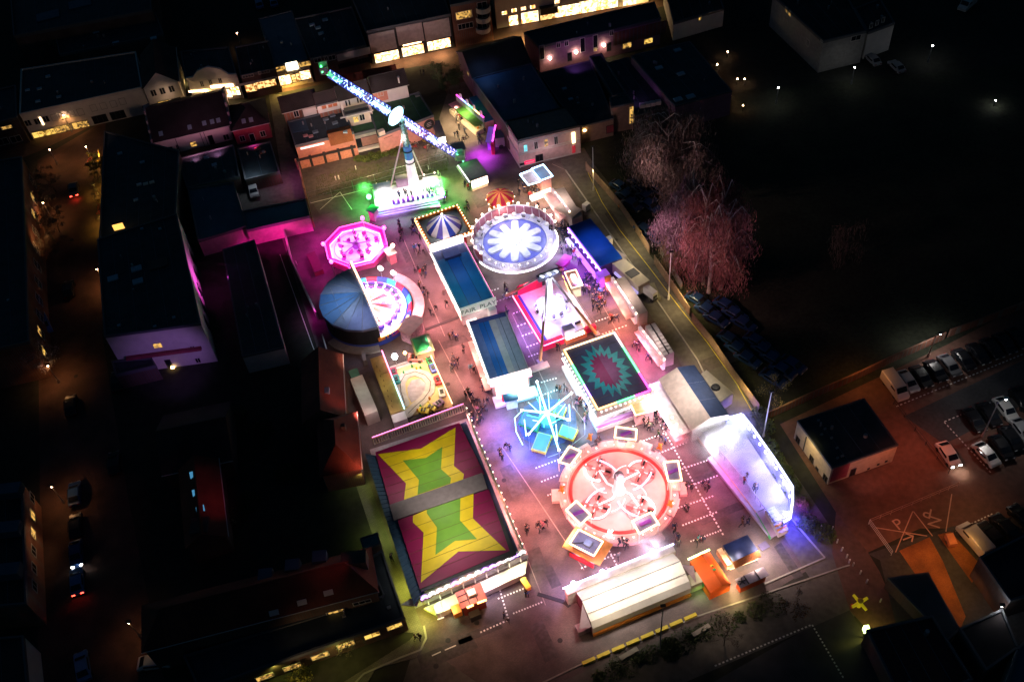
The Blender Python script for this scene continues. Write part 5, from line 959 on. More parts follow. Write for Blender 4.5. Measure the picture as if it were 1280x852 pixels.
for p, c_ in (((2, -2, 3.2), (1, .75, .8)), ((W/2, D/2, 2.6), (1, .85, .9)), ((W+1.5, 3, 3.5), (.9, .5, 1)), ((W+1.6, 8, 3.5), PINK)): wl(t, p, c_, 700)
for x, y in ((2, 3), (5.5, 4), (3, 9), (6, 9)): wl(t, (x, y, 11), (.7, .85, 1), 480, .8)  # added lights high above the star roof
MB().box(W*.1, W*.9, 1, D-1, .8, .85).build('floor', steel, t)
cm = carseat(red_p, .5)
for x, y in ((2, 2), (4, 1.5), (6, 2.5), (3, 4)): inst('ride_car', cm, t, (x, y, .86), x)

mb = MB()
for k in range(14):
    for x_ in (.35, W-.35): mb.tube((x_, D*k/14, 3.3), (x_, D*(k+1)/14, 3.3), .05, n=4)
mb.build('truss', steel, t)
bulbs(t, [Vector((-.42, y_, 4.0)) for y_ in [D*(k+.5)/16 for k in range(16)]]+[Vector((x_, -.42, 4.0)) for x_ in [W*(k+.5)/11 for k in range(11)]], emi('white_fascia_bulb', (1, .85, .8), 5), .13)
for y_ in [D*(k+1)/7 for k in range(6)]: MB().tube((.1, y_, 4.30), (W-.1, y_, 4.30), .02, n=4).build('roof_seam', mat('seam', (.2, .12, .05), .7), t)
# ---- bungee trampolines
f = Fc((684, 527), H0); t = thing('bungee_trampoline', 'star of glowing blue white poles over four lit blue trampoline beds', 'fairground ride', f.o, f.rz)
z6 = z7(600, 460); MB().lathe([(4.6, 0), (4.6, .04), (.01, .05)], 9).build('blue_light_disc', mat('blue_light_paint', (.07, .1, .2), .6, noise=.5, scale=1.2), t)  # disc painted blue for the blue light on the ground
hubz = f.L(*z6(595, 405), .9); top = Vector((hubz.x, hubz.y, 1.2))
for k_, p in enumerate(((505, 120), (812, 220), (372, 372), (780, 455), (432, 585), (700, 725))): 
    q = f.L(*z6(*p), 4.5); MB().tube(top, q, .17, .11).build('pole', emi('pole_led', (.45, .9, 1), 4), t); MB().ball((0, 0, 0), .18).build('pulley', bulb_c, t, loc=q)
    MB().tube(q, (q.x*1.02, q.y*1.02, .8), .02, n=4).build('bungee_rope', whitep, t)
for a_, b_ in (((400, 395), (410, 600)), ((795, 250), (800, 470)), ((680, 470), (685, 640)), ((540, 300), (540, 400))):
    p = f.L(*z6(*b_), 0); MB().tube((p.x, p.y, 0), (p.x, p.y, 4.0), .07).build('upright', MATS['lit_pole_led'], t)
for k_, (qd, m_) in enumerate((([(355, 480), (500, 545), (530, 460), (395, 385)], 'a'), ([(700, 580), (820, 625), (860, 545), (735, 500)], 'b'), ([(465, 705), (575, 735), (630, 600), (520, 570)], 'c'), ([(645, 375), (735, 420), (765, 345), (695, 320)], 'd'))):
    pl = [f.L(*z6(*p), 1.1) for p in qd]; o = MB().prism(pl, 1.0, 1.1).build('trampoline_bed', mat('trampoline_blue', (.10, .22, .8), .5, es=.35, ec=(.2, .42, 1)), t); c_ = sum(pl, Vector())/4  # blue light on the beds is put in as a faint glow
    MB().prism([c_+(p-c_)*1.16 for p in pl], .55, .97).build('pad', yellow_p if k_ != 0 else green_p, o)
    mb = MB()
    for p in pl: q = c_+(p-c_)*1.08; mb.tube((q.x, q.y, 0), (q.x, q.y, .8), .07)
    mb.build('leg_frame', steel, o)
for k in range(10):
    a_ = TAU*k/10+.2; MB().tube(pol(1.2, a_, 1.0), pol(2.9, a_+.25, 2.6+.8*(k % 2)), .045).build('light_rod', MATS['lit_pole_led'] if k % 2 else emi('teal_rod', (.1, 1, .8), 3), t)
for k in range(16): a_ = TAU*k/16; MB().tube(pol(4.9, a_, 0), pol(4.9, a_, 1.1), .04).build('fence_post', steel, t)
MB().lathe([(1.3, 0), (1.3, .9), (.5, 1.3), (.01, 1.3)], 12).build('centre_unit', mat('cyan_unit', (.2, .6, .7), .4), t)
for a_ in range(5): wl(t, pol(4.2, TAU*a_/5+.3, 3.2), ((.03, .4, 1), (.05, .8, 1), (.05, .15, 1), (.03, .35, 1), (.1, 1, .8))[a_], 700, .4)
wl(t, (-6, -4, 2.4), (.08, .14, 1), 2400); wl(t, (-7.5, 1, 2.6), (.22, .15, 1), 1300); wl(t, (-2, -7, 2.4), (.1, .2, 1), 1800); wl(t, (3, 6, 2.6), (.1, .75, .9), 700); wl(t, (5.5, -4, 2.4), (.1, .35, 1), 1000)
pth = [f.L(*z6(*p), 1.0) for p in ((370, 380), (310, 440), (320, 560), (380, 680))]; MB().path([Vector((p.x, p.y, 1)) for p in pth], .05).build('fence_rail', MATS['lit_pole_led'], t)
pth = [f.L(*z6(*p), 1.0) for p in ((820, 330), (930, 480), (930, 590), (740, 740), (600, 790))]; MB().path([Vector((p.x, p.y, 1)) for p in pth], .04).build('fence_rail', steel, t)

# ---- big pink disc ride
f = Fc((773.5, 617), H0); t = thing('pink_disc_ride', 'largest round ride, glowing salmon floor with red ring, white centre post and swirling arms', 'fairground ride', f.o, f.rz)
MB().lathe([(8.3, 0), (8.3, .8), (7.2, .9), (.01, .9)], 60).build('deck', pink_p, t)
MB().lathe([(6.95, .9), (6.95, 1.05), (6.55, 1.05), (6.55, .9)], 60).build('red_ring', mat('red_ring_paint', (.8, .05, .05), .4), t)
MB().lathe([(6.5, .9), (6.45, .96), (.01, .96)], 50).build('turntable', mat('turntable_paint', (.8, .5, .48), .45, noise=.15, scale=.8), t)
MB().lathe([(1.0, 1), (.8, 1.3), (.55, 4.2), (.7, 4.4), (.01, 4.6)], 20).build('centre_post', mat('post_white', (.85, .8, .8), .4, es=.5), t); MB().lathe([(.75, 4.4), (.6, 4.9), (.01, 5.0)], 16).build('post_cap', mat('grey_cap', (.3, .25, .3), .4), t)
cm = carseat(mat('red_car', (.7, .22, .22), .35), .55)
for j in range(4):
    a_ = TAU*j/4+R(18); cc = pol(4.3, a_, 0)
    MB().lathe([(2.0, .97), (2.0, 1.06), (1.85, 1.06), (1.85, .97)], 30, c=cc.xy).build('turntable_ring', mat('rose_ring', (.8, .3, .3), .4), t)
    MB().lathe([(.5, 1), (.35, 1.6), (.01, 1.7)], 12, c=cc.xy).build('cross_hub', MATS['red_car'], t)
    MB().path([Vector((0, 0, 1.3)), cc*.4+pol(.6, a_+1.57, 1.35), cc+Vector((0, 0, 1.45))], .16).build('cross_arm', mat('arm_white2', (.85, .7, .75), .4, es=.9, ec=(1, .75, .8)), t)
    MB().path([cc+pol(1.9, a_+R(20+k*18), 1.2+.03*k) for k in range(8)], .17, 5).build('swirl_arm', MATS['lit_led_white'] if j % 2 else MATS['arm_white2'], t)
    MB().path([cc*.5+pol(2.4, a_+R(60+k*12), 1.5) for k in range(7)], .08, 5).build('swirl_arm', MATS['arm_white2'], t)
    for q in range(4): b_ = a_+TAU*q/4+.5; MB().tube(cc+Vector((0, 0, 1.4)), cc+pol(1.35, b_, 1.2), .07).build('car_arm', MATS['arm_white2'], t); inst('ride_car', cm, t, cc+pol(1.45, b_, .98), b_)
for k in range(12):
    a_ = TAU*k/12+.1; mb = MB(); sector(mb, 7.3, 8.5, a_, a_+R(21), .95, 1.05, 0, 3); mb.build('deck_plate', mat('pink_deck_plate', (.75, .5, .45), .5), t)
strip(t, [pol(7.25, TAU*k/60, 1.15) for k in range(60)], emi('ring_led', (1, .35, .3), 1.2), .05, closed=True)
z7_ = z7(680, 520); z8 = z7(690, 620)
for q_ in ([z7_(628, 190), z7_(815, 210), z7_(822, 115), z7_(640, 92)], [z7_(130, 405), z7_(235, 435), z7_(328, 310), z7_(225, 265)], [z7_(1103, 575), z7_(1222, 570), z7_(1190, 395), z7_(1065, 405)], [z8(125, 120), z8(255, 250), z8(345, 165), z8(215, 40)], [z8(712, 220), z8(775, 330), z8(945, 240), z8(880, 140)]):
    pl = [f.L(*p, 3.2) for p in q_]; c_ = sum(pl, Vector())/4; o = MB().prism([c_+(p-c_)*.93 for p in pl], 3.0, 3.1).build('rider_canopy', mat('violet_grey_canopy', (.34, .29, .46), .6), t)
    strip(o, [Vector((p.x, p.y, 3.2)) for p in pl], emi('canopy_edge', (1, .65, .3), 5), .12, closed=True)
    mb = MB()
    for p in pl: mb.tube((p.x, p.y, .9), (p.x, p.y, 3.1), .07)
    mb.build('canopy_post', whitep, o); MB().box(-.8, .8, -.25, .25, 0, .12).build('canopy_fitting', mat('violet_hub', (.5, .1, .6)), o, loc=c_+Vector((0, 0, -.08)))
    wl(t, (c_.x*.98, c_.y*.98, 2.5), (1, .6, .4), 150, .3); wl(t, (c_.x, c_.y, 6), (.8, .75, 1), 110, .4)  # the upper light is added to brighten the canopy top
for k in range(8): wl(t, pol(5.6, TAU*k/8, 4.4), ((1, .55, .55), (1, .45, .4))[k % 2], 360, .5)
wl(t, (0, -1.4, 5.6), (1, .62, .62), 1300, .4)  # light added over the post for a hot centre
for k, c_ in enumerate(((1, .22, .3), (1, .3, .4), (1, .3, .3), (.9, .35, .6), (1, .28, .3), (1, .3, .3))): wl(t, pol(9.8, TAU*k/6+.4, 3.6), c_, 650)
for k in range(6): a_ = TAU*k/6+.7; MB().box(-1.0, 1.0, -.5, .5, 0, .6).build('stair', mat('pink_deck_plate', (.75, .5, .45)), t, loc=pol(8.9, a_)).rotation_euler = (0, 0, a_+R(90))
mb = MB()
for k in range(60):
    a_ = TAU*k/60; mb.tube(pol(8.2, a_, .8), pol(8.2, a_, 1.7), .025, n=3)
mb.path([pol(8.2, TAU*k/60, 1.7) for k in range(60)], .03, 4, closed=True); mb.build('railing', steel, t)
bulbs(t, [pol(7.7, TAU*k/36, 1.1) for k in range(36)], emi('pink_deck_bulb', (1, .6, .5), 6), .11)
for k in range(4): a_ = TAU*k/4+R(18)+R(45); MB().path([pol(2.0+.6*q, a_+R(6*q), 1.25+.05*q) for q in range(7)], .13, 5).build('swirl_arm', mat('arm_lilac', (.8, .7, .9), .4, es=1.2, ec=(.95, .7, 1)), t)
for px, m_ in (((737, 543), orange_p), ((825, 555), orange_p), ((702, 608), orange_p), ((838, 626), orange_p), ((762, 664), MATS['lit_boxlamp'])):
    p = f.L(*px, 2.0); MB().lathe([(.2, 0), (.35, .3), (.2, .6), (.3, .9), (.01, 1.2)], 7).tube((-.5, 0, .3), (.5, .1, .9), .12).tube((0, -.5, .2), (.1, .5, .7), .12).build('figure_ornament', m_, t, loc=(p.x, p.y, .9))
# ================= STALLS, TRAILERS, TENTS
def stall(name, label, px, z, cat='stall', body=whitep, roof=None, edge=None, h0=None, over=.25, front=None, group=None, roof_parts=1, base=.0):
    f = Fr(*px, z); t = f.thing(name, label, cat, group); W, D = f.w, f.d; h0 = z
    MB().box(over, W-over, over, D-over, base, h0-.15).build('body', body, t)
    for i in range(roof_parts): MB().box(0, W, D*i/roof_parts+.02, D*(i+1)/roof_parts-.02, h0-.15, h0).build('roof', roof or body, t)
    if edge: strip(t, [(0, 0, h0+.05), (W, 0, h0+.05), (W, D, h0+.05), (0, D, h0+.05)], edge, .1, closed=True)
    if front:
        MB().box(over+.3, W-over-.3, over-.06, over-.01, .9, h0-.5).build('serving_hatch', front, t); MB().box(over+.2, W-over-.2, -.1, over-.02, .8, .9).build('counter', trim, t)
    return f, t, W, D
q3 = z7(500, 650)
# ticket booth at the bottom left (dark interior, roof with orange lights)
f, t, W, D = stall('crane_game_booth', 'square booth with a red lit roof in front of the dodgem hall', (q3(545, 785), q3(775, 690), q3(748, 535)), 2.8, 'booth', mat('dark_red_booth', (.25, .04, .03), .6), mat('salmon_canvas', (.6, .25, .2), .6))
for x in (W*.35, W*.65): MB().box(x-.05, x+.05, .1, D-.1, 2.8, 2.92).build('roof_bar', dark, t)
for y in (D*.35, D*.7): MB().box(.1, W*.7, y-.05, y+.05, 2.8, 2.9).build('roof_bar', dark, t)
MB().box(W*.4, W*.7, D*.4, D*.75, 2.93, 3.3).build('roof_unit', whitep, t); strip(t, [(W*.2, -.1, 2.7), (W*.45, -.1, 2.75)], led_o, .14); strip(t, [(W*.6, -.1, 2.75), (W*.95, -.1, 2.7)], led_o, .14)
MB().box(-1.1, .0, .2, D*.6, .6, 1.7).build('side_counter', orange_p, t); MB().box(W*.2, W*.6, -.9, 0, 0, 1.2).build('drive_unit', dark, t); wl(t, (W/2, D*.6, 5.0), (1, .4, .3), 500); wl(t, (-1, 1, 2.6), (1, .6, .3), 200); wl(t, (W+.8, 1.5, 2.4), (.8, .6, 1), 200)
f, t, W, D = stall('small_trailer', 'small grey topped white trailer parked left of the red lit booth', (q3(320, 835), q3(378, 815), q3(345, 730)), 1.8, 'trailer', whitep, mat('grey_top', (.2, .19, .18)))
strip(t, [(0, -.05, .5), (W, -.05, .5)], emi('dim_lamp', (1, .8, .6), 1.5), .06)
f, t, W, D = stall('yellow_bench_box', 'yellow orange box counter standing on the square right of the dodgem corner', (q3(1120, 610), q3(1165, 585), q3(1055, 520)), .9, 'counter', orange_p, yellow_p, over=.05)
# booth south west of pink ride
f, t, W, D = stall('ticket_booth', 'ticket booth with orange skirt and violet sunken roof below the pink ride', (z8(155, 420), z8(372, 530), z8(440, 395)), 3.0, 'booth', mat('booth_red_white', (.6, .25, .25), .5), mat('violet_grey_canopy', (.34, .29, .46)), emi('canopy_edge', (1, .65, .3)))
MB().box(-1.0, W+1.0, -.3, D+.9, 1.7, 1.8).build('awning', mat('orange_canvas2', (.85, .42, .12), .6), t); MB().box(W*.45, W*.72, D*.3, D*.65, 3.01, 3.35).build('roof_unit', mat('lilac_cabin', (.4, .4, .6)), t); MB().box(.0, W, -.25, -.05, 0, .8).build('fascia', red_p, t)
MB().tube((.3, .2, 3.05), (W*.55, D*.5, 3.3), .06).build('roof_strut', dark, t); wl(t, (W/2, -1.3, 2.4), (1, .5, .4), 420); wl(t, (-1.2, 1, 2.6), (1, .55, .2), 380); wl(t, (W/2, D/2, 5.8), (.85, .8, 1), 300, .4)  # the light above the roof is added, no fixture there
for i in range(5): MB().box(.2+i*W/5, .15+(i+.8)*W/5, -.04, .22, .95, 1.6).build('picture_board', [blue_p, whitep, red_p, orange_p, whitep][i], t)
# the long white tent, bottom
f = Fr((733, 797), (868, 741), (851, 699), 0); t = f.thing('long_white_tent', 'long white ridge tent with open maroon ends along the bottom road', 'tent'); W, D = f.w, f.d
zr = 3.0
a_, b_, c_, d_ = [f.L(*p, z) for p, z in (((735, 790), 1.6), ((868, 737), 1.6), ((851, 700), 2.2), ((706, 760), 2.2))]
wt = mat('white_tent_canvas', (.74, .70, .64), .7, noise=.08); r0_, r1_ = f.L(728, 754, 3.4), f.L(848, 705, 3.4)
x0, x1 = .9, W-.6
n_ = 5
for i in range(n_):
    xa, xb = x0+(x1-x0)*i/n_+.004, x0+(x1-x0)*(i+1)/n_-.004
    MB().face([(xa, 0, 1.9), (xb, 0, 1.9), (xb, .12*D, 2.7), (xa, .12*D, 2.7)]).build('roof_panel', wt, t); MB().face([(xa, .12*D+.003, 2.702), (xb, .12*D+.003, 2.702), (xb, .62*D, 3.7), (xa, .62*D, 3.7)]).build('roof_panel', wt, t); MB().face([(xa, .62*D+.003, 3.7), (xb, .62*D+.003, 3.7), (xb, D, 2.7), (xa, D, 2.7)]).build('roof_panel', wt, t)
MB().box(x0, x1, .02, .1, 0, 1.9).build('side_wall', wt, t); MB().box(x0, x1, -.25, 0, .05, .55).build('skirt', orange_p, t); MB().tube((x0, .62*D, 3.75), (x1, .62*D, 3.75), .07).build('ridge_pole', steel, t); MB().tube((x0, D*.3, 3.2), (x1, D*.3, 3.2), .03).build('tie_rope', dark, t)
for x in (x0, x1): MB().face([(x, .1, 0), (x, D, 0), (x, D, 2.7), (x, .62*D, 3.6), (x, .12*D, 2.7), (x, .1, 1.9)]).build('end_wall', mat('maroon_end', (.12, .03, .05), .8), t)
MB().face([(x0-1.6, .5, 2.1), (x0, .2, 2.1), (x0, D*.6, 3.4)]).build('end_flap', mat('mauve_canvas', (.3, .22, .25), .7), t); MB().face([(x1+.9, .3, 2.0), (x1+1.7, D*.5, 2.2), (x1, D*.55, 3.4)]).build('end_flap', MATS['mauve_canvas'], t); MB().box(x1+.05, x1+1.8, .2, D*.35, 0, 1.9).build('side_store', mat('olive_canvas', (.45, .42, .3)), t)
MB().box(x0-1.7, x0-.1, .6, D*.35, 0, 1.0).build('side_store', mat('mauve_canvas', (.3, .22, .25)), t)
MB().box(-.3, W-.2, D, D+.9, 0, 2.9).build('front_stalls', mat('front_cream', (.7, .6, .55), .6), t); strip(t, [(-.5, D+1.0, 3.0), (W, D+1.0, 3.0)], emi('blue_white', (.6, .6, 1), 5), .12)
MB().box(-.2, W-.3, D+.95, D+1.0, 1.0, 2.4).build('stall_front', goods('stall_glow', (1, .8, .9), (.9, .3, .5), 3, 2), t)
bulbs(t, [(x, D+1.0, 3.2) for x in (1.0, W*.33, W*.8)], emi('violet_flood', (.6, .5, 1), 14), .4, 'floodlight')
for x, c_c in ((.5, (.5, .45, 1)), (W*.3, (1, .5, .75)), (W*.55, (1, .55, .7)), (W*.8, (.5, .45, 1))): wl(t, (x, D+1.7, 3.2), c_c, 650)
for x in (2, W*.35, W*.6, W*.85): wl(t, (x, D*.45, 8), (1, .84, .70), 1500, .6)  # unseen lights added above the white canvas
# red / orange tent
f = Fr((888, 741), (913.6, 729), (890.8, 688.5), 1.9); t = f.thing('orange_tent', 'bright orange ridge tent between the long white tent and the grill booth', 'tent'); W, D = f.w, f.d; ot = mat('orange_tent_canvas', (.85, .12, .005), .6, noise=.1)
for i in range(4):
    ya, yb2 = D*i/4+.01, D*(i+1)/4-.01
    MB().face([(0, ya, 1.9), (W*.55, ya, 2.6), (W*.55, yb2, 2.6), (0, yb2, 1.9)]).build('roof_panel', ot, t); MB().face([(W*.55+.01, ya, 2.6), (W, ya, 1.9), (W, yb2, 1.9), (W*.55+.01, yb2, 2.6)]).build('roof_panel', ot, t)
MB().prism([(.02, .02), (W-.02, .02), (W-.02, D-.02), (.02, D-.02)], 0, 1.88).build('side_wall', ot, t); MB().face([(0, 0, 1.9), (W, 0, 1.9), (W*.55, 0, 2.6)]).face([(0, D, 1.9), (W*.55, D, 2.6), (W, D, 1.9)]).build('end_wall', ot, t)
for y in (D*.3, D*.6): MB().box(-.04, 0.01, y, y+1.0, .7, 1.6).build('window', green_p, t)
for k, c_ in enumerate((green_p, yellow_p)): MB().box(W*.55+.1, W*.55+.5, D*(.45+.12*k), D*(.5+.12*k), 2.3, 2.62).build('roof_emblem', c_, t)
strip(t, [(-.2, D+.2, 2.3), (W, D+.2, 2.3)], emi('lime_led', (.7, 1, .4), 4), .14); wl(t, (W/2, D*.6, 6), (1, .8, .6), 560, .5); wl(t, (W/2, D+1.5, 3), (1, .9, .6), 420); wl(t, (-.6, 1, 1.4), (.4, 1, .2), 60); wl(t, (W+1.2, D*.5, 3.2), (1, .75, .4), 380)  # the light high over the orange canvas is added
# grill booth
k8 = z7(820, 660)
f, t, W, D = stall('grill_booth', 'cream booth with blue glazed roof and orange roof tiles right of the orange tent', (k8(685, 295), k8(908, 195), k8(828, 45)), 2.8, 'booth', mat('booth_cream', (.65, .5, .42), .6), mat('slate_glazing', (.06, .08, .17), .25))
o = MB(); o.face([(-.1, -.7, 2.2), (W+.1, -.7, 2.2), (W+.1, 0, 2.85), (-.1, 0, 2.85)]); o.build('tiled_eave', tile_orange, t)
pl = [f.L(*k8(x, y), 0) for x, y in ((570, 240), (655, 375), (900, 285))]; MB().path([Vector((p.x, p.y, .5)) for p in pl], .1).build('counter_rail', trim, t); strip(t, [Vector((p.x, p.y, .35)) for p in pl], emi('warm_rail', (1, .65, .3), 4), .07)
MB().box(-.8, -.1, 0, D, 1.2, 2.3).build('side_awning', mat('peach_canvas', (.75, .45, .32)), t); wl(t, (-.9, -1, 2.4), (1, .7, .4), 700); wl(t, (W*.6, -1.3, 2.4), (1, .72, .5), 600); wl(t, (W+.7, .5, 2.4), (1, .85, .8), 700); wl(t, (-.6, D+1.0, 3), (1, .7, .5), 400); wl(t, (W*.5, D*.5, 5), (.8, .7, 1), 120)
f, t, W, D = stall('square_mat', 'small violet grey mat lying between the grill booth and the slide arena', (k8(945, 200), k8(1015, 160), k8(975, 105)), .12, 'mat', mat('violet_mat', (.12, .1, .2)), over=0)
f, t, W, D = stall('red_container', 'low red container with three pale purple roof plates beside the orange tent', (k8(750, 530), k8(1005, 415), k8(945, 340)), 2.0, 'container', mat('container_red', (.55, .08, .02), .6, noise=.15), mat('lilac_plate', (.4, .35, .45)))
for x in (W*.3, W*.68): MB().box(x-.08, x+.08, .05, D-.05, 2.0, 2.08).build('roof_gap', dark, t)
for i in range(5): a_ = TAU*i/5; MB().tube((W*.15, D*.5, 2.06), (W*.15+.6*math.cos(a_), D*.5+.5*math.sin(a_), 2.1), .07).build('roof_clutter', dark, t)
wl(t, (-.9, 0, 1.5), (1, .75, .25), 260)
# slide arena at the right
j4, j5 = z7(850, 500), z7(850, 600)
f = Fr(j5(800, 525), j5(865, 490), j4(470, 225), 0); 
base_px = [(870, 552), (898, 535), (924, 531), (990, 624), (983, 664), (968, 671)]
t = thing('fog_slide_arena', 'curved open air arena with a white lit inner wall, blue end and drifting fog', 'fairground ride', P(930, 600)); O = t.location
W2 = lambda x, y, z=0: P(x, y, z)-O
flo = [W2(*p) for p in ((884, 575), (903, 560), (928, 540), (985, 628), (981, 660), (963, 674))]
MB().prism(flo, 0, .5).build('floor', mat('arena_floor', (.42, .38, .6), .5, noise=.15), t)
out = [W2(*p) for p in ((905, 538), (925, 532), (937, 547), (950, 566), (964, 586), (977, 606), (987, 622), (987, 640), (984, 660), (976, 665))]
wallp = mat('arena_wall', (.3, .3, .6), .5)
for a_, b_ in zip(out, out[1:]):
    d_ = (b_-a_).normalized(); n_ = Vector((-d_.y, d_.x, 0)); MB().prism([a_, b_, b_+n_*-.25, a_+n_*-.25], 0, 2.7).build('wall_segment', wallp, t)
    strip(t, [a_+n_*.05+Vector((0, 0, 2.75)), b_+n_*.05+Vector((0, 0, 2.75))], emi('arena_led', (.6, .62, 1), 5), .16)
bulbs(t, [p+Vector((-.2, 0, 2.3)) for p in along(out[2:8], 1.5)], emi('arena_bulb', (.8, .82, 1), 8), .26, 'globe_lamp')
fr_ = [W2(*p) for p in ((869, 545), (895, 578), (920, 610), (945, 643), (963, 674))]
for a_, b_ in zip(fr_, fr_[1:]): d_ = (b_-a_).normalized(); n_ = Vector((d_.y, -d_.x, 0)); MB().prism([a_, b_, b_-n_*1.4, a_-n_*1.4], .5, .62).build('front_walk', mat('lilac_walk', (.4, .3, .5), .5), t); MB().prism([a_, b_, b_+n_*.08, a_+n_*.08], 0, .6).build('front_board', mat('peach_board', (.75, .5, .35), .5) if b_ != fr_[-1] else green_p, t)
rl_ = MB()
ro = [W2(*p, 0)+Vector((0, 0, 1.6)) for p in ((886, 555), (905, 578), (930, 608), (950, 636), (968, 660))]; rl_.path(ro, .06)
for p in along(ro, 1.2): rl_.tube(p, p-Vector((0, 0, 1.1)), .05, n=4)
rl_.build('inner_railing', mat('lilac_rail', (.6, .5, .7), .4), t)
ob = [W2(*p) for p in ((955, 645), (966, 640), (984, 668), (972, 674))]; MB().prism(ob, .5, 1.5).build('stair_block', mat('pale_stair', (.6, .55, .65)), t)
for k in range(6): a_ = ob[0].lerp(ob[3], k/6); b_ = ob[1].lerp(ob[2], k/6); c_ = (ob[3]-ob[0]).normalized()*.25; MB().prism([a_, b_, b_+c_, a_+c_], 1.5, 1.62).build('step', orange_p if k > 3 else trim, t)
for px, c_, pw in (((955, 590), (.5, .4, 1), 160), ((935, 565), (.6, .55, 1), 200), ((970, 615), (.45, .45, 1), 320), ((975, 645), (.35, .4, 1), 800), ((945, 620), (.6, .5, 1), 300), ((910, 556), (.9, .85, 1), 700)): lamp(px[0], px[1], 3.0, c_, pw, .5)
lamp(991, 660, 2.6, (.06, .06, 1), 2200, .4); lamp(998, 640, 2.2, (.5, .05, .9), 300, .3); lamp(930, 524, 3.6, (.2, .15, 1), 900); lamp(962, 570, 2.5, (.4, .35, 1), 100)
# white grey roofed hall north of it
v2b = z7(740, 340)
f = Fr((871, 532), (911, 517), (889, 447), 3.6); t = f.thing('ridge_roof_hall', 'long food hall, white left roof slope, grey blue right slope, next to the arena', 'fair hall'); W, D = f.w, f.d
rg = W*.42
for i in range(3):
    ya, yb2 = D*i/3+.01, D*(i+1)/3-.01
    MB().face([(-.9, ya, 3.0), (rg, ya, 4.3), (rg, yb2, 4.3), (-.9, yb2, 3.0)]).build('roof_panel', mat('offwhite_sheet', (.68, .55, .48), .6), t); MB().face([(rg+.01, ya, 4.3), (W, ya, 3.4), (W, yb2, 3.4), (rg+.01, yb2, 4.3)]).build('roof_panel', mat('slate_blue_sheet', (.06, .09, .19), .5), t)
MB().box(-.6, W-.05, .05, D-.05, 0, 2.9).build('hall_wall', whitep, t); MB().face([(-.9, 0, 2.9), (W, 0, 2.9), (W, 0, 3.4), (rg, 0, 4.3), (-.9, 0, 3.0)]).build('end_wall', mat('warm_white_end', (.75, .66, .55)), t)
MB().box(-3.2, -.7, .2, D, 2.4, 2.5).build('canopy', mat('white_canopy', (.8, .75, .72), .5), t); strip(t, [(-3.2, .2, 2.6), (-3.2, D, 2.6)], led_w, .12); bulbs(t, [(-2.2, D*(k+.5)/8, 2.9) for k in range(8)], bulb_w, .2)
MB().box(-3.1, -.8, .3, D-.2, 0, 1.1).build('counter', mat('pinkish_counter', (.7, .4, .42)), t); MB().box(1.0, 4.6, -2.2, -.1, 0, 1.6).build('store_box', mat('lilac_store', (.4, .36, .55)), t)
for k in range(3): wl(t, (-4.2, D*(k+.5)/3, 3.4), (1, .75, .85), 600, .4)
wl(t, (2.5, -2.8, 3), (.9, .85, 1), 400); [wl(t, (rg-.6, D*k_, 9.5), (1, .88, .82), 1000, .6) for k_ in (.2, .55, .9)]; wl(t, (W*.5, -1.2, 4.6), (1, .9, .7), 260)  # row of overhead lights added to brighten the roof slopes
f, t, W, D = stall('vent_container', 'yellowish container with a black burnt vent on its roof behind the ridge roof hall', ((901, 502), (917, 491), (898, 452)), 2.6, 'container', mat('yellowish_box', (.55, .48, .36), .7, noise=.15), over=0)
MB().lathe([(.7, 2.6), (.55, 2.9), (.01, 2.95)], 12).build('roof_vent', dark, t, loc=(W*.5, D*.42, 0)); lamp(895, 490, 7, (1, .85, .6), 200, .5)
# shop stalls on the right
def longstall(label, aw, bd, cat='stall', seams=False, col=None):
    f = Fr(*bd, 2.8); t = f.thing('sales_stall', label, cat); W, D = f.w, f.d; m = mat('stall_beige', (.6, .52, .44), .7, noise=.12)
    n_ = 4 if seams else 1
    for i in range(n_): MB().box(0, W, D*i/n_+.03, D*(i+1)/n_-.03, 0, 2.8).build('stall_box', m if not seams else mat('grey_pink_box', (.5, .42, .42), .6, noise=.15), t)
    if seams:
        MB().box(W*.45, W*.55, .1, D-.1, 2.8, 3.0).build('roof_channel', dark, t)
        for k in range(9): MB().box(W*.05, W*.42, D*(k+.1)/9, D*(k+.85)/9, 2.81, 2.95).build('roof_plate', trim, t); MB().box(W*.6, W*.95, D*(k+.1)/9, D*(k+.85)/9, 2.81, 2.95).build('roof_plate', trim, t)
    a = [f.L(*p, 2.4) for p in aw]; MB().prism(a, 2.35, 2.45).build('awning', mat('pink_awning', (.78, .5, .47), .6), t)
    mid = [(a[2]+a[3])/2]; s0, s1 = a[1], a[2]; s0 = s0.copy(); s1 = s1.copy(); s0.z = s1.z = 2.9; strip(t, [s0, s1], emi('stall_led', (1, .75, .75), 5), .16); MB().prism([s0+Vector((-.2, 0, 0)), s1+Vector((-.2, 0, 0)), s1+Vector((.25, 0, 0)), s0+Vector((.25, 0, 0))], .6, 3.2).build('sign_front', mat('white_pink_sign', (.8, .6, .62), .5, es=.35), t)
    bulbs(t, [p+Vector((0, 0, .2)) for p in along([s0, s1], 1.3)], bulb_w, .2)
    for k in range(3): p = (a[0]*(1-(k+.5)/3)+a[3]*(k+.5)/3); wl(t, (p.x-.9, p.y, 3.2), col or (1, .55, .5), 850, .4)
    q = s0.lerp(s1, .5); wl(t, (q.x, q.y, 5.2), (1, .75, .7), 420, .5)
    return f, t
p5 = lambda x, y: (630+x/7.1, 330+y/7.1)
longstall('upper sales stall, pale pink awning and beige box, beside the white petal ride', [(699.6, 276), (712, 268), (690, 239.5), (677.7, 242.7)], ((715, 274), (728, 270), (703, 234)))
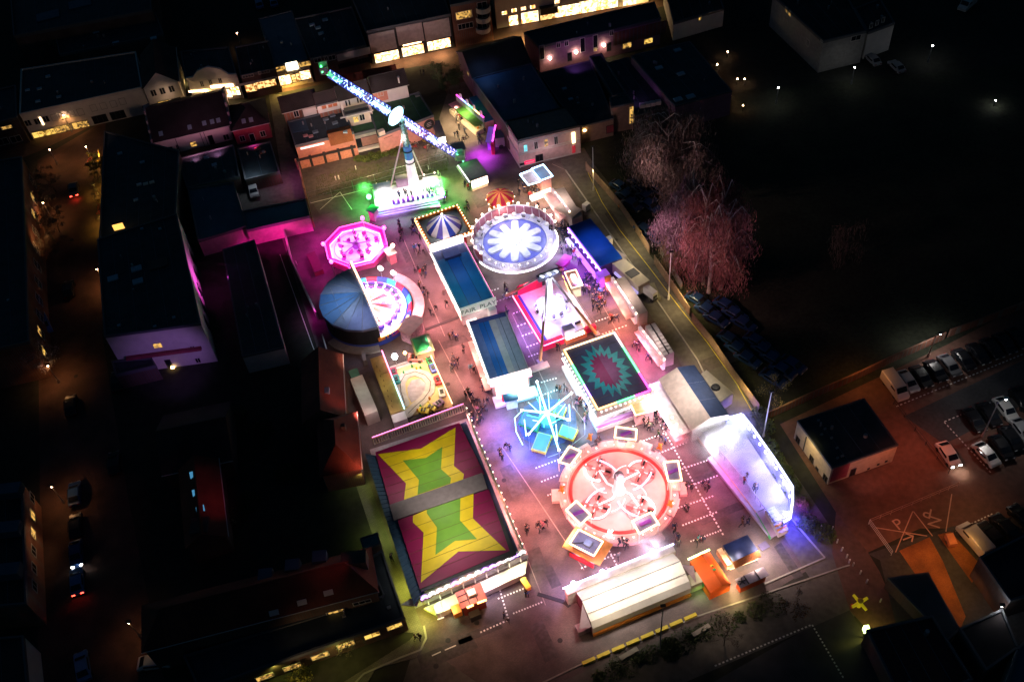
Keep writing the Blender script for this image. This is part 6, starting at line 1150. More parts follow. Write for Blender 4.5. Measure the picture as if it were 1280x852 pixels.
longstall('middle sales stall with pale pink awning, long beige roof and string of bulbs', [(782.5, 399), (795, 395.5), (765, 350.5), (756, 354)], ((798.5, 393), (809.7, 389.3), (781, 345)), col=(1, .4, .28))
longstall('lower sales stall, pink awning, roof of many pale plates, beside the starburst hall', [(823, 458), (830, 452.7), (799, 411.8), (792.8, 415.4)], ((830, 445), (842.8, 440.7), (817.5, 403.4)), seams=True, col=(1, .25, .4))
# box on top of the upper stall
f, t, W, D = stall('beige_kiosk', 'beige flat roofed kiosk behind the upper sales stall next to the blue roof', ((716, 272), (728, 262), (712, 244)), 3.0, 'kiosk', mat('stall_beige', (.6, .52, .44)), over=0)
# blue roofed hall
f = Fr((750, 333), (778, 322), (740, 272), 3.4); f0 = Fr((751, 334), (778, 323), (739, 271), 3.4); t = f.thing('blue_roof_hall', 'royal blue roofed hall with violet glowing front beside the crowd', 'fair hall'); W, D = f.w, f.d
MB().box(0, W, 0, D, 0, 3.25).build('hall', mat('dark_violet_wall', (.08, .04, .15), .6), t)
MB().prism([(0, 0), (W, 0), (W, D), (0, D)], 3.25, 3.4).build('roof', mat('royal_blue_sheet', (.008, .10, .5), .5, noise=.1), t)
strip(t, [(-.2, -.5, 3.0), (-.2, D, 3.0)], led_v, .15); bulbs(t, [(-.35, D*(k+.5)/8, 2.8) for k in range(8)], emi('violet_bulb', (.6, .3, 1), 10), .2); MB().box(-1.0, -.2, 0, D, .8, 1.0).build('counter', whitep, t); MB().box(-.9, 1.0, -1.6, -.1, 0, 2.6).build('violet_front', mat('violet_front', (.35, .1, .7), .5, es=.5), t)
MB().box(-.1, 1.0, -2.1, -1.65, 0, 2.5).build('orange_sign', orange_p, t)
for k in range(3): wl(t, (-2.4, D*(k+.3)/3, 3.0), PUR, 1100, .4)
wl(t, (-1.5, -3.2, 3), (.6, .2, 1), 900); wl(t, (W*.5, D*.5, 8), (.3, .45, 1), 420, .6); wl(t, (W*.5, D*.1, 8), (.3, .45, 1), 200, .6)  # the two high lights over the blue roof are added
f, t, W, D = stall('narrow_trailer', 'long narrow pale trailer behind the blue roofed hall', ((772, 325), (777, 322), (744, 275)), 2.4, 'trailer', mat('stall_beige', (.6, .52, .44)), over=0) if 0 else (None,)*4
fr2 = Fr((774, 327), (779, 323), (746, 276), 2.4); t = fr2.thing('narrow_trailer', 'long narrow pale trailer behind the blue roofed hall', 'trailer'); MB().box(0.4, fr2.w+.9, 0, fr2.d, .5, 2.4).build('trailer_box', MATS['stall_beige'], t)
for k in (1, fr2.d-1): MB().tube((.4, k, .4), (1.3, k, .4), .4, n=12).build('wheel', dark, t)
# trucks
def truck(label, px, z, m, cab=True):
    f = Fr(*px, z); t = f.thing('box_truck', label, 'truck'); W, D = f.w, f.d; MB().box(0, W, 0, D, .9, z).build('cargo_box', m, t); MB().box(W*.15, W*.85, -.1, D, .5, .88).build('chassis', dark, t)
    for y in (D*.15, D*.8):
        for x in (.05, W-.3): MB().tube((x, y, .5), (x+.28, y, .5), .5, n=14).build('wheel', dark, t)
    return f, t, W, D
f, t, W, D = truck('pale box truck with an open dark bay in its roof beside the service road', ((798, 358), (812, 350), (793, 309)), 3.0, mat('truck_yellow', (.62, .55, .4), .6, noise=.12))
MB().box(W*.1, W*.9, D*.28, D*.5, 3.0, 3.08).build('roof_bay', dark, t); strip(t, [(-.05, 0, 1.5), (-.05, D*.8, 1.5)], emi('truck_glow', (.6, .5, 1), .6), .3)
f, t, W, D = truck('small white box van with dark windows facing the fence lamp', ((816, 368), (822, 364), (812, 352)), 2.2, whitep); MB().box(W*.1, W*.9, -.05, .02, 1.0, 1.6).build('windscreen', glass_dark, t)
f, t, W, D = stall('flatbed_trailer', 'low olive flatbed trailer parked beside the small white van', ((812, 374), (826, 371), (803, 356)), .6, 'trailer', mat('olive_bed', (.2, .19, .13), .8), over=0)
lamp(790, 345, 6, (1, .8, .6), 160, .4); lamp(806, 342, 7, (1, .85, .6), 500, .5)
f, t, W, D = stall('white_generator', 'small white generator box on the kerb of the service road', ((732, 258), (738, 254), (735, 250)), 1.4, 'generator', whitep, over=0)
f, t, W, D = stall('white_generator', 'second small white generator box further along the kerb', ((761, 300), (766, 298), (764, 293)), 1.4, 'generator', whitep, over=0)
# neon stall near cream hall
n1 = z7(640, 190)
f, t, W, D = stall('neon_booth', 'booth outlined in blue and white neon in front of the cream hall', (n1(255, 255), n1(362, 215), n1(232, 130)), 3.0, 'booth', mat('neon_body', (.75, .4, .35), .5), mat('glass_grey', (.2, .28, .36), .3), emi('neon_blue', (.4, .7, 1), 7))
MB().box(-2.4, 0.2, .3, D, 2.5, 2.7).build('awning', mat('pink_canvas', (.7, .45, .4)), t); strip(t, [(-2.4, .3, 2.8), (-2.4, D, 2.8), (0, D, 2.8)], MATS['lit_neon_blue'], .1); strip(t, [(-2.4, .3, 2.8), (0, .0, 2.8)], led_c, .1)
MB().box(-2.6, 1.8, -1.2, -.2, 0, .8).build('counter', emi('counter_glow', (1, .85, .8)), t); wl(t, (-1, -1.8, 3), (1, .62, .3), 1100, .4); wl(t, (-3.4, 1.5, 2.8), (1, .6, .35), 500); wl(t, (W+1, 1, 3), (1, .7, .25), 260); wl(t, (0, 1.5, 5), (.5, .7, 1), 250)
# grey roofed stall right of the booster
f, t, W, D = stall('grey_roof_stall', 'grey roofed food stall with glowing front below the propeller arm tip', (r(1, 1)(1072, 52), r(1, 1)(1162, 20), r(1, 0)(1108, 788)), 2.8, 'stall', mat('stall_beige', (.6, .52, .44)), mat('grey_roofing', (.2, .2, .2), .7), None)
MB().box(-.6, -.05, 0, D, 2.4, 2.6).build('awning', mat('lilac_awning', (.5, .45, .5)), t); MB().box(.2, W-.2, .0, .2, .9, 2.4).build('stall_front', emi('hot_front', (1, .8, .65), 4), t); wl(t, (W/2, -1.6, 2.6), (1, .6, .35), 800); wl(t, (-1.6, 2, 2.6), (1, .8, .4), 400); strip(t, [(-.2, -.05, 2.6), (-.2, D, 2.6)], led_w, .06); wl(t, (W/2, D/2, 6.5), (1, .95, .9), 140)
f, t, W, D = stall('round_top_kiosk', 'small dome topped grey kiosk near the arm tip', (r(1, 0)(985, 760), r(1, 0)(1050, 745), r(1, 0)(1030, 705)), 2.4, 'kiosk', mat('stall_beige', (.6, .52, .44)), mat('grey_roofing', (.2, .2, .2)))
f, t, W, D = stall('drinks_kiosk', 'small grey kiosk with a bright white hatch beside the pink hall', (r(1, 0)(905, 690), r(1, 0)(948, 680), r(1, 0)(925, 598)), 2.4, 'kiosk', mat('grey_kiosk', (.3, .3, .32)), steel); MB().box(.1, W-.1, .05, .2, .9, 2.2).build('lit_hatch', emi('white_hatch', (1, .97, .9), 8), t); wl(t, (W/2, -1, 2), (1, .9, .7), 250)
f, t, W, D = stall('parasol_table', 'white topped table by the green game stall', (r(1, 0)(1003, 560), r(1, 0)(1022, 555), r(1, 0)(1015, 538)), 1.1, 'table', whitep); lampw(t.location+Vector((0, 0, 2.2)), (1, .8, .45), 380)
# green game stall and teal container
n2 = z7(540, 80)
f = Fr(n2(385, 560), n2(468, 520), n2(312, 280), 2.2); t = f.thing('green_game_stall', 'long game stall with a lime green canopy and rainbow light edge', 'stall'); W, D = f.w, f.d
for i in range(4): MB().box(0, W-.3, D*i/4+.02, D*(i+1)/4-.02, 2.1, 2.2).build('canopy_panel', mat('lime_canopy', (.3, .55, .12), .6) if i < 3 else mat('pink_canopy', (.7, .3, .4), .6), t)
MB().box(0, W, 0, D, 0, 1.0).build('counter', cream, t); MB().box(W-.3, W, 0, D, 1.0, 3.4).build('back_board', mat('board_white', (.6, .55, .6)), t)
for i in range(8): strip(t, [(W-.1, D*i/8, 3.5), (W-.1, D*(i+1)/8, 3.5)], (led_m, led_v, led_b, led_c, led_g, emi('led_yellow', (1, .9, .3), 5), led_o, led_m)[7-i], .12)
for i in range(4): MB().prism([(W-.2, D*(i+.3)/4), (W+.1, D*(i+.3)/4), (W+.1, D*(i+.5)/4), (W-.2, D*(i+.5)/4)], 3.5, 4.4).build('sign_peak', mat('peak_pink', (.75, .4, .5), .5, es=.3), t)
for k in range(8): MB().ball((W*.4, D*(k+.5)/8, 1.25), .25, n=6).build('prize_toy', (orange_p, red_p, yellow_p, blue_p)[k % 4], t)
for k in range(3): wl(t, (-1.8, D*(k+.5)/3-1, 2.8), (1, .72, .35), 1000, .4)
wl(t, (W*.4, D*.5, 3.6), (.7, 1, .4), 200)
f, t, W, D = stall('teal_container', 'teal roofed container standing behind the green game stall', (n2(470, 515), n2(552, 490), n2(410, 275)), 2.8, 'container', mat('salmon_box', (.55, .3, .22)), mat('teal_sheet', (.02, .18, .22), .5), over=0)
f, t, W, D = stall('violet_lit_stall', 'small stall with blue violet lights next to the lilac box trailer', (n2(475, 690), n2(540, 690), n2(500, 555)), 2.2, 'stall', mat('violet_stall', (.3, .1, .6)), mat('violet_canopy', (.2, .12, .6), .5, es=.3)); strip(t, [(W, -.2, 2.5), (W, D, 2.5)], led_m, .14); wl(t, (-1, -1.5, 2.4), (.7, .05, 1), 1500, .4); wl(t, (0, -3.5, 2.4), (.6, .1, 1), 500, .4); MB().box(W-.3, W+.3, -1.2, -.3, 0, 2.2).build('red_flag_board', red_p, t)
f, t, W, D = stall('box_trailer', 'lilac box trailer with one wheel showing beside the hall wall', (n2(555, 660), n2(640, 650), n2(590, 585)), 2.6, 'trailer', mat('lilac_box', (.5, .42, .55), .5), mat('steel_blue_top', (.15, .18, .28)), over=0, base=.4); MB().tube((W*.6, -.1, .45), (W*.6, .2, .45), .45, n=14).build('wheel', dark, t)
# kids track ride
m3 = z7(440, 400)
f = Fr(m3(440, 835), m3(895, 770), m3(690, 310), .3); t = f.thing('toy_car_track', 'childrens ride with looping pale track, toy vehicles and golden lit floor', 'fairground ride'); W, D = f.w, f.d
pl = [f.L(*m3(*p), .3) for p in ((470, 852), (895, 765), (690, 305), (335, 420))]; MB().prism(pl, 0, .3).build('floor', mat('golden_floor', (.65, .5, .25), .6, noise=.15), t)
lp = [(470, 740), (435, 640), (430, 560), (470, 490), (560, 460), (650, 490), (700, 550), (690, 630), (640, 700), (560, 770), (500, 830)]
lpp = [f.L(*m3(*p), .3) for p in lp]
mb = MB(); ribbon(lpp, 1.5, .3, .42, mb); 
for p in lpp: mb.lathe([(.01, .3), (.75, .3), (.75, .424), (.01, .424)], 12, c=p.xy)
mb.build('track', mat('lilac_track', (.55, .48, .5), .6), t); MB().path([Vector((p.x, p.y, .46)) for p in lpp], .05, 4).build('track_rail', dark, t)
isl = [f.L(*m3(*p), .3) for p in ((500, 680), (492, 600), (530, 535), (600, 520), (655, 560), (650, 640), (600, 690), (530, 730))]; MB().prism(isl, .3, .36).build('island', mat('lilac_ground', (.45, .38, .48), .8, noise=.3), t)
r2_ = [f.L(*m3(*p), .3) for p in ((345, 435), (520, 375), (640, 350))]; mb = MB(); ribbon(r2_, 1.0, .3, .4, mb); mb.build('track', MATS['lilac_track'], t); MB().path([Vector((p.x, p.y, .45)) for p in r2_], .05, 4).build('track_rail', dark, t)
def toycar(m):
    mb = MB(); mb.box(-.45, .45, -.75, .75, .12, .45, 0); mb.box(-.25, .25, -.3, -.05, .45, .6, 1); mb.box(-.25, .25, .1, .35, .45, .6, 1); mb.box(-.4, .4, .45, .72, .45, .55, 0)
    for x in (-.5, .42):
        for y in (-.45, .45): mb.tube((x, y, .18), (x+.08, y, .18), .18, n=8, mi=1)
    return mb.mesh('toy_car', [m, dark])
tg = [(683, 350, green_p, 20), (700, 385, green_p, 15), (725, 440, blue_p, 15), (765, 545, red_p, 12), (800, 655, whitep, 5), (770, 750, mat('lilac_car', (.5, .3, .55), .4), -60), (640, 815, yellow_p, 70), (705, 785, yellow_p, 60), (375, 475, mat('maroon_car', (.35, .05, .1)), 10), (398, 540, mat('teal_car', (.05, .3, .3)), 10), (568, 350, mat('pink_fire_car', (.7, .25, .25)), 80)]
for x, y, m_, a_ in tg: p = f.L(*m3(x, y), .3); o = inst('toy_vehicle', toycar(m_), t, p, R(a_)); o.scale = (1.1, 1.1, 1.2) if x != 568 else (1.6, 1.6, 1.6)
for x, y in ((690, 700), (680, 745), (585, 805), (610, 770), (535, 415), (575, 435), (610, 425), (460, 470)): p = f.L(*m3(x, y), .3); MB().lathe([(.2, 0), (.16, .35), (.07, .6), (.01, .7)], 8).build('figure_ornament', (orange_p, green_p, yellow_p)[x % 3], t, loc=p)
q = f.L(*m3(470, 290), 2.6); MB().tube((q.x, q.y, 0), (q.x, q.y, 2.5), .06).build('lamp_post', steel, t); MB().ball((0, 0, 0), .3).build('lamp_head', emi('orange_head', (1, .5, .1), 16), t, loc=q); wl(t, q+Vector((0, 0, .7)), (1, .55, .2), 350)
q = f.L(*m3(378, 322), 2.6); MB().tube((q.x, q.y, 0), (q.x, q.y, 2.5), .06).build('lamp_post', steel, t); MB().ball((0, 0, 0), .5, n=8).build('lamp_head', emi('white_head', (.95, .95, 1), 24), t, loc=q); wl(t, q+Vector((0, 0, .8)), (.9, .9, 1), 500)
for x, y in ((W*.55, D*.2), (W*.8, D*.5), (W*.45, D*.6), (W*.6, D*.85)): wl(t, (x, y, 3.6), (1, .78, .45), 420, .4)
MB().path([Vector((p.x, p.y, 1.0)) for p in (pl[1], pl[2])], .08).build('front_light_rail', emi('track_led', (1, .45, .25), 4), t)
f = Fr(m3(345, 835), m3(462, 795), m3(275, 305), 2.2); t = f.thing('ochre_trailer_roof', 'long ochre sheet roof with rust marks and a pink blue light strip beside the toy track', 'trailer'); W, D = f.w, f.d
MB().box(0, W, 0, D, .3, 2.2).build('trailer_box', mat('ochre_sheet', (.42, .29, .08), .7, noise=.3, scale=1.2), t); MB().box(-.02, W+.02, -1.6, -.02, .3, 2.0).build('white_end_box', whitep, t); strip(t, [(W+.1, 0, 2.4), (W+.1, D*.55, 2.4)], led_c, .06); strip(t, [(W+.1, D*.55, 2.4), (W+.1, D*1.06, 2.4)], led_p, .08)
for k in range(9): MB().box(W*(.25+.1*(k % 2)), W*(.3+.1*(k % 2)), D*(.1+k*.09), D*(.13+k*.09), 2.2, 2.24).build('roof_stain', mat('rust', (.12, .08, .03), .9), t)
MB().box(W*.3, W*.9, D*.68, D*.685, 2.2, 2.23).build('roof_seam', MATS['rust'], t); wl(t, (W*.5, D*.5, 6), (1, .85, .5), 220, .5); wl(t, (W*.3, 0, 4.5), (1, .8, .8), 120, .5)
f, t, W, D = stall('white_container', 'white grey container parked west of the ochre roof', ((456, 519), (472, 513), (455, 467)), 2.6, 'container', mat('container_grey_white', (.5, .48, .44), .6, noise=.12), over=0); MB().box(.3, W-.3, D+.1, D+2.2, 0, 2.0).build('green_store', mat('dark_green_store', (.05, .2, .15)), t); lampw(t.matrix_basis @ Vector((W/2, -1, 5)), (1, .85, .8), 200, .4); lampw(t.matrix_basis @ Vector((W/2, D*.6, 5.5)), (1, .95, .8), 120, .5)
f, t, W, D = stall('food_booth', 'small food booth with an emerald green hipped roof', (m3(565, 315), m3(735, 265), m3(655, 120)), 2.3, 'booth', mat('peach_box', (.65, .45, .32)), mat('olive_top', (.35, .4, .25)))
MB().face([(0.3, .5, 2.32), (W-.5, .5, 2.32), (W*.5, D*.5, 3.2)]).face([(W-.5, .5, 2.32), (W-.5, D-.3, 2.32), (W*.5, D*.5, 3.2)]).face([(W-.5, D-.3, 2.32), (.3, D-.3, 2.32), (W*.5, D*.5, 3.2)]).face([(.3, D-.3, 2.32), (.3, .5, 2.32), (W*.5, D*.5, 3.2)]).build('green_roof', mat('emerald_canvas', (.01, .32, .12), .6), t); MB().ball((W-.7, .3, 2.7), .25).build('lamp_head', bulb_w, t); wl(t, (W-.7, -.3, 3.6), WARM, 350)
s3 = z7(390, 340)
f = Fr(s3(870, 570), s3(985, 480), s3(905, 385), 2.8); t = f.thing('pink_roof_booth', 'many sided booth with a pale pink roof attached to the covered ride', 'booth')
pl = [f.L(*s3(*p), 2.8) for p in ((760, 510), (870, 560), (985, 440), (985, 400), (910, 375), (820, 410))]; MB().prism(pl, 2.65, 2.8).build('roof', mat('pale_pink_roof', (.72, .48, .46), .6), t); c_ = sum(pl, Vector())/6; MB().prism([c_+(p-c_)*.9 for p in pl], 0, 2.65).build('body', mat('booth_art', (.5, .3, .4), .5, noise=.6, scale=3), t); wl(t, (c_.x+3.4, c_.y-1.2, 2.8), SAL, 600); wl(t, (c_.x, c_.y, 7), (1, .7, .7), 200); wl(t, (c_.x-1, c_.y-4.2, 2.6), (1, .6, .6), 250)
f, t, W, D = stall('ticket_kiosk', 'small white roofed ticket kiosk at the corner of the magenta octagon', (r(1, 1)(662, 430), r(1, 1)(705, 410), r(1, 1)(690, 370)), 2.4, 'kiosk', mat('booth_red_white', (.6, .25, .25)), whitep)
f, t, W, D = stall('red_frame_box', 'low red framed open skip west of the octagonal ride', (r(1, 1)(292, 510), r(1, 1)(335, 495), r(1, 1)(302, 400)), 1.0, 'skip', mat('maroon_box', (.3, .05, .08)), mat('dark_maroon', (.1, .03, .05)), over=0)
f, t, W, D = stall('small_green_booth', 'little green roofed booth left of the booster platform', (z7(420, 150)(262, 800), z7(420, 150)(330, 825), z7(420, 150)(370, 765)), 2.4, 'booth', mat('pink_booth', (.6, .3, .4)), mat('emerald_roof', (.05, .4, .2)))
f, t, W, D = stall('square_kiosk', 'square cream kiosk with bright roof light between the blue hall and the pendulum ride', (p5(600, 215), p5(700, 190), p5(640, 50)), 2.6, 'kiosk', mat('green_cream_kiosk', (.55, .6, .4)), mat('rose_top', (.6, .35, .35)), emi('kiosk_edge', (1, .6, .4), 3)); MB().box(W*.35, W*.7, D*.3, D*.7, 2.62, 3.0).build('roof_lamp', emi('kiosk_lamp', (1, .85, .75), 6), t); wl(t, (W/2, -1.2, 2.4), (1, .75, .7), 350); wl(t, (W+1, 1, 2.6), (.6, .5, 1), 250)
f, t, W, D = stall('blue_top_kiosk', 'small kiosk with a sea blue top at the foot of the second arcade', (z6(218, 300), z6(345, 270), z6(320, 205)), 2.4, 'kiosk', mat('white_green_kiosk', (.65, .7, .6)), mat('sea_blue_top', (.03, .2, .35))); wl(t, (W/2, -1, 2), (.7, 1, .6), 160)
f, t, W, D = stall('front_booth', 'cream topped pay booth with pink front at the corner of the starburst hall', (r(2, 2)(618, 372), r(2, 2)(720, 345), r(2, 2)(690, 290)), 2.9, 'booth', mat('pink_front_box', (.7, .4, .42)), mat('butter_roof', (.7, .6, .35)), emi('canopy_edge', (1, .65, .3))); wl(t, (W/2, -1.3, 2.4), (1, .55, .5), 500); wl(t, (W/2, 1, 5), (1, .85, .5), 160)
f, t, W, D = stall('low_ramp', 'pale pink ramp plate behind the beam foot of the pendulum ride', (z7(550, 370)(800, 680), z7(550, 370)(975, 620), z7(550, 370)(955, 570)), .25, 'ramp', mat('pink_ramp', (.6, .42, .38)), over=0)
f, t, W, D = stall('striped_sign', 'red and violet triangular sign board beside the petal ride', (z7(570, 230)(880, 710), z7(570, 230)(950, 740), z7(570, 230)(950, 610)), 1.2, 'sign', mat('sign_pink', (.3, .06, .15)), over=.3)
f, t, W, D = stall('wooden_bench_box', 'grey utility box next to the teal container of the toy track', (r(1, 2)(535, 100), r(1, 2)(552, 96), r(1, 2)(545, 55)), 1.2, 'box', concrete, over=0)

# ================= fog: soft puffs, densest in their middle, the two green ones added to imitate glow
bm_ = bmesh.new(); bmesh.ops.create_icosphere(bm_, subdivisions=3, radius=1); sph = bpy.data.meshes.new('smoke'); bm_.to_mesh(sph); bm_.free()
def fogmat(dens):
    m = bpy.data.materials.new('fog'); m.use_nodes = True; n = m.node_tree; n.nodes.remove(n.nodes['Principled BSDF']); v = n.nodes.new('ShaderNodeVolumePrincipled'); v.inputs['Anisotropy'].default_value = .2
    tc = n.nodes.new('ShaderNodeTexCoord'); ln = n.nodes.new('ShaderNodeVectorMath'); ln.operation = 'LENGTH'; n.links.new(tc.outputs['Object'], ln.inputs[0])
    fall = n.nodes.new('ShaderNodeMapRange'); fall.interpolation_type = 'SMOOTHSTEP'; fall.inputs[1].default_value = 1; fall.inputs[2].default_value = .15; fall.inputs[3].default_value = 0; fall.inputs[4].default_value = 1; n.links.new(ln.outputs['Value'], fall.inputs[0])
    g = n.nodes.new('ShaderNodeNewGeometry'); t_ = n.nodes.new('ShaderNodeTexNoise'); t_.inputs['Scale'].default_value = .7; t_.inputs['Detail'].default_value = 5; n.links.new(g.outputs['Position'], t_.inputs['Vector'])
    x = n.nodes.new('ShaderNodeMapRange'); x.inputs[1].default_value = .35; x.inputs[2].default_value = .7; x.inputs[3].default_value = 0; x.inputs[4].default_value = dens; n.links.new(t_.outputs[0], x.inputs[0])
    mu = n.nodes.new('ShaderNodeMath'); mu.operation = 'MULTIPLY'; n.links.new(fall.outputs[0], mu.inputs[0]); n.links.new(x.outputs[0], mu.inputs[1])
    n.links.new(mu.outputs[0], v.inputs['Density']); n.links.new(v.outputs[0], n.nodes['Material Output'].inputs['Volume']); return m
FM = {}
def fog(label, x, y, rx, ry, rz_, dens, z=1.7, ang=0):
    if dens not in FM: FM[dens] = fogmat(dens)
    me = sph.copy(); me.materials.append(FM[dens]); o = bpy.data.objects.new('smoke', me); C.objects.link(o); p = P(x, y, 0); o.location = (p.x, p.y, z); o.scale = (rx, ry, rz_); o.rotation_euler = (0, 0, ang); return tag(o, label, kind='stuff')
fog('white fog bank at the upper corner of the arena', 912, 550, 6.0, 4.2, 2.0, 2.0, 2.0, H0)
fog('fog spilling left over the marked square from the arena', 882, 560, 5.2, 3.8, 1.9, 1.6, 1.7)
fog('thin fog along the arena floor', 948, 605, 4.6, 7.0, 1.4, .6, 1.8, R(35))
fog('bright fog at the lower blue end of the arena', 984, 645, 2.6, 3.2, 1.6, 1.0, 1.6)
fog('smoke rising behind the right half of the long white tent', 818, 690, 3.8, 3.0, 2.2, 1.8, 2.2)
fog('faint smoke wisp behind the left half of the long white tent', 752, 722, 2.4, 1.4, 1.2, 1.5, 1.4)
fog('added smoke puff for the green glow at the left end of the propeller ride', 459, 246, 2.6, 2.4, 1.6, 1.1, 2.0)
fog('added smoke puff for the green glow at the right end of the propeller ride', 552, 238, 3.0, 2.4, 1.6, 1.1, 1.8)
for x, y, z, c_, pw in ((910, 554, 2.2, (.9, .9, 1), 1300), (924, 542, 2.6, (.5, .55, 1), 1500), (888, 562, 2.0, (.9, .88, 1), 1100), (816, 693, 2.4, (1, .75, .9), 350), (981, 652, 2.0, (.15, .15, 1), 1500), (952, 588, 2.4, (.45, .45, 1), 700), (972, 618, 2.2, (.4, .4, 1), 700), (459, 247, 2.6, GRN, 900), (552, 239, 2.4, GRN, 800)):
    l = lamp(x, y, z, c_, pw, .35); l.data.type = 'POINT'  # point lights placed inside the fog so that it glows
# ================= STREET LAMPS
def street_lamp(label, base, h, lit=None, pw=0, arm=(0, 0), pole=steel, head=None, name='street_lamp', hr=.3, group=None, low=.25):
    p = P(*base); t = thing(name, label, 'street lamp', p, 0, group); MB().tube((0, 0, 0), (0, 0, h), .11, .06, 8).build('pole', pole, t); MB().lathe([(.2, 0), (.16, .8), (.01, .8)], 8).build('base_sleeve', pole, t)
    hd = Vector((arm[0], arm[1], h)); 
    if arm != (0, 0): MB().tube((0, 0, h), hd, .05).build('arm', pole, t)
    MB().box(-.32, .32, -.18, .18, -.02, .14).build('lamp_head', head or dark, t, loc=hd)
    if lit: MB().ball((0, 0, -.14), hr*.55, n=8).build('lamp_glass', lit, t, loc=hd); lampw((p.x+hd.x, p.y+hd.y, h-.5), SOD if lit is sodb else (1, .95, .9), pw, .15)
    return t
sodb = emi('sodium_lamp', (1, .6, .35), 40); wb = emi('white_lamp', (1, .97, .95), 60)
street_lamp('tall unlit floodlight mast beside the churchyard fence near the cream hall', (742, 238), 10, pole=whitep)
street_lamp('tall unlit mast in front of the pink birch trees', (835.5, 374), 10.7, pole=whitep)
street_lamp('tall unlit mast beside the arena fog and the pump house', (954, 545), 10.4, pole=whitep)
street_lamp('tall lamp mast with dark head between the long tent and the bottom road', (824.5, 812), 12, pole=concrete)
for lb, b_, h, pw in (('sodium street lamp on the upper left street by the row of trees', (72, 206), 4, 420), ('sodium street lamp above the crown of the small tree at the bicycle pavement', (118, 205), 4.5, 420), ('sodium street lamp by the parked bicycles halfway down the left street', (66, 275), 4.5, 420),
                      ('sodium street lamp on the left terrace facade', (44, 333), 4.5, 200), ('sodium street lamp at the corner of the tall flat roofed block', (133, 358), 4.5, 420), ('sodium street lamp lighting the pale bare tree on the left street', (74, 478), 4.5, 420),
                      ('sodium street lamp above the little courtyard at the lower left terrace', (80, 628), 4.5, 260), ('sodium lamp in front of the long white terrace', (90, 165), 4.5, 500), ('lamp at the junction at the bottom of the left street', (176, 796), 4.5, 120),
                      ('sodium lamp post on the shopping street beyond the gap between stores', (303, 63), 4.5, 120)):
    street_lamp(lb, b_, h, sodb, pw)
street_lamp('white headed twin arm lamp standing among the parked cars', (1228, 545), 8, wb, 300, (1.2, .4), whitep, whitep)
street_lamp('orange car park lamp behind the brick wall', (1160, 446), 5, wb, 500, (.8, .3), pinkm)
street_lamp('lamp lighting the corner beside the black roofed houses', (1238, 779), 5, wb, 40, (0, 0))
for lb, b_, pw in (('white lamp on the dark road at the upper right', (1160, 78), 30), ('white lamp beside the grey villa', (1064, 105), 30), ('warm lamp behind the dark sports hall', (970, 130), 60)): street_lamp(lb, b_, 4, wb, pw)
for lb, px_ in (('garden light north of the dark sports hall', (909, 72)), ('garden light east of the dark sports hall', (896, 88)), ('left of two garden lights on a terrace', (921, 106)), ('right of two garden lights on a terrace', (930, 106)), ('garden light beside the dark hall roof', (913, 126)), ('brighter garden light below the others', (928, 139)), ('porch light on the dark sports hall', (870, 151)), ('left of the two bright lights in the far churchyard', (1242, 133))):
    p = P(*px_); t = thing('garden_lamp', lb, 'garden lamp', p); MB().tube((0, 0, 0), (0, 0, 1.2), .05).build('pole', dark, t); MB().ball((0, 0, 1.35), .13, n=8).build('lamp_glass', sodb if px_[0] < 1200 else wb, t); lampw((p.x, p.y, 1.9), SOD if px_[0] < 1200 else (1, 1, 1), 18, .15)
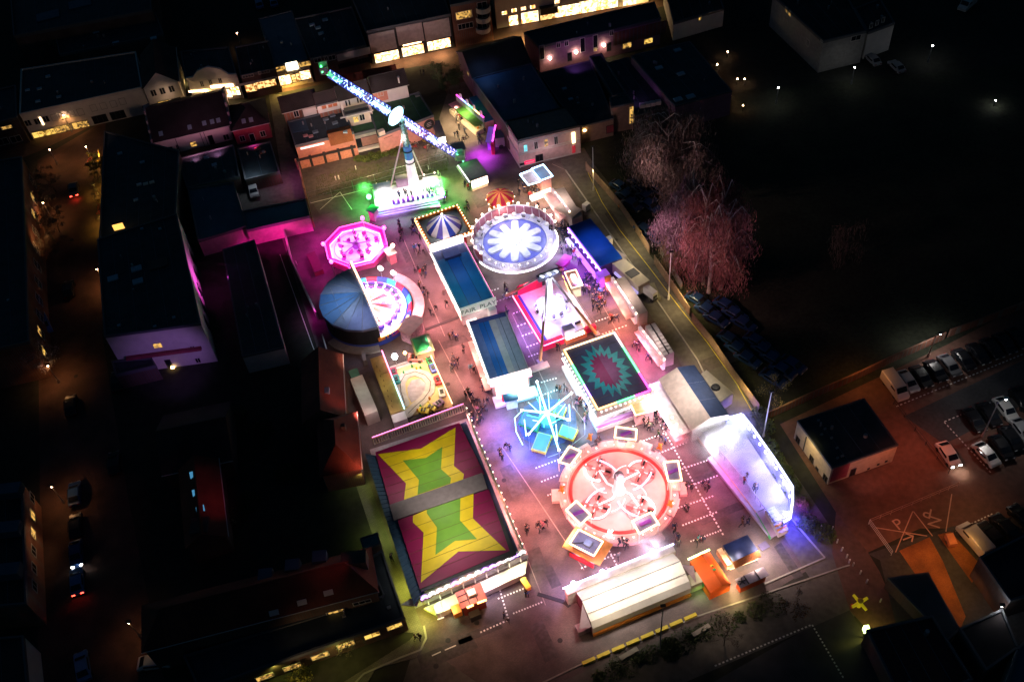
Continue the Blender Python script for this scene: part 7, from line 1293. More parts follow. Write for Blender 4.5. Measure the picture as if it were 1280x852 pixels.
# sodium and warm light over car park, pump house, alley, walkway, and added fill over the fair
for x, y, z, c_, pw in ((1150, 560, 6, (1, .22, .12), 620), (1075, 480, 5, (1, .35, .08), 300), (1120, 600, 6, (1, .22, .1), 300), (1210, 640, 5, (1, .5, .2), 250), (1110, 665, 5, (1, .25, .12), 260), (1150, 700, 4, (1, .4, .1), 260), (1195, 745, 3.5, (1, .4, .08), 200), (1200, 690, 3.5, (1, .45, .1), 150), (1000, 580, 5, (1, .75, .25), 300), (975, 520, 4, (1, .75, .3), 200), (1050, 700, 6, (1, .5, .35), 350),
                       (455, 605, 3, (.85, 1, .2), 420), (480, 670, 3, (.8, 1, .2), 300), (505, 735, 3, (.85, .9, .1), 300), (528, 775, 3, (.95, .9, .08), 360), (430, 830, 4, (.9, .8, .15), 180), (350, 845, 3, (.9, .9, .15), 200), (1085, 800, 2.5, (1, .85, .1), 260), (590, 800, 7, (1, .5, .25), 600), (700, 815, 8, (1, .5, .35), 260), (900, 770, 6, (1, .7, .5), 220), (770, 800, 5, (1, .75, .4), 130),
                       (740, 240, 5, (1, .75, .3), 380), (790, 310, 5, (1, .75, .35), 380), (850, 385, 5, (1, .72, .3), 450), (880, 450, 5, (1, .72, .3), 350), (925, 500, 4, (1, .72, .2), 350),
                       (398, 300, 3, MAG, 600), (310, 312, 2, MAG, 120), (405, 235, 6, (1, .5, .25), 800), (455, 215, 5, (1, .55, .2), 900), (520, 200, 4, (1, .65, .35), 500), (365, 230, 4, (1, .2, .6), 300), (410, 130, 7, (1, .4, .5), 300), (500, 130, 7, (.2, 1, .3), 900), (440, 150, 7, (1, .75, .7), 200), (545, 190, 4, (1, .7, .4), 200),
                       (445, 470, 6, (1, .5, .35), 200), (455, 540, 5, (1, .3, .25), 160), (392, 400, 2.5, (.8, .02, .5), 130), (600, 630, 3, (1, .4, .3), 0),
                       (690, 215, 6, (1, .6, .6), 500), (610, 125, 9.5, (.2, .4, 1), 120),
                       (600, 260, 5, (1, .45, .3), 500), (560, 230, 4, (.6, 1, .1), 800), (505, 335, 4, (1, .12, .4), 260), (520, 300, 4, (.7, .15, .7), 200), (520, 400, 4, (1, .35, .35), 350), (560, 460, 5, (1, .33, .3), 950), (550, 345, 4, (1, .18, .35), 600), (590, 540, 5, (1, .4, .5), 900), (640, 640, 6, (1, .30, .24), 1300), (680, 640, 5, (1, .32, .25), 900), (650, 595, 5, (.8, .4, .8), 500), (636, 556, 4, (.4, .3, 1), 700), (625, 520, 4, (.35, .3, 1), 500), (660, 420, 4, (.55, .35, 1), 500), (700, 455, 4, (.9, .5, .7), 400), (745, 300, 4, (.9, .5, 1), 0), (870, 640, 6, (1, .2, .25), 900), (900, 600, 5, (.8, .15, .5), 600), (850, 575, 6, (1, .25, .4), 700), (700, 760, 6, (1, .3, .3), 500), (815, 520, 5, (.8, .4, 1), 500), (840, 480, 4, (1, .25, .8), 400), (950, 700, 5, (1, .7, .6), 600), (990, 695, 4, (1, .6, .5), 400), (770, 420, 5, (1, .22, .12), 900), (800, 445, 4, (1, .08, .35), 500), (715, 480, 4, (.6, .6, .9), 500), (860, 510, 4, (.9, .4, .8), 500)):
    sq = 500 < x < 960 and 240 < y < 780
    if pw: lamp(x, y, z*(.75 if sq else 1), c_, pw*(1.65 if sq else 1.0), .3)
# added spots from unseen sources, standing in for spill on the facades
for a_, b_, c_, pw, an_ in (((420, 222, 5), (400, 192, 3), (1, .42, .28), 2600, 100), ((465, 215, 5), (455, 178, 3), (1, .65, .35), 2400, 100), ((525, 195, 5), (508, 163, 3), (1, .42, .4), 2400, 100), ((440, 205, 15), (442, 145, 7), (1, .78, .7), 11000, 50), ((385, 195, 13), (378, 140, 6), (1, .45, .45), 4200, 50), ((500, 180, 13), (495, 112, 6), (1, .6, .6), 4200, 50), ((430, 190, 18), (420, 165, 5), (.5, .7, 1), 500, 90),
        ((218, 204, 3.6), (210, 190, 2.6), (1, .34, .55), 420, 120), ((245, 199, 3.6), (238, 184, 2.6), (1, .36, .55), 420, 120), ((272, 193, 3.6), (266, 178, 2.6), (1, .34, .6), 420, 120), ((318, 184, 3.2), (312, 170, 2.4), (1, .06, .35), 300, 120), ((655, 240, 6), (688, 195, 4), (1, .6, .68), 1700, 75), ((600, 200, 5), (640, 185, 4), (1, .35, .7), 900, 70), ((715, 85, 6), (735, 58, 3), (.75, .2, 1), 500, 100), ((100, 195, 8), (110, 150, 4), (1, .6, .4), 700, 80), ((212, 126, 4), (202, 110, 4), (1, .62, .4), 260, 110), ((530, 112, 8), (515, 55, 5), (1, .62, .55), 2400, 70), ((600, 60, 6), (590, 15, 5), (1, .4, .3), 700, 70), ((290, 124, 4), (262, 112, 4), (1, .6, .35), 300, 100),
        ((285, 345, 4.5), (245, 350, 4.5), (1, .08, .75), 2200, 95), ((235, 505, 8), (215, 450, 4), (.55, .25, 1), 1700, 60), ((292, 318, 3), (278, 300, 2), (1, .02, .4), 1500, 110), ((350, 308, 3), (345, 288, 2), (1, .02, .4), 1500, 120), ((970, 555, 4), (1012, 570, 2), (1, .75, .3), 420, 70), ((1090, 625, 5), (1085, 580, 2), (1, .35, .3), 700, 70), ((790, 130, 5), (812, 105, 3), (.6, .25, .8), 160, 90), ((60, 300, 6), (38, 300, 4), (1, .45, .15), 500, 80), ((700, 190, 6), (745, 160, 2), (1, .6, .3), 300, 70), ((462, 590, 6), (436, 565, 5), (1, .3, .18), 700, 80), ((440, 505, 7), (412, 490, 5), (1, .25, .22), 420, 70), ((440, 690, 13), (400, 715, 8), (1, .2, .25), 100, 70), ((300, 600, 12), (262, 620, 6), (1, .1, .25), 260, 60), ((720, 640, 8), (685, 640, 2), SAL, 0, 60),
        ((565, 150, 9), (620, 120, 5), (.8, .2, .9), 500, 50), ((80, 640, 5), (45, 680, 3), (1, .5, .2), 300, 80), ((365, 870, 5), (400, 815, 2), (1, .65, .3), 500, 90)):
    if pw: spotw(P(*a_), P(*b_), c_, pw, an_, .9, .6)
# ================= CARS
def car_proto():
    t = thing('parked_car', 'car', 'car'); prof = [(-2.1, .35), (-2.15, .75), (-1.9, .95), (-1.2, 1.0), (-.55, 1.42), (1.0, 1.45), (1.75, 1.0), (2.1, .9), (2.15, .4)]
    def body(pr, hw, zc=None):
        mb = MB(); k = len(pr); mb.v = [(-hw*(.86 if z > 1.1 else 1), y, z) for y, z in pr]+[(hw*(.86 if z > 1.1 else 1), y, z) for y, z in pr]
        for i in range(k): j = (i+1) % k; mb.f.append((i, j, k+j, k+i)); mb.m.append(0)
        mb.f += [tuple(range(k-1, -1, -1)), tuple(range(k, 2*k))]; mb.m += [0, 0]; return mb
    body(prof, .87).build('body', mat('car_paint', (.02, .02, .025), .25, .2, noise=0), t); me = t.children[0].data; bmm = bmesh.new(); bmm.from_mesh(me); bmesh.ops.bevel(bmm, geom=bmm.edges[:], offset=.06, segments=1, affect='EDGES'); bmm.to_mesh(me); bmm.free()
    body([(-1.3, .98), (-.6, 1.43), (-.55, 1.46), (-.58, 1.40)], .74); MB().face([(-.7, -1.27, 1.0), (.7, -1.27, 1.0), (.62, -.62, 1.435), (-.62, -.62, 1.435)]).build('windscreen', glass_dark, t, loc=(0, -.02, .045)); MB().face([(.7, 1.75, 1.06), (-.7, 1.75, 1.06), (-.62, 1.08, 1.47), (.62, 1.08, 1.47)]).build('rear_window', glass_dark, t, loc=(0, -.02, .045))
    MB().box(-.895, -.8, -.7, 1.1, 1.02, 1.3).build('side_window', glass_dark, t); MB().box(.8, .895, -.7, 1.1, 1.02, 1.3).build('side_window', glass_dark, t)
    wm = MB().tube((-.11, 0, 0), (.11, 0, 0), .33, n=12).mesh('wheel', mat('tyre', (.02, .02, .02), .8))
    for x in (-.8, .8):
        for y in (-1.35, 1.35): inst('wheel', wm, t, (x, y, .33))
    hm = MB().box(-.2, .2, -.05, .05, -.08, .08).mesh('headlight', mat('headlight_glass', (.6, .6, .6), .1)); tm = MB().box(-.2, .2, -.05, .05, -.08, .08).mesh('tail_light', mat('tail_glass', (.3, .01, .01), .2))
    for x in (-.58, .58): inst('headlight', hm, t, (x, -2.13, .7)); inst('tail_light', tm, t, (x, 2.12, .75))
    return t
def van_mesh():
    mb = MB(); pr = [(-2.5, .35), (-2.55, 1.0), (-1.8, 1.35), (-1.3, 2.1), (2.5, 2.15), (2.55, .4)]; k = len(pr); mb.v = [(-.95, y, z) for y, z in pr]+[(.95, y, z) for y, z in pr]
    for i in range(k): j = (i+1) % k; mb.f.append((i, j, k+j, k+i)); mb.m.append(0)
    mb.f += [tuple(range(k-1, -1, -1)), tuple(range(k, 2*k))]; mb.m += [0, 0]; me = mb.mesh('van_body', MATS['car_paint'])
    bmm = bmesh.new(); bmm.from_mesh(me); bmesh.ops.bevel(bmm, geom=bmm.edges[:], offset=.08, segments=1, affect='EDGES'); bmm.to_mesh(me); bmm.free(); return me
carp = car_proto(); vanm = van_mesh(); used = [False]
paints = {k: mat('paint_'+k, c, .3, .1, noise=0) for k, c in dict(black=(.015, .015, .018), blue=(.02, .06, .2), white=(.7, .68, .66), silver=(.4, .4, .42), grey=(.12, .12, .13), steelblue=(.10, .24, .5), darkblue=(.02, .06, .18)).items()}
def car(px, ang, col, label, group=None, van=False, lit=None):
    c = copy_tree(carp)
    c.location = P(*px); c.location.z = .03; c.rotation_euler = (0, 0, ang); c['label'] = label; c.name = 'parked_van' if van else 'parked_car'; c['category'] = 'van' if van else 'car'
    if group: c['group'] = group
    elif 'group' in c: del c['group']
    for o in list(c.children):
        if o.name.startswith('body'):
            if van: o.data = vanm
            o.material_slots[0].link = 'OBJECT'; o.material_slots[0].material = paints[col]
        if van and o.name.startswith('rear_window'): bpy.data.objects.remove(o); continue
        if van and o.name.startswith(('windscreen', 'side_window')):
            if o.name.startswith('side'): o.scale = (1.09, .6, 1); o.location = (0, -.9, .5)
            else: o.scale = (1, 1, 1); o.data = vanw
        if lit and o.name.startswith(lit[0]): o.material_slots[0].link = 'OBJECT'; o.material_slots[0].material = lit[1]
    return c
vanw = MB().face([(-.8, -1.83, 1.38), (.8, -1.83, 1.38), (.8, -1.32, 2.1), (-.8, -1.32, 2.1)]).mesh('windscreen', glass_dark)
AC = H0+R(8)+R(0)
hl = emi('headlamp_on', (1, .95, .85), 30); tl = emi('tail_on', (1, .05, .03), 10)
def adir(p, q): a, b = P(*p), P(*q); return math.atan2((b-a).y, (b-a).x)+R(90)  # nose points from p to q
nd = adir((1108, 476), (1123, 496))
car((1117, 487), nd, 'white', 'large white van at the left end of the parked row by the brick wall', van=True)
car((1133, 480), nd, 'silver', 'pale car second in the row by the brick wall, right of the white van')
for i, x in enumerate((1150, 1168, 1185, 1203, 1221, 1238, 1254, 1270)): car((x, 474-(x-1150)*.40), nd, 'black' if i != 2 else 'grey', ORD[i]+' dark car counting right from the pale car by the brick wall', 'dark cars parked along the brick wall')
car((1184, 571), adir((1176, 555), (1196, 585)), 'white', 'white car driving up the car park lane with its headlights on', lit=('headlight', hl)); lamp(1203, 592, 1, (1, .9, .7), 60, .1)
nd2 = adir((1210, 518), (1228, 543))
car((1216, 528), nd2, 'black', 'black car at the left end of the middle parking row'); car((1235, 521), nd2, 'black', 'black car in front of the white headed lamp'); car((1255, 514), nd2, 'white', 'white car seen partly in shade right of the white headed lamp'); car((1275, 503), nd2, 'black', 'black car with a shiny roof rail at the right edge of the middle row')
car((1231, 571), adir((1222, 560), (1242, 582)), 'white', 'white saloon in the lower parking row with a dark windscreen'); car((1250, 562), nd2, 'black', 'black car beside the white saloon'); car((1262, 551), nd2, 'black', 'black car left of the silver car at the right edge'); car((1276, 541), nd2, 'silver', 'silver car at the right edge of the lower row')
vd = adir((1236, 700), (1205, 664)); car((1216, 678), vd, 'white', 'big white van parked above the orange paved yard', van=True); car((1237, 672), vd, 'black', 'black car just right of the white van by the orange yard'); car((1254, 662), vd, 'black', 'black car with a long highlight beside a small lamp, lower right'); car((1276, 650), vd, 'black', 'black car cut by the right edge below the parking rows')
k = P(1187, 678); t = thing('handcart', 'small orange box on the orange yard beside the van', 'cart', k); MB().box(-.5, .5, -.8, .8, .3, 1.1).build('box', mat('orange_box', (.7, .25, .12)), t); MB().tube((-.5, 0, .25), (.5, 0, .25), .25, n=10).build('wheel', dark, t)
# left street
sd = adir((98, 760), (98, 700))
car((99, 729), adir((100, 745), (98, 712)), 'steelblue', 'light blue car with red tail lights on at the end of the queue', lit=('tail_light', tl)); lamp(98, 745, .9, (1, .05, .03), 25, .1)
car((98, 694), adir((98, 680), (99, 704)), 'blue', 'blue car facing the light blue one with headlights on', lit=('headlight', hl)); lamp(100, 708, .9, (1, .95, .8), 120, .1)
car((97, 660), sd, 'black', 'black car parked above the blue car in the left street'); car((96, 620), sd, 'blue', 'deep blue car parked beside the small lit courtyard'); car((91, 510), sd, 'black', 'black car with red lights reflecting, below the pale bare tree'); car((145, 582), sd, 'black', 'black car with yellow number plate in the dark lane')
car((148, 480), sd, 'black', 'black car in the shade west of the lavender wall'); car((106, 835), adir((108, 850), (103, 820)), 'steelblue', 'light blue car at the bottom edge of the left street'); car((195, 830), adir((180, 832), (212, 828)), 'white', 'white car parked sideways at the lower left junction')
car((94, 240), adir((94, 230), (95, 252)), 'grey', 'grey car with glowing red tail lights in the upper left street', lit=('headlight', tl)); lamp(95, 250, .8, (1, .05, .03), 40, .1)
car((88, 365), sd, 'black', 'black car beside the dark trees of the left street'); car((57, 408), adir((50, 400), (58, 420)), 'steelblue', 'pale blue van by the left terrace wall', van=True)
car((318, 241), adir((316, 232), (320, 250)), 'silver', 'silver car in the walled yard between the flat roofed houses', ); lamp(322, 236, 5, (.8, .9, 1), 160, .4)
for x, y in ((322, 222), (333, 219), (344, 217)): pass
# churchyard car park (dim blue roofs)
dr_ = adir((770, 232), (786, 242))
spots = [(775, 237), (783, 249), (790, 259), (797, 233), (803, 241), (808, 250), (816, 232), (824, 241), (812, 260), (806, 291), (818, 300), (872, 378), (884, 391), (895, 402), (907, 385), (918, 396), (929, 408), (912, 428), (922, 440), (934, 452), (945, 430), (955, 441), (966, 452), (966, 476), (978, 466), (990, 459)]
for i, p in enumerate(spots):
    car(p, dr_ if i < 11 else adir((900, 384), (917, 394)), 'darkblue' if i % 6 else 'blue', 'dim car in the unlit car park behind the timber fence, near the birches' if i < 11 else 'dim car in the unlit car park right of the timber fence', 'cars in the unlit car park')
for p, c_ in (((1208, 10), 'white'),): car(p, adir((1218, 4), (1205, 15)), c_, 'pale van driving on the far road with two bright headlights', van=True, lit=('headlight', hl))
for p in ((325, 8), (352, 45), (343, 6), (1120, 87), (1090, 78)): car(p, sd, 'steelblue' if p[0] < 1000 else 'silver', 'faint car on the yard at the top edge' if p[0] < 1000 else 'faint silver car parked near the grey villa', 'faint parked cars at the top')
for o in list(carp.children)+[carp]: bpy.data.objects.remove(o)
# ================= BICYCLES
def bike_mesh():
    mb = MB()
    for y in (-.52, .52):
        k = len(mb.v); mb.lathe([(.33, -.025), (.36, 0), (.33, .025)], 12); mb.xf(Matrix.Translation((0, y, .36)) @ Matrix.Rotation(R(90), 4, 'Y'), k)
        mb.tube((0, y-.3, .36), (0, y+.3, .36), .012, n=3, mi=0); mb.tube((0, y, .06), (0, y, .66), .012, n=3)
    for a_, b_ in (((0, -.52, .36), (0, -.35, .9)), ((0, -.4, .75), (0, .12, .8)), ((0, -.4, .7), (0, 0, .35)), ((0, 0, .35), (0, .15, .9)), ((0, 0, .35), (0, .52, .36)), ((0, .12, .8), (0, .52, .36)), ((-.28, -.3, .98), (.28, -.3, .98)), ((0, -.35, .9), (0, -.3, .98))): mb.tube(a_, b_, .025, n=4, mi=1)
    mb.box(-.09, .09, .05, .3, .9, .96, 0); return mb
bm = bike_mesh(); bms = [bm.mesh('bicycle_frame', [dark, m_]) for m_ in (red_p, steel, dark, yellow_p)]
for i in range(30):
    x, y = 112+(i % 2)*10+i*.72+random.uniform(-2, 2), 196+i*3.3
    o = inst('bicycle', bms[random.randrange(4)], None, P(x, y), random.uniform(0, 3)); tag(o, 'bicycle in the dense row parked along the yellow lit wall', 'bicycle', 'bicycles along the yellow lit wall'); o.scale = (1.25, 1.25, 1.25)
for i in range(14):
    o = inst('bicycle', bms[i % 4], None, P(505+i*3.4+random.uniform(-3, 3), 178+random.uniform(-6, 6)+i*.7), random.uniform(0, 3)); tag(o, 'bicycle in the cluttered yard behind the booster ride', 'bicycle', 'bicycles behind the booster ride')
lamp(131, 240, 2.6, (1, .6, .08), 500, .3); lamp(135, 280, 2.6, (1, .6, .08), 500, .3); lamp(126, 205, 2.6, (1, .6, .1), 260, .3)
fence('yellow lit wall behind the dense row of bicycles', ((128, 198), (134, 240), (139, 296)), 2.2, mat('ochre_wall', (.45, .33, .12), .8, noise=.2), 3, .3, 'wall', 'garden_wall', pieces='wall_section')
# ================= PLANTS
leafm = mat('dark_leaves', (.05, .08, .03), .8, noise=.4, scale=3); pinkleaf = mat('dry_birch_twigs', (.30, .2, .17), .85, noise=.35, scale=1.5); bark = mat('birch_bark', (.55, .5, .47), .8, noise=.3, scale=4); barkd = mat('dark_bark', (.08, .06, .05), .9)
yleaf = mat('yellow_green_leaves', (.2, .22, .03), .8, noise=.3); bare = mat('bare_twigs', (.14, .12, .1), .9)
def tree(label, px, h, rad, leaf, bk, n=2600, droop=0, seed=1, name='tree', crown0=.3, trunks=1, lsz=.22, group=None):
    rnd = random.Random(seed); p = P(*px); t = thing(name, label, 'tree', p, 0, group); br = MB(); cr_ = MB()
    for k in range(trunks):
        o_ = pol(rad*.35*(trunks > 1), TAU*k/max(1, trunks)+1, 0); a = o_.copy(); pth = [a]
        for i in range(5): a = a+Vector((rnd.uniform(-.3, .3), rnd.uniform(-.3, .3), h*.19)); pth.append(a)
        for i in range(5): br.tube(pth[i], pth[i+1], h*.02*(1-i*.18), h*.02*(1-(i+1)*.18), 7)
        nb = 16
        for j in range(nb):
            s = pth[0].lerp(pth[-1], 0) if 0 else pth[min(5, 1+int(j*4/nb))].lerp(pth[min(5, 2+int(j*4/nb))], rnd.random()); an = rnd.uniform(0, TAU); hh = s.z/h
            L_ = rad*(1.05-.5*abs(hh-.5))*rnd.uniform(.6, 1.05); e1 = s+pol(L_*.55, an, h*.14); e2 = s+pol(L_, an+rnd.uniform(-.3, .3), h*(.16 if not droop else .02)); br.tube(s, e1, h*.006, h*.004, 5); br.tube(e1, e2, h*.004, .02, 4)
            for q in range(4):
                w_ = e1.lerp(e2, rnd.random()); e3 = w_+Vector((rnd.uniform(-1, 1), rnd.uniform(-1, 1), rnd.uniform(0, 1) if not droop else rnd.uniform(-1.8, -.2)))*rad*.22; br.tube(w_, e3, .03, .012, 3)
                for m_ in range(int(n/(nb*4*trunks))):
                    u = rnd.random(); c_ = w_.lerp(e3, u)+Vector((rnd.gauss(0, 1), rnd.gauss(0, 1), rnd.gauss(0, .8)))*rad*(.16 if droop else .10)
                    if droop: c_.z -= min(rnd.expovariate(1), 3)*h*.085
                    c_.z = max(c_.z, .25)
                    sz = lsz*rnd.uniform(.5, 1.3); x_ = Vector((rnd.uniform(-1, 1), rnd.uniform(-1, 1), rnd.uniform(-.5, .5))).normalized()*sz*(.28 if droop else .6); y_ = Vector((rnd.uniform(-.3, .3), rnd.uniform(-.3, .3), -1 if droop else rnd.uniform(-1, 1))).normalized()*sz*(2.2 if droop else .8)
                    cr_.face([c_, c_+x_, c_+x_+y_, c_+y_])
    br.build('trunk', bk, t); cr_.build('crown', leaf, t); return t
tree('broad grey pink weeping tree beside the garage hall', (838, 236), 15, 6.0, mat('greypink_twigs', (.22, .16, .15), .85, noise=.35), bark, 56000, 1, 3, trunks=4, lsz=.26)
tree('tallest birch, white stems over weeping rose and orange twigs', (890, 358), 19, 4.3, mat('rose_twigs', (.30, .12, .12), .85, noise=.35), bark, 48000, 1, 5, trunks=4, lsz=.24)
tree('mauve birch with white forked stem left of the tallest birch', (860, 330), 16.5, 4.0, mat('violet_twigs', (.26, .17, .21), .85, noise=.35), bark, 38000, 1, 8, trunks=3, lsz=.24)
tree('leaning bushy birch at the lower left of the birch group', (845, 332), 9, 3.4, mat('olive_twigs', (.20, .15, .07), .85, noise=.35), bark, 9000, 1, 11, lsz=.24)
for x, y, z, tx, ty, c_, pw in ((780, 300, 12, 850, 300, (1, .5, .62), 3600), (800, 370, 14, 885, 330, (1, .42, .42), 4200), (820, 400, 4, 885, 370, (1, .5, .15), 1500), (755, 220, 12, 838, 215, (1, .6, .55), 3600)):
    a = P(x, y, z); spotw(a, P(tx, ty, 9), c_, pw, 80, .9)  # added spots from unseen sources to brighten the birches
tree('faint bare tree far inside the dark churchyard', (1055, 330), 9, 3.5, bare, barkd, 1500, 1, 13)
tree('twiggy bare tree beside the right hand mast', (962, 508), 5.5, 2.6, mat('yellow_twigs', (.3, .24, .08), .85), barkd, 900, 0, 17, lsz=.15)
tree('pale bare tree lit from below on the left street', (62, 468), 6, 3, mat('pale_twigs', (.4, .36, .4), .85), barkd, 1500, 0, 19, lsz=.16)
tree('small street tree at the head of the bicycle row', (122, 222), 4.5, 2, yleaf, barkd, 1300, 0, 23)
for i, (x, y) in enumerate(((70, 240), (67, 262), (68, 300), (66, 325), (75, 290))): tree(ORD[i]+' dark bare street tree from the top in the left street', (x, y), 5, 2.2, bare, barkd, 900, 0, 30+i, group='street trees on the left')
for i, (x, y) in enumerate(((553, 108), (563, 118), (575, 112))): tree('small dark tree at the corner of the shopping street beside the big hall', (x, y), 5, 2.4, leafm, barkd, 1500, 0, 40+i, group='trees at the shopping street corner')
tree('yellow green lit shrub by the bottom street facade', (380, 852), 2.8, 1.6, yleaf, barkd, 1500, 0, 50)
tree('small bare tree among shrubs on the pavement island', (432, 812), 3.5, 2, bare, barkd, 600, 0, 52, lsz=.12); tree('thin bare tree on the courtyard near the lower road', (905, 806), 4, 2.4, bare, barkd, 700, 0, 53, lsz=.12)
tree('thin brown shrub tree beside the court', (988, 765), 3.4, 2.0, mat('brown_twigs', (.15, .08, .03), .9), barkd, 900, 0, 54, lsz=.14)
def bush(label, px, rad, m, seed, h=1.2, n=900, name='bush', cat='bush', group=None):
    rnd = random.Random(seed); t = thing(name, label, cat, P(*px), 0, group); mb = MB()
    for i in range(n):
        a_, rr = rnd.uniform(0, TAU), rad*math.sqrt(rnd.random()); z = h*math.sqrt(max(0, 1-(rr/rad)**2))*rnd.uniform(.2, 1.1); c_ = pol(rr, a_, z+.05); s = .16*rnd.uniform(.6, 1.5); x_ = Vector((rnd.uniform(-1, 1), rnd.uniform(-1, 1), rnd.uniform(-1, 1))).normalized()*s; y_ = Vector((rnd.uniform(-1, 1), rnd.uniform(-1, 1), rnd.uniform(-1, 1))).normalized()*s; mb.face([c_, c_+x_, c_+x_+y_, c_+y_])
    mb.build('leaves', m, t); st = MB()
    for k_ in range(5): st.tube((0, 0, 0), pol(rad*.6, k_*1.3, h*.8), .04, .02, 4)
    st.build('stem', barkd, t)
gl = mat('olive_leaves', (.09, .12, .03), .8, noise=.4, scale=3)
bush('round dark bush beside the tall lamp mast at the bottom road', (838, 812), 1.5, leafm, 1, 1.4, 1100)
for i, p in enumerate(((748, 846), (768, 838), (782, 831), (798, 824), (812, 818), (856, 800), (866, 796), (880, 790), (905, 780), (925, 772), (945, 764), (965, 755))): bush(ORD[i]+' ragged hedge clump from the left, below the bottom road', p, .8+.5*(i % 3), leafm, 60+i, .35+.2*(i % 2), 260, group='hedge clumps below the bottom road')
for i, p in enumerate(((960, 560), (968, 575), (978, 592), (988, 610), (1000, 632), (950, 520), (956, 535), (1010, 655), (1030, 668))): bush(ORD[i]+' leafy bush of the strip between the arena and the pump house', p, 1.5, gl, 70+i, 1.4, 700, group='bushes between the arena and the pump house')
for i in range(10): bush(ORD[i]+' weedy shrub from the left along the salmon garage wall', (448+i*5.6, 202-i*1.6+random.uniform(-3, 3)), .9, gl, 90+i, .8, 350, group='weeds along the salmon wall')
for i in range(8): bush('low undergrowth clump in the dark gardens', (300+random.uniform(-60, 60), 520+i*18), 1.8, leafm, 110+i, 1.3, 500, group='undergrowth in the dark gardens')
gm = MB(); rnd = random.Random(4)
for i in range(4200):
    x, y = rnd.uniform(395, 560), rnd.uniform(185, 250); y = 246-(x-395)*.2-rnd.random()**1.5*26; p = P(x, y); s = rnd.uniform(.1, .4); gm.face([(p.x, p.y, .02), (p.x+.06, p.y+.02, .02), (p.x+rnd.uniform(-.15, .15), p.y+rnd.uniform(-.15, .15), s)])
tag(gm.build('grass', gl, kind='stuff'), 'rough grass and weeds growing behind the booster ride')
# bollards, little posts
bmz = MB().tube((0, 0, 0), (0, 0, .9), .1, n=8).mesh('bollard', whitep)
for px_ in (((1026, 660), (1040, 662), (1046, 678), (1052, 688), (1058, 697), (1061, 703), (1066, 707), (1075, 717), (1083, 728), (1100, 752))): tag(inst('bollard', bmz, None, P(*px_)), 'white bollard in the line between the alley and the square', 'bollard', 'white bollards by the alley')
for px_ in ((371, 331), (445, 212), (420, 225), (424, 224), (548, 218), (536, 212)): tag(inst('bollard', bmz, None, P(*px_)), 'small white post in the ball court behind the booster', 'post', 'white posts in the ball court')
p = P(1073, 757); t = thing('play_figure', 'small yellow play figure standing on the courtyard', 'play figure', p)
mb = MB(); mb.tube((0, 0, 0), (0, 0, 1.2), .3, .25, 8)
for a_ in range(4): mb.tube((0, 0, 1.0), pol(1.2, a_*1.57+.4, 1.0), .25, .2, 6)
mb.build('body', mat('play_yellow', (.9, .7, .02), .5, es=.15), t); MB().ball((0, 0, 1.5), .38, n=8).build('head', mat('play_brown', (.4, .25, .05)), t); MB().box(-1.1, -.8, -.3, .1, .2, .7).build('red_seat', red_p, t)
p = P(1078, 797); t = thing('wall_lantern_post', 'lime yellow lantern standing at the dark shed', 'lantern', p); MB().tube((0, 0, 0), (0, 0, 2), .08).build('pole', dark, t); MB().box(-.3, .3, -.3, .3, 2, 3).build('lantern_glass', emi('lime_lantern', (.8, 1, .3), 5), t)
for i, p_ in enumerate(((786, 818), (796, 826), (876, 789), (786, 826))): 
    if i in (0, 2): t = thing('park_bench', 'grey concrete bench left of the tall lamp mast' if i == 0 else 'grey concrete bench right of the tall lamp mast', 'bench', P(*p_), H0+R(8)); MB().box(-1.3, 1.3, -.3, .3, .4, .5).build('seat', concrete, t); MB().box(-1.1, -.9, -.25, .25, 0, .4).build('leg', concrete, t); MB().box(.9, 1.1, -.25, .25, 0, .4).build('leg', concrete, t)
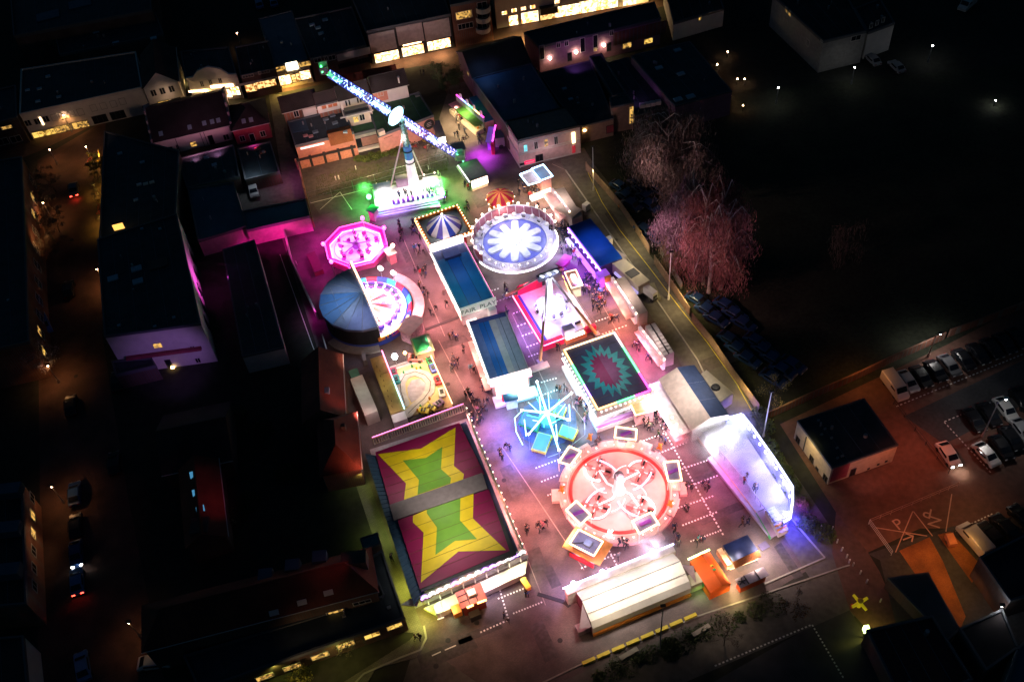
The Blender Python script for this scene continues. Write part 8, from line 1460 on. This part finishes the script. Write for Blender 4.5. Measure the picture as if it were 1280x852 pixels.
# ================= PEOPLE
def person_mesh(pose):
    sp = .13+.12*pose['st']; a = pose['arm']
    V = [(0, 0, .95), (0, .01, 1.2), (0, 0, 1.42), (0, -.01, 1.5), (0, -.02, 1.6), (0, -.02, 1.72),
         (.1, 0, .9), (.11, -sp*pose['w'], .5), (.11, -sp*pose['w']*.9+.05, .08), (.11, -sp*pose['w']-.1, .04),
         (-.1, 0, .9), (-.11, sp*pose['w'], .5), (-.11, sp*pose['w']*1.3+.05, .09), (-.11, sp*pose['w']*1.2-.1, .05),
         (.2, 0, 1.4), (.26, a*.1, 1.13), (.25, -a*.3, .92), (.25, -a*.36, .84), (-.2, 0, 1.4), (-.26, -a*.12, 1.13), (-.25, a*.14-.1, .9), (-.25, a*.16-.12, .82)]
    Rr = [.13, .14, .14, .055, .095, .085, .085, .06, .045, .04, .085, .06, .045, .04, .06, .045, .038, .035, .06, .045, .038, .035]
    E = [(0, 1), (1, 2), (2, 3), (3, 4), (4, 5), (0, 6), (6, 7), (7, 8), (8, 9), (0, 10), (10, 11), (11, 12), (12, 13), (2, 14), (14, 15), (15, 16), (16, 17), (2, 18), (18, 19), (19, 20), (20, 21)]
    me = bpy.data.meshes.new('tmp'); me.from_pydata(V, E, []); o = bpy.data.objects.new('tmp', me); C.objects.link(o); m_ = o.modifiers.new('s', 'SKIN'); o.modifiers.new('u', 'SUBSURF').levels = 1
    for i, rr in enumerate(Rr): me.skin_vertices[0].data[i].radius = (rr, rr*.85)
    me.skin_vertices[0].data[0].use_root = True; dg = bpy.context.evaluated_depsgraph_get(); dg.update(); r_ = bpy.data.meshes.new_from_object(o.evaluated_get(dg)); bpy.data.objects.remove(o)
    r_.name = 'person_body'; r_.materials.clear()
    for m2 in (JK['black'], TR, SK, HR): r_.materials.append(m2)
    for p_ in r_.polygons:
        c_ = p_.center; p_.material_index = 3 if (c_.z > 1.66 or (c_.z > 1.5 and c_.y > -.05)) else 2 if c_.z > 1.47 or (abs(c_.x) > .18 and c_.z < .9 and c_.z > .7) else 0 if c_.z > .88 else 1; p_.use_smooth = True
    return r_
JK = {k_: mat('jacket_'+k_, c_, .85, noise=.1) for k_, c_ in dict(black=(.015, .015, .02), navy=(.02, .03, .08), grey=(.12, .12, .13), red=(.45, .03, .04), blue=(.05, .15, .45), white=(.6, .58, .56), green=(.05, .12, .06), pink=(.5, .2, .25), brown=(.12, .07, .04), teal=(.05, .3, .35)).items()}
TR = mat('dark_trousers', (.02, .022, .035), .9); SK = mat('skin', (.5, .32, .24), .6, noise=.05); HR = mat('hair', (.04, .025, .02), .8)
poses = [person_mesh(dict(st=s_, w=w_, arm=a_)) for s_, w_, a_ in ((0, .3, .1), (.8, 1, .6), (.5, -1, -.5), (.1, .4, 1.1))]
names = list(JK); wts = [14, 6, 4, 1, .7, .8, .8, .6, 2, .4]
clusters = [  # x, y, n, sx, sy, who
 (575, 152, 7, 5, 6, 'visitor in the small crowd in front of the green game stall'), (577, 172, 9, 8, 10, 'visitor in the small crowd in front of the green game stall'), (600, 178, 5, 6, 5, 'visitor in violet light by the small violet stall'), (606, 168, 4, 5, 6, 'visitor in violet light by the small violet stall'),
 (501, 290, 8, 5, 9, 'visitor on the path between the octagonal ride and the striped tent'), (521, 290, 10, 6, 10, 'visitor leaning at the left side of the striped tent'), (521, 314, 7, 8, 5, 'visitor in the pink lit group below the striped tent'), (527, 343, 8, 8, 6, 'visitor in the pink lit group left of the FAIR PLAY arcade'), (532, 368, 8, 8, 9, 'visitor beside the covered wheel ride'), (541, 392, 4, 6, 5, 'visitor beside the covered wheel ride'),
 (557, 370, 4, 5, 14, 'visitor at the light strip of the FAIR PLAY arcade'), (566, 424, 4, 5, 4, 'visitor on the open paving left of the second arcade'), (580, 441, 3, 3, 4, 'visitor on the open paving left of the second arcade'), (567, 457, 8, 5, 6, 'visitor in the tight group above the toy track corner'), (592, 467, 3, 4, 5, 'visitor walking along the second arcade'), (603, 480, 4, 3, 7, 'visitor walking along the second arcade'),
 (584, 500, 5, 5, 5, 'visitor in the group near the dodgem corner'), (602, 512, 14, 10, 6, 'visitor in the dense queue at the upper dodgem corner'), (597, 528, 8, 6, 6, 'visitor in the dense queue at the upper dodgem corner'), (627, 571, 4, 3, 4, 'visitor in the small group on the open square'), (635, 562, 2, 3, 4, 'visitor in the small group on the open square'),
 (677, 661, 6, 5, 4, 'visitor in the two little groups left of the ticket booth'), (659, 664, 3, 3, 3, 'visitor in the two little groups left of the ticket booth'), (697, 289, 18, 9, 10, 'visitor in the dense crowd between the petal ride and the upper stall'), (706, 298, 20, 9, 12, 'visitor in the dense crowd between the petal ride and the upper stall'), (716, 318, 16, 10, 10, 'visitor in the violet lit crowd before the blue hall'),
 (736, 360, 20, 9, 10, 'visitor in the violet lit crowd below the blue hall'), (748, 372, 20, 10, 9, 'visitor in the violet lit crowd below the blue hall'), (745, 385, 9, 9, 7, 'visitor in the violet lit crowd below the blue hall'), (664, 243, 8, 6, 4, 'visitor in front of the neon booth'), (650, 238, 4, 4, 5, 'visitor in front of the neon booth'), (673, 262, 2, 3, 3, 'visitor in front of the neon booth'),
 (828, 512, 16, 9, 12, 'visitor in the crowd between the starburst hall and the ridge roof hall'), (838, 518, 14, 9, 10, 'visitor in the crowd between the starburst hall and the ridge roof hall'), (813, 533, 12, 8, 7, 'visitor at the pay booth of the starburst hall'), (835, 534, 8, 8, 5, 'visitor in the crowd between the starburst hall and the ridge roof hall'), (825, 552, 4, 5, 4, 'visitor near the pink disc ride, upper right'),
 (723, 505, 8, 6, 9, 'visitor lining the bungee trampoline fence'), (732, 522, 6, 3, 9, 'visitor lining the bungee trampoline fence'), (702, 490, 5, 8, 3, 'visitor lining the bungee trampoline fence'), (745, 556, 3, 4, 3, 'visitor at the upper rim of the pink ride'), (765, 403, 6, 6, 3, 'visitor in the small group above the starburst hall'), (797, 436, 5, 4, 5, 'visitor in pink light at the lower sales stall'), (811, 449, 5, 5, 6, 'visitor in pink light at the lower sales stall'),
 (864, 613, 3, 3, 3, 'visitor in the loose group on the marked square right of the pink ride'), (882, 611, 6, 5, 5, 'visitor in the loose group on the marked square right of the pink ride'), (859, 635, 3, 2, 3, 'visitor in the loose group on the marked square right of the pink ride'), (930, 655, 5, 4, 4, 'visitor in the group standing before the grill booth'), (842, 668, 3, 4, 5, 'visitor near the blue topped end of the long tent'), (848, 680, 5, 6, 4, 'visitor near the blue topped end of the long tent'), (874, 678, 4, 4, 4, 'visitor by the green lit front of the orange tent'),
 (778, 682, 6, 5, 4, 'visitor right below the pink ride'), (773, 698, 1, 1, 1, 'lone visitor standing below the pink ride'), (762, 717, 4, 5, 3, 'visitor at the counter of the long white tent'), (634, 368, 3, 3, 3, 'visitor near the yellow beam foot'), (635, 393, 2, 2, 2, 'visitor on the violet paving beside the second arcade'), (697, 438, 2, 3, 2, 'visitor beside the starburst hall left edge'), (692, 400, 0, 1, 1, ''),
 (632, 775, 3, 4, 4, 'visitor walking in the dim corner below the dodgem hall'), (658, 745, 2, 3, 2, 'visitor on the dim paving right of the dodgem corner'), (588, 236, 6, 6, 5, 'visitor in front of the grey roofed stall'), (601, 228, 4, 5, 4, 'visitor in front of the grey roofed stall'), (583, 262, 6, 5, 5, 'visitor between the striped tent and the little carousel'), (556, 248, 4, 6, 4, 'visitor in green light beside the booster'), (538, 246, 8, 9, 3, 'visitor standing on the booster platform step'), (510, 250, 6, 12, 3, 'visitor standing on the booster platform step'),
 (690, 664, 0, 1, 1, ''), (524, 704, 0, 1, 1, ''), (490, 700, 2, 2, 2, 'pedestrian on the yellow green lit walkway'), (523, 800, 2, 3, 2, 'pedestrian at the lower end of the lit walkway'), (534, 96, 3, 10, 4, 'pedestrian on the shopping street'), (773, 262, 1, 1, 1, 'steward in an orange vest at the timber fence'), (650, 690, 2, 5, 5, 'visitor on the open square above the dim corner'), (930, 597, 3, 6, 8, 'rider standing on the arena walk'), (942, 618, 2, 3, 3, 'rider standing on the arena walk')]
rnd = random.Random(12); placed = []; cnt = 0
for x, y, n_, sx_, sy_, who in clusters:
    for i in range(max(1, round(n_*.76)) if n_ else 0):
        for tr_ in range(12):
            p = P(x+rnd.gauss(0, .55)*sx_, y+rnd.gauss(0, .55)*sy_)
            if all((p-q).length > .5 for q in placed): break
        placed.append(p); jk = rnd.choices(names, wts)[0]; o = inst('person', poses[rnd.randrange(4)], None, p, rnd.uniform(0, TAU)); s_ = rnd.uniform(.9, 1.08)*(1.06 if rnd.random() > .14 else .72); o.scale = (s_*1.2, s_*1.2, s_*1.04)
        if 'platform' in who or 'arena walk' in who: o.location.z = .6
        if 'orange vest' in who: jk = 'orange'; JK['orange'] = orange_p
        o.material_slots[0].link = 'OBJECT'; o.material_slots[0].material = JK[jk]; cnt += 1
        tag(o, who.replace('visitor', jk+'-clad visitor', 1).replace('pedestrian', jk+'-clad pedestrian', 1), 'person', who[:60] if n_ > 1 else None)
print('people', cnt)
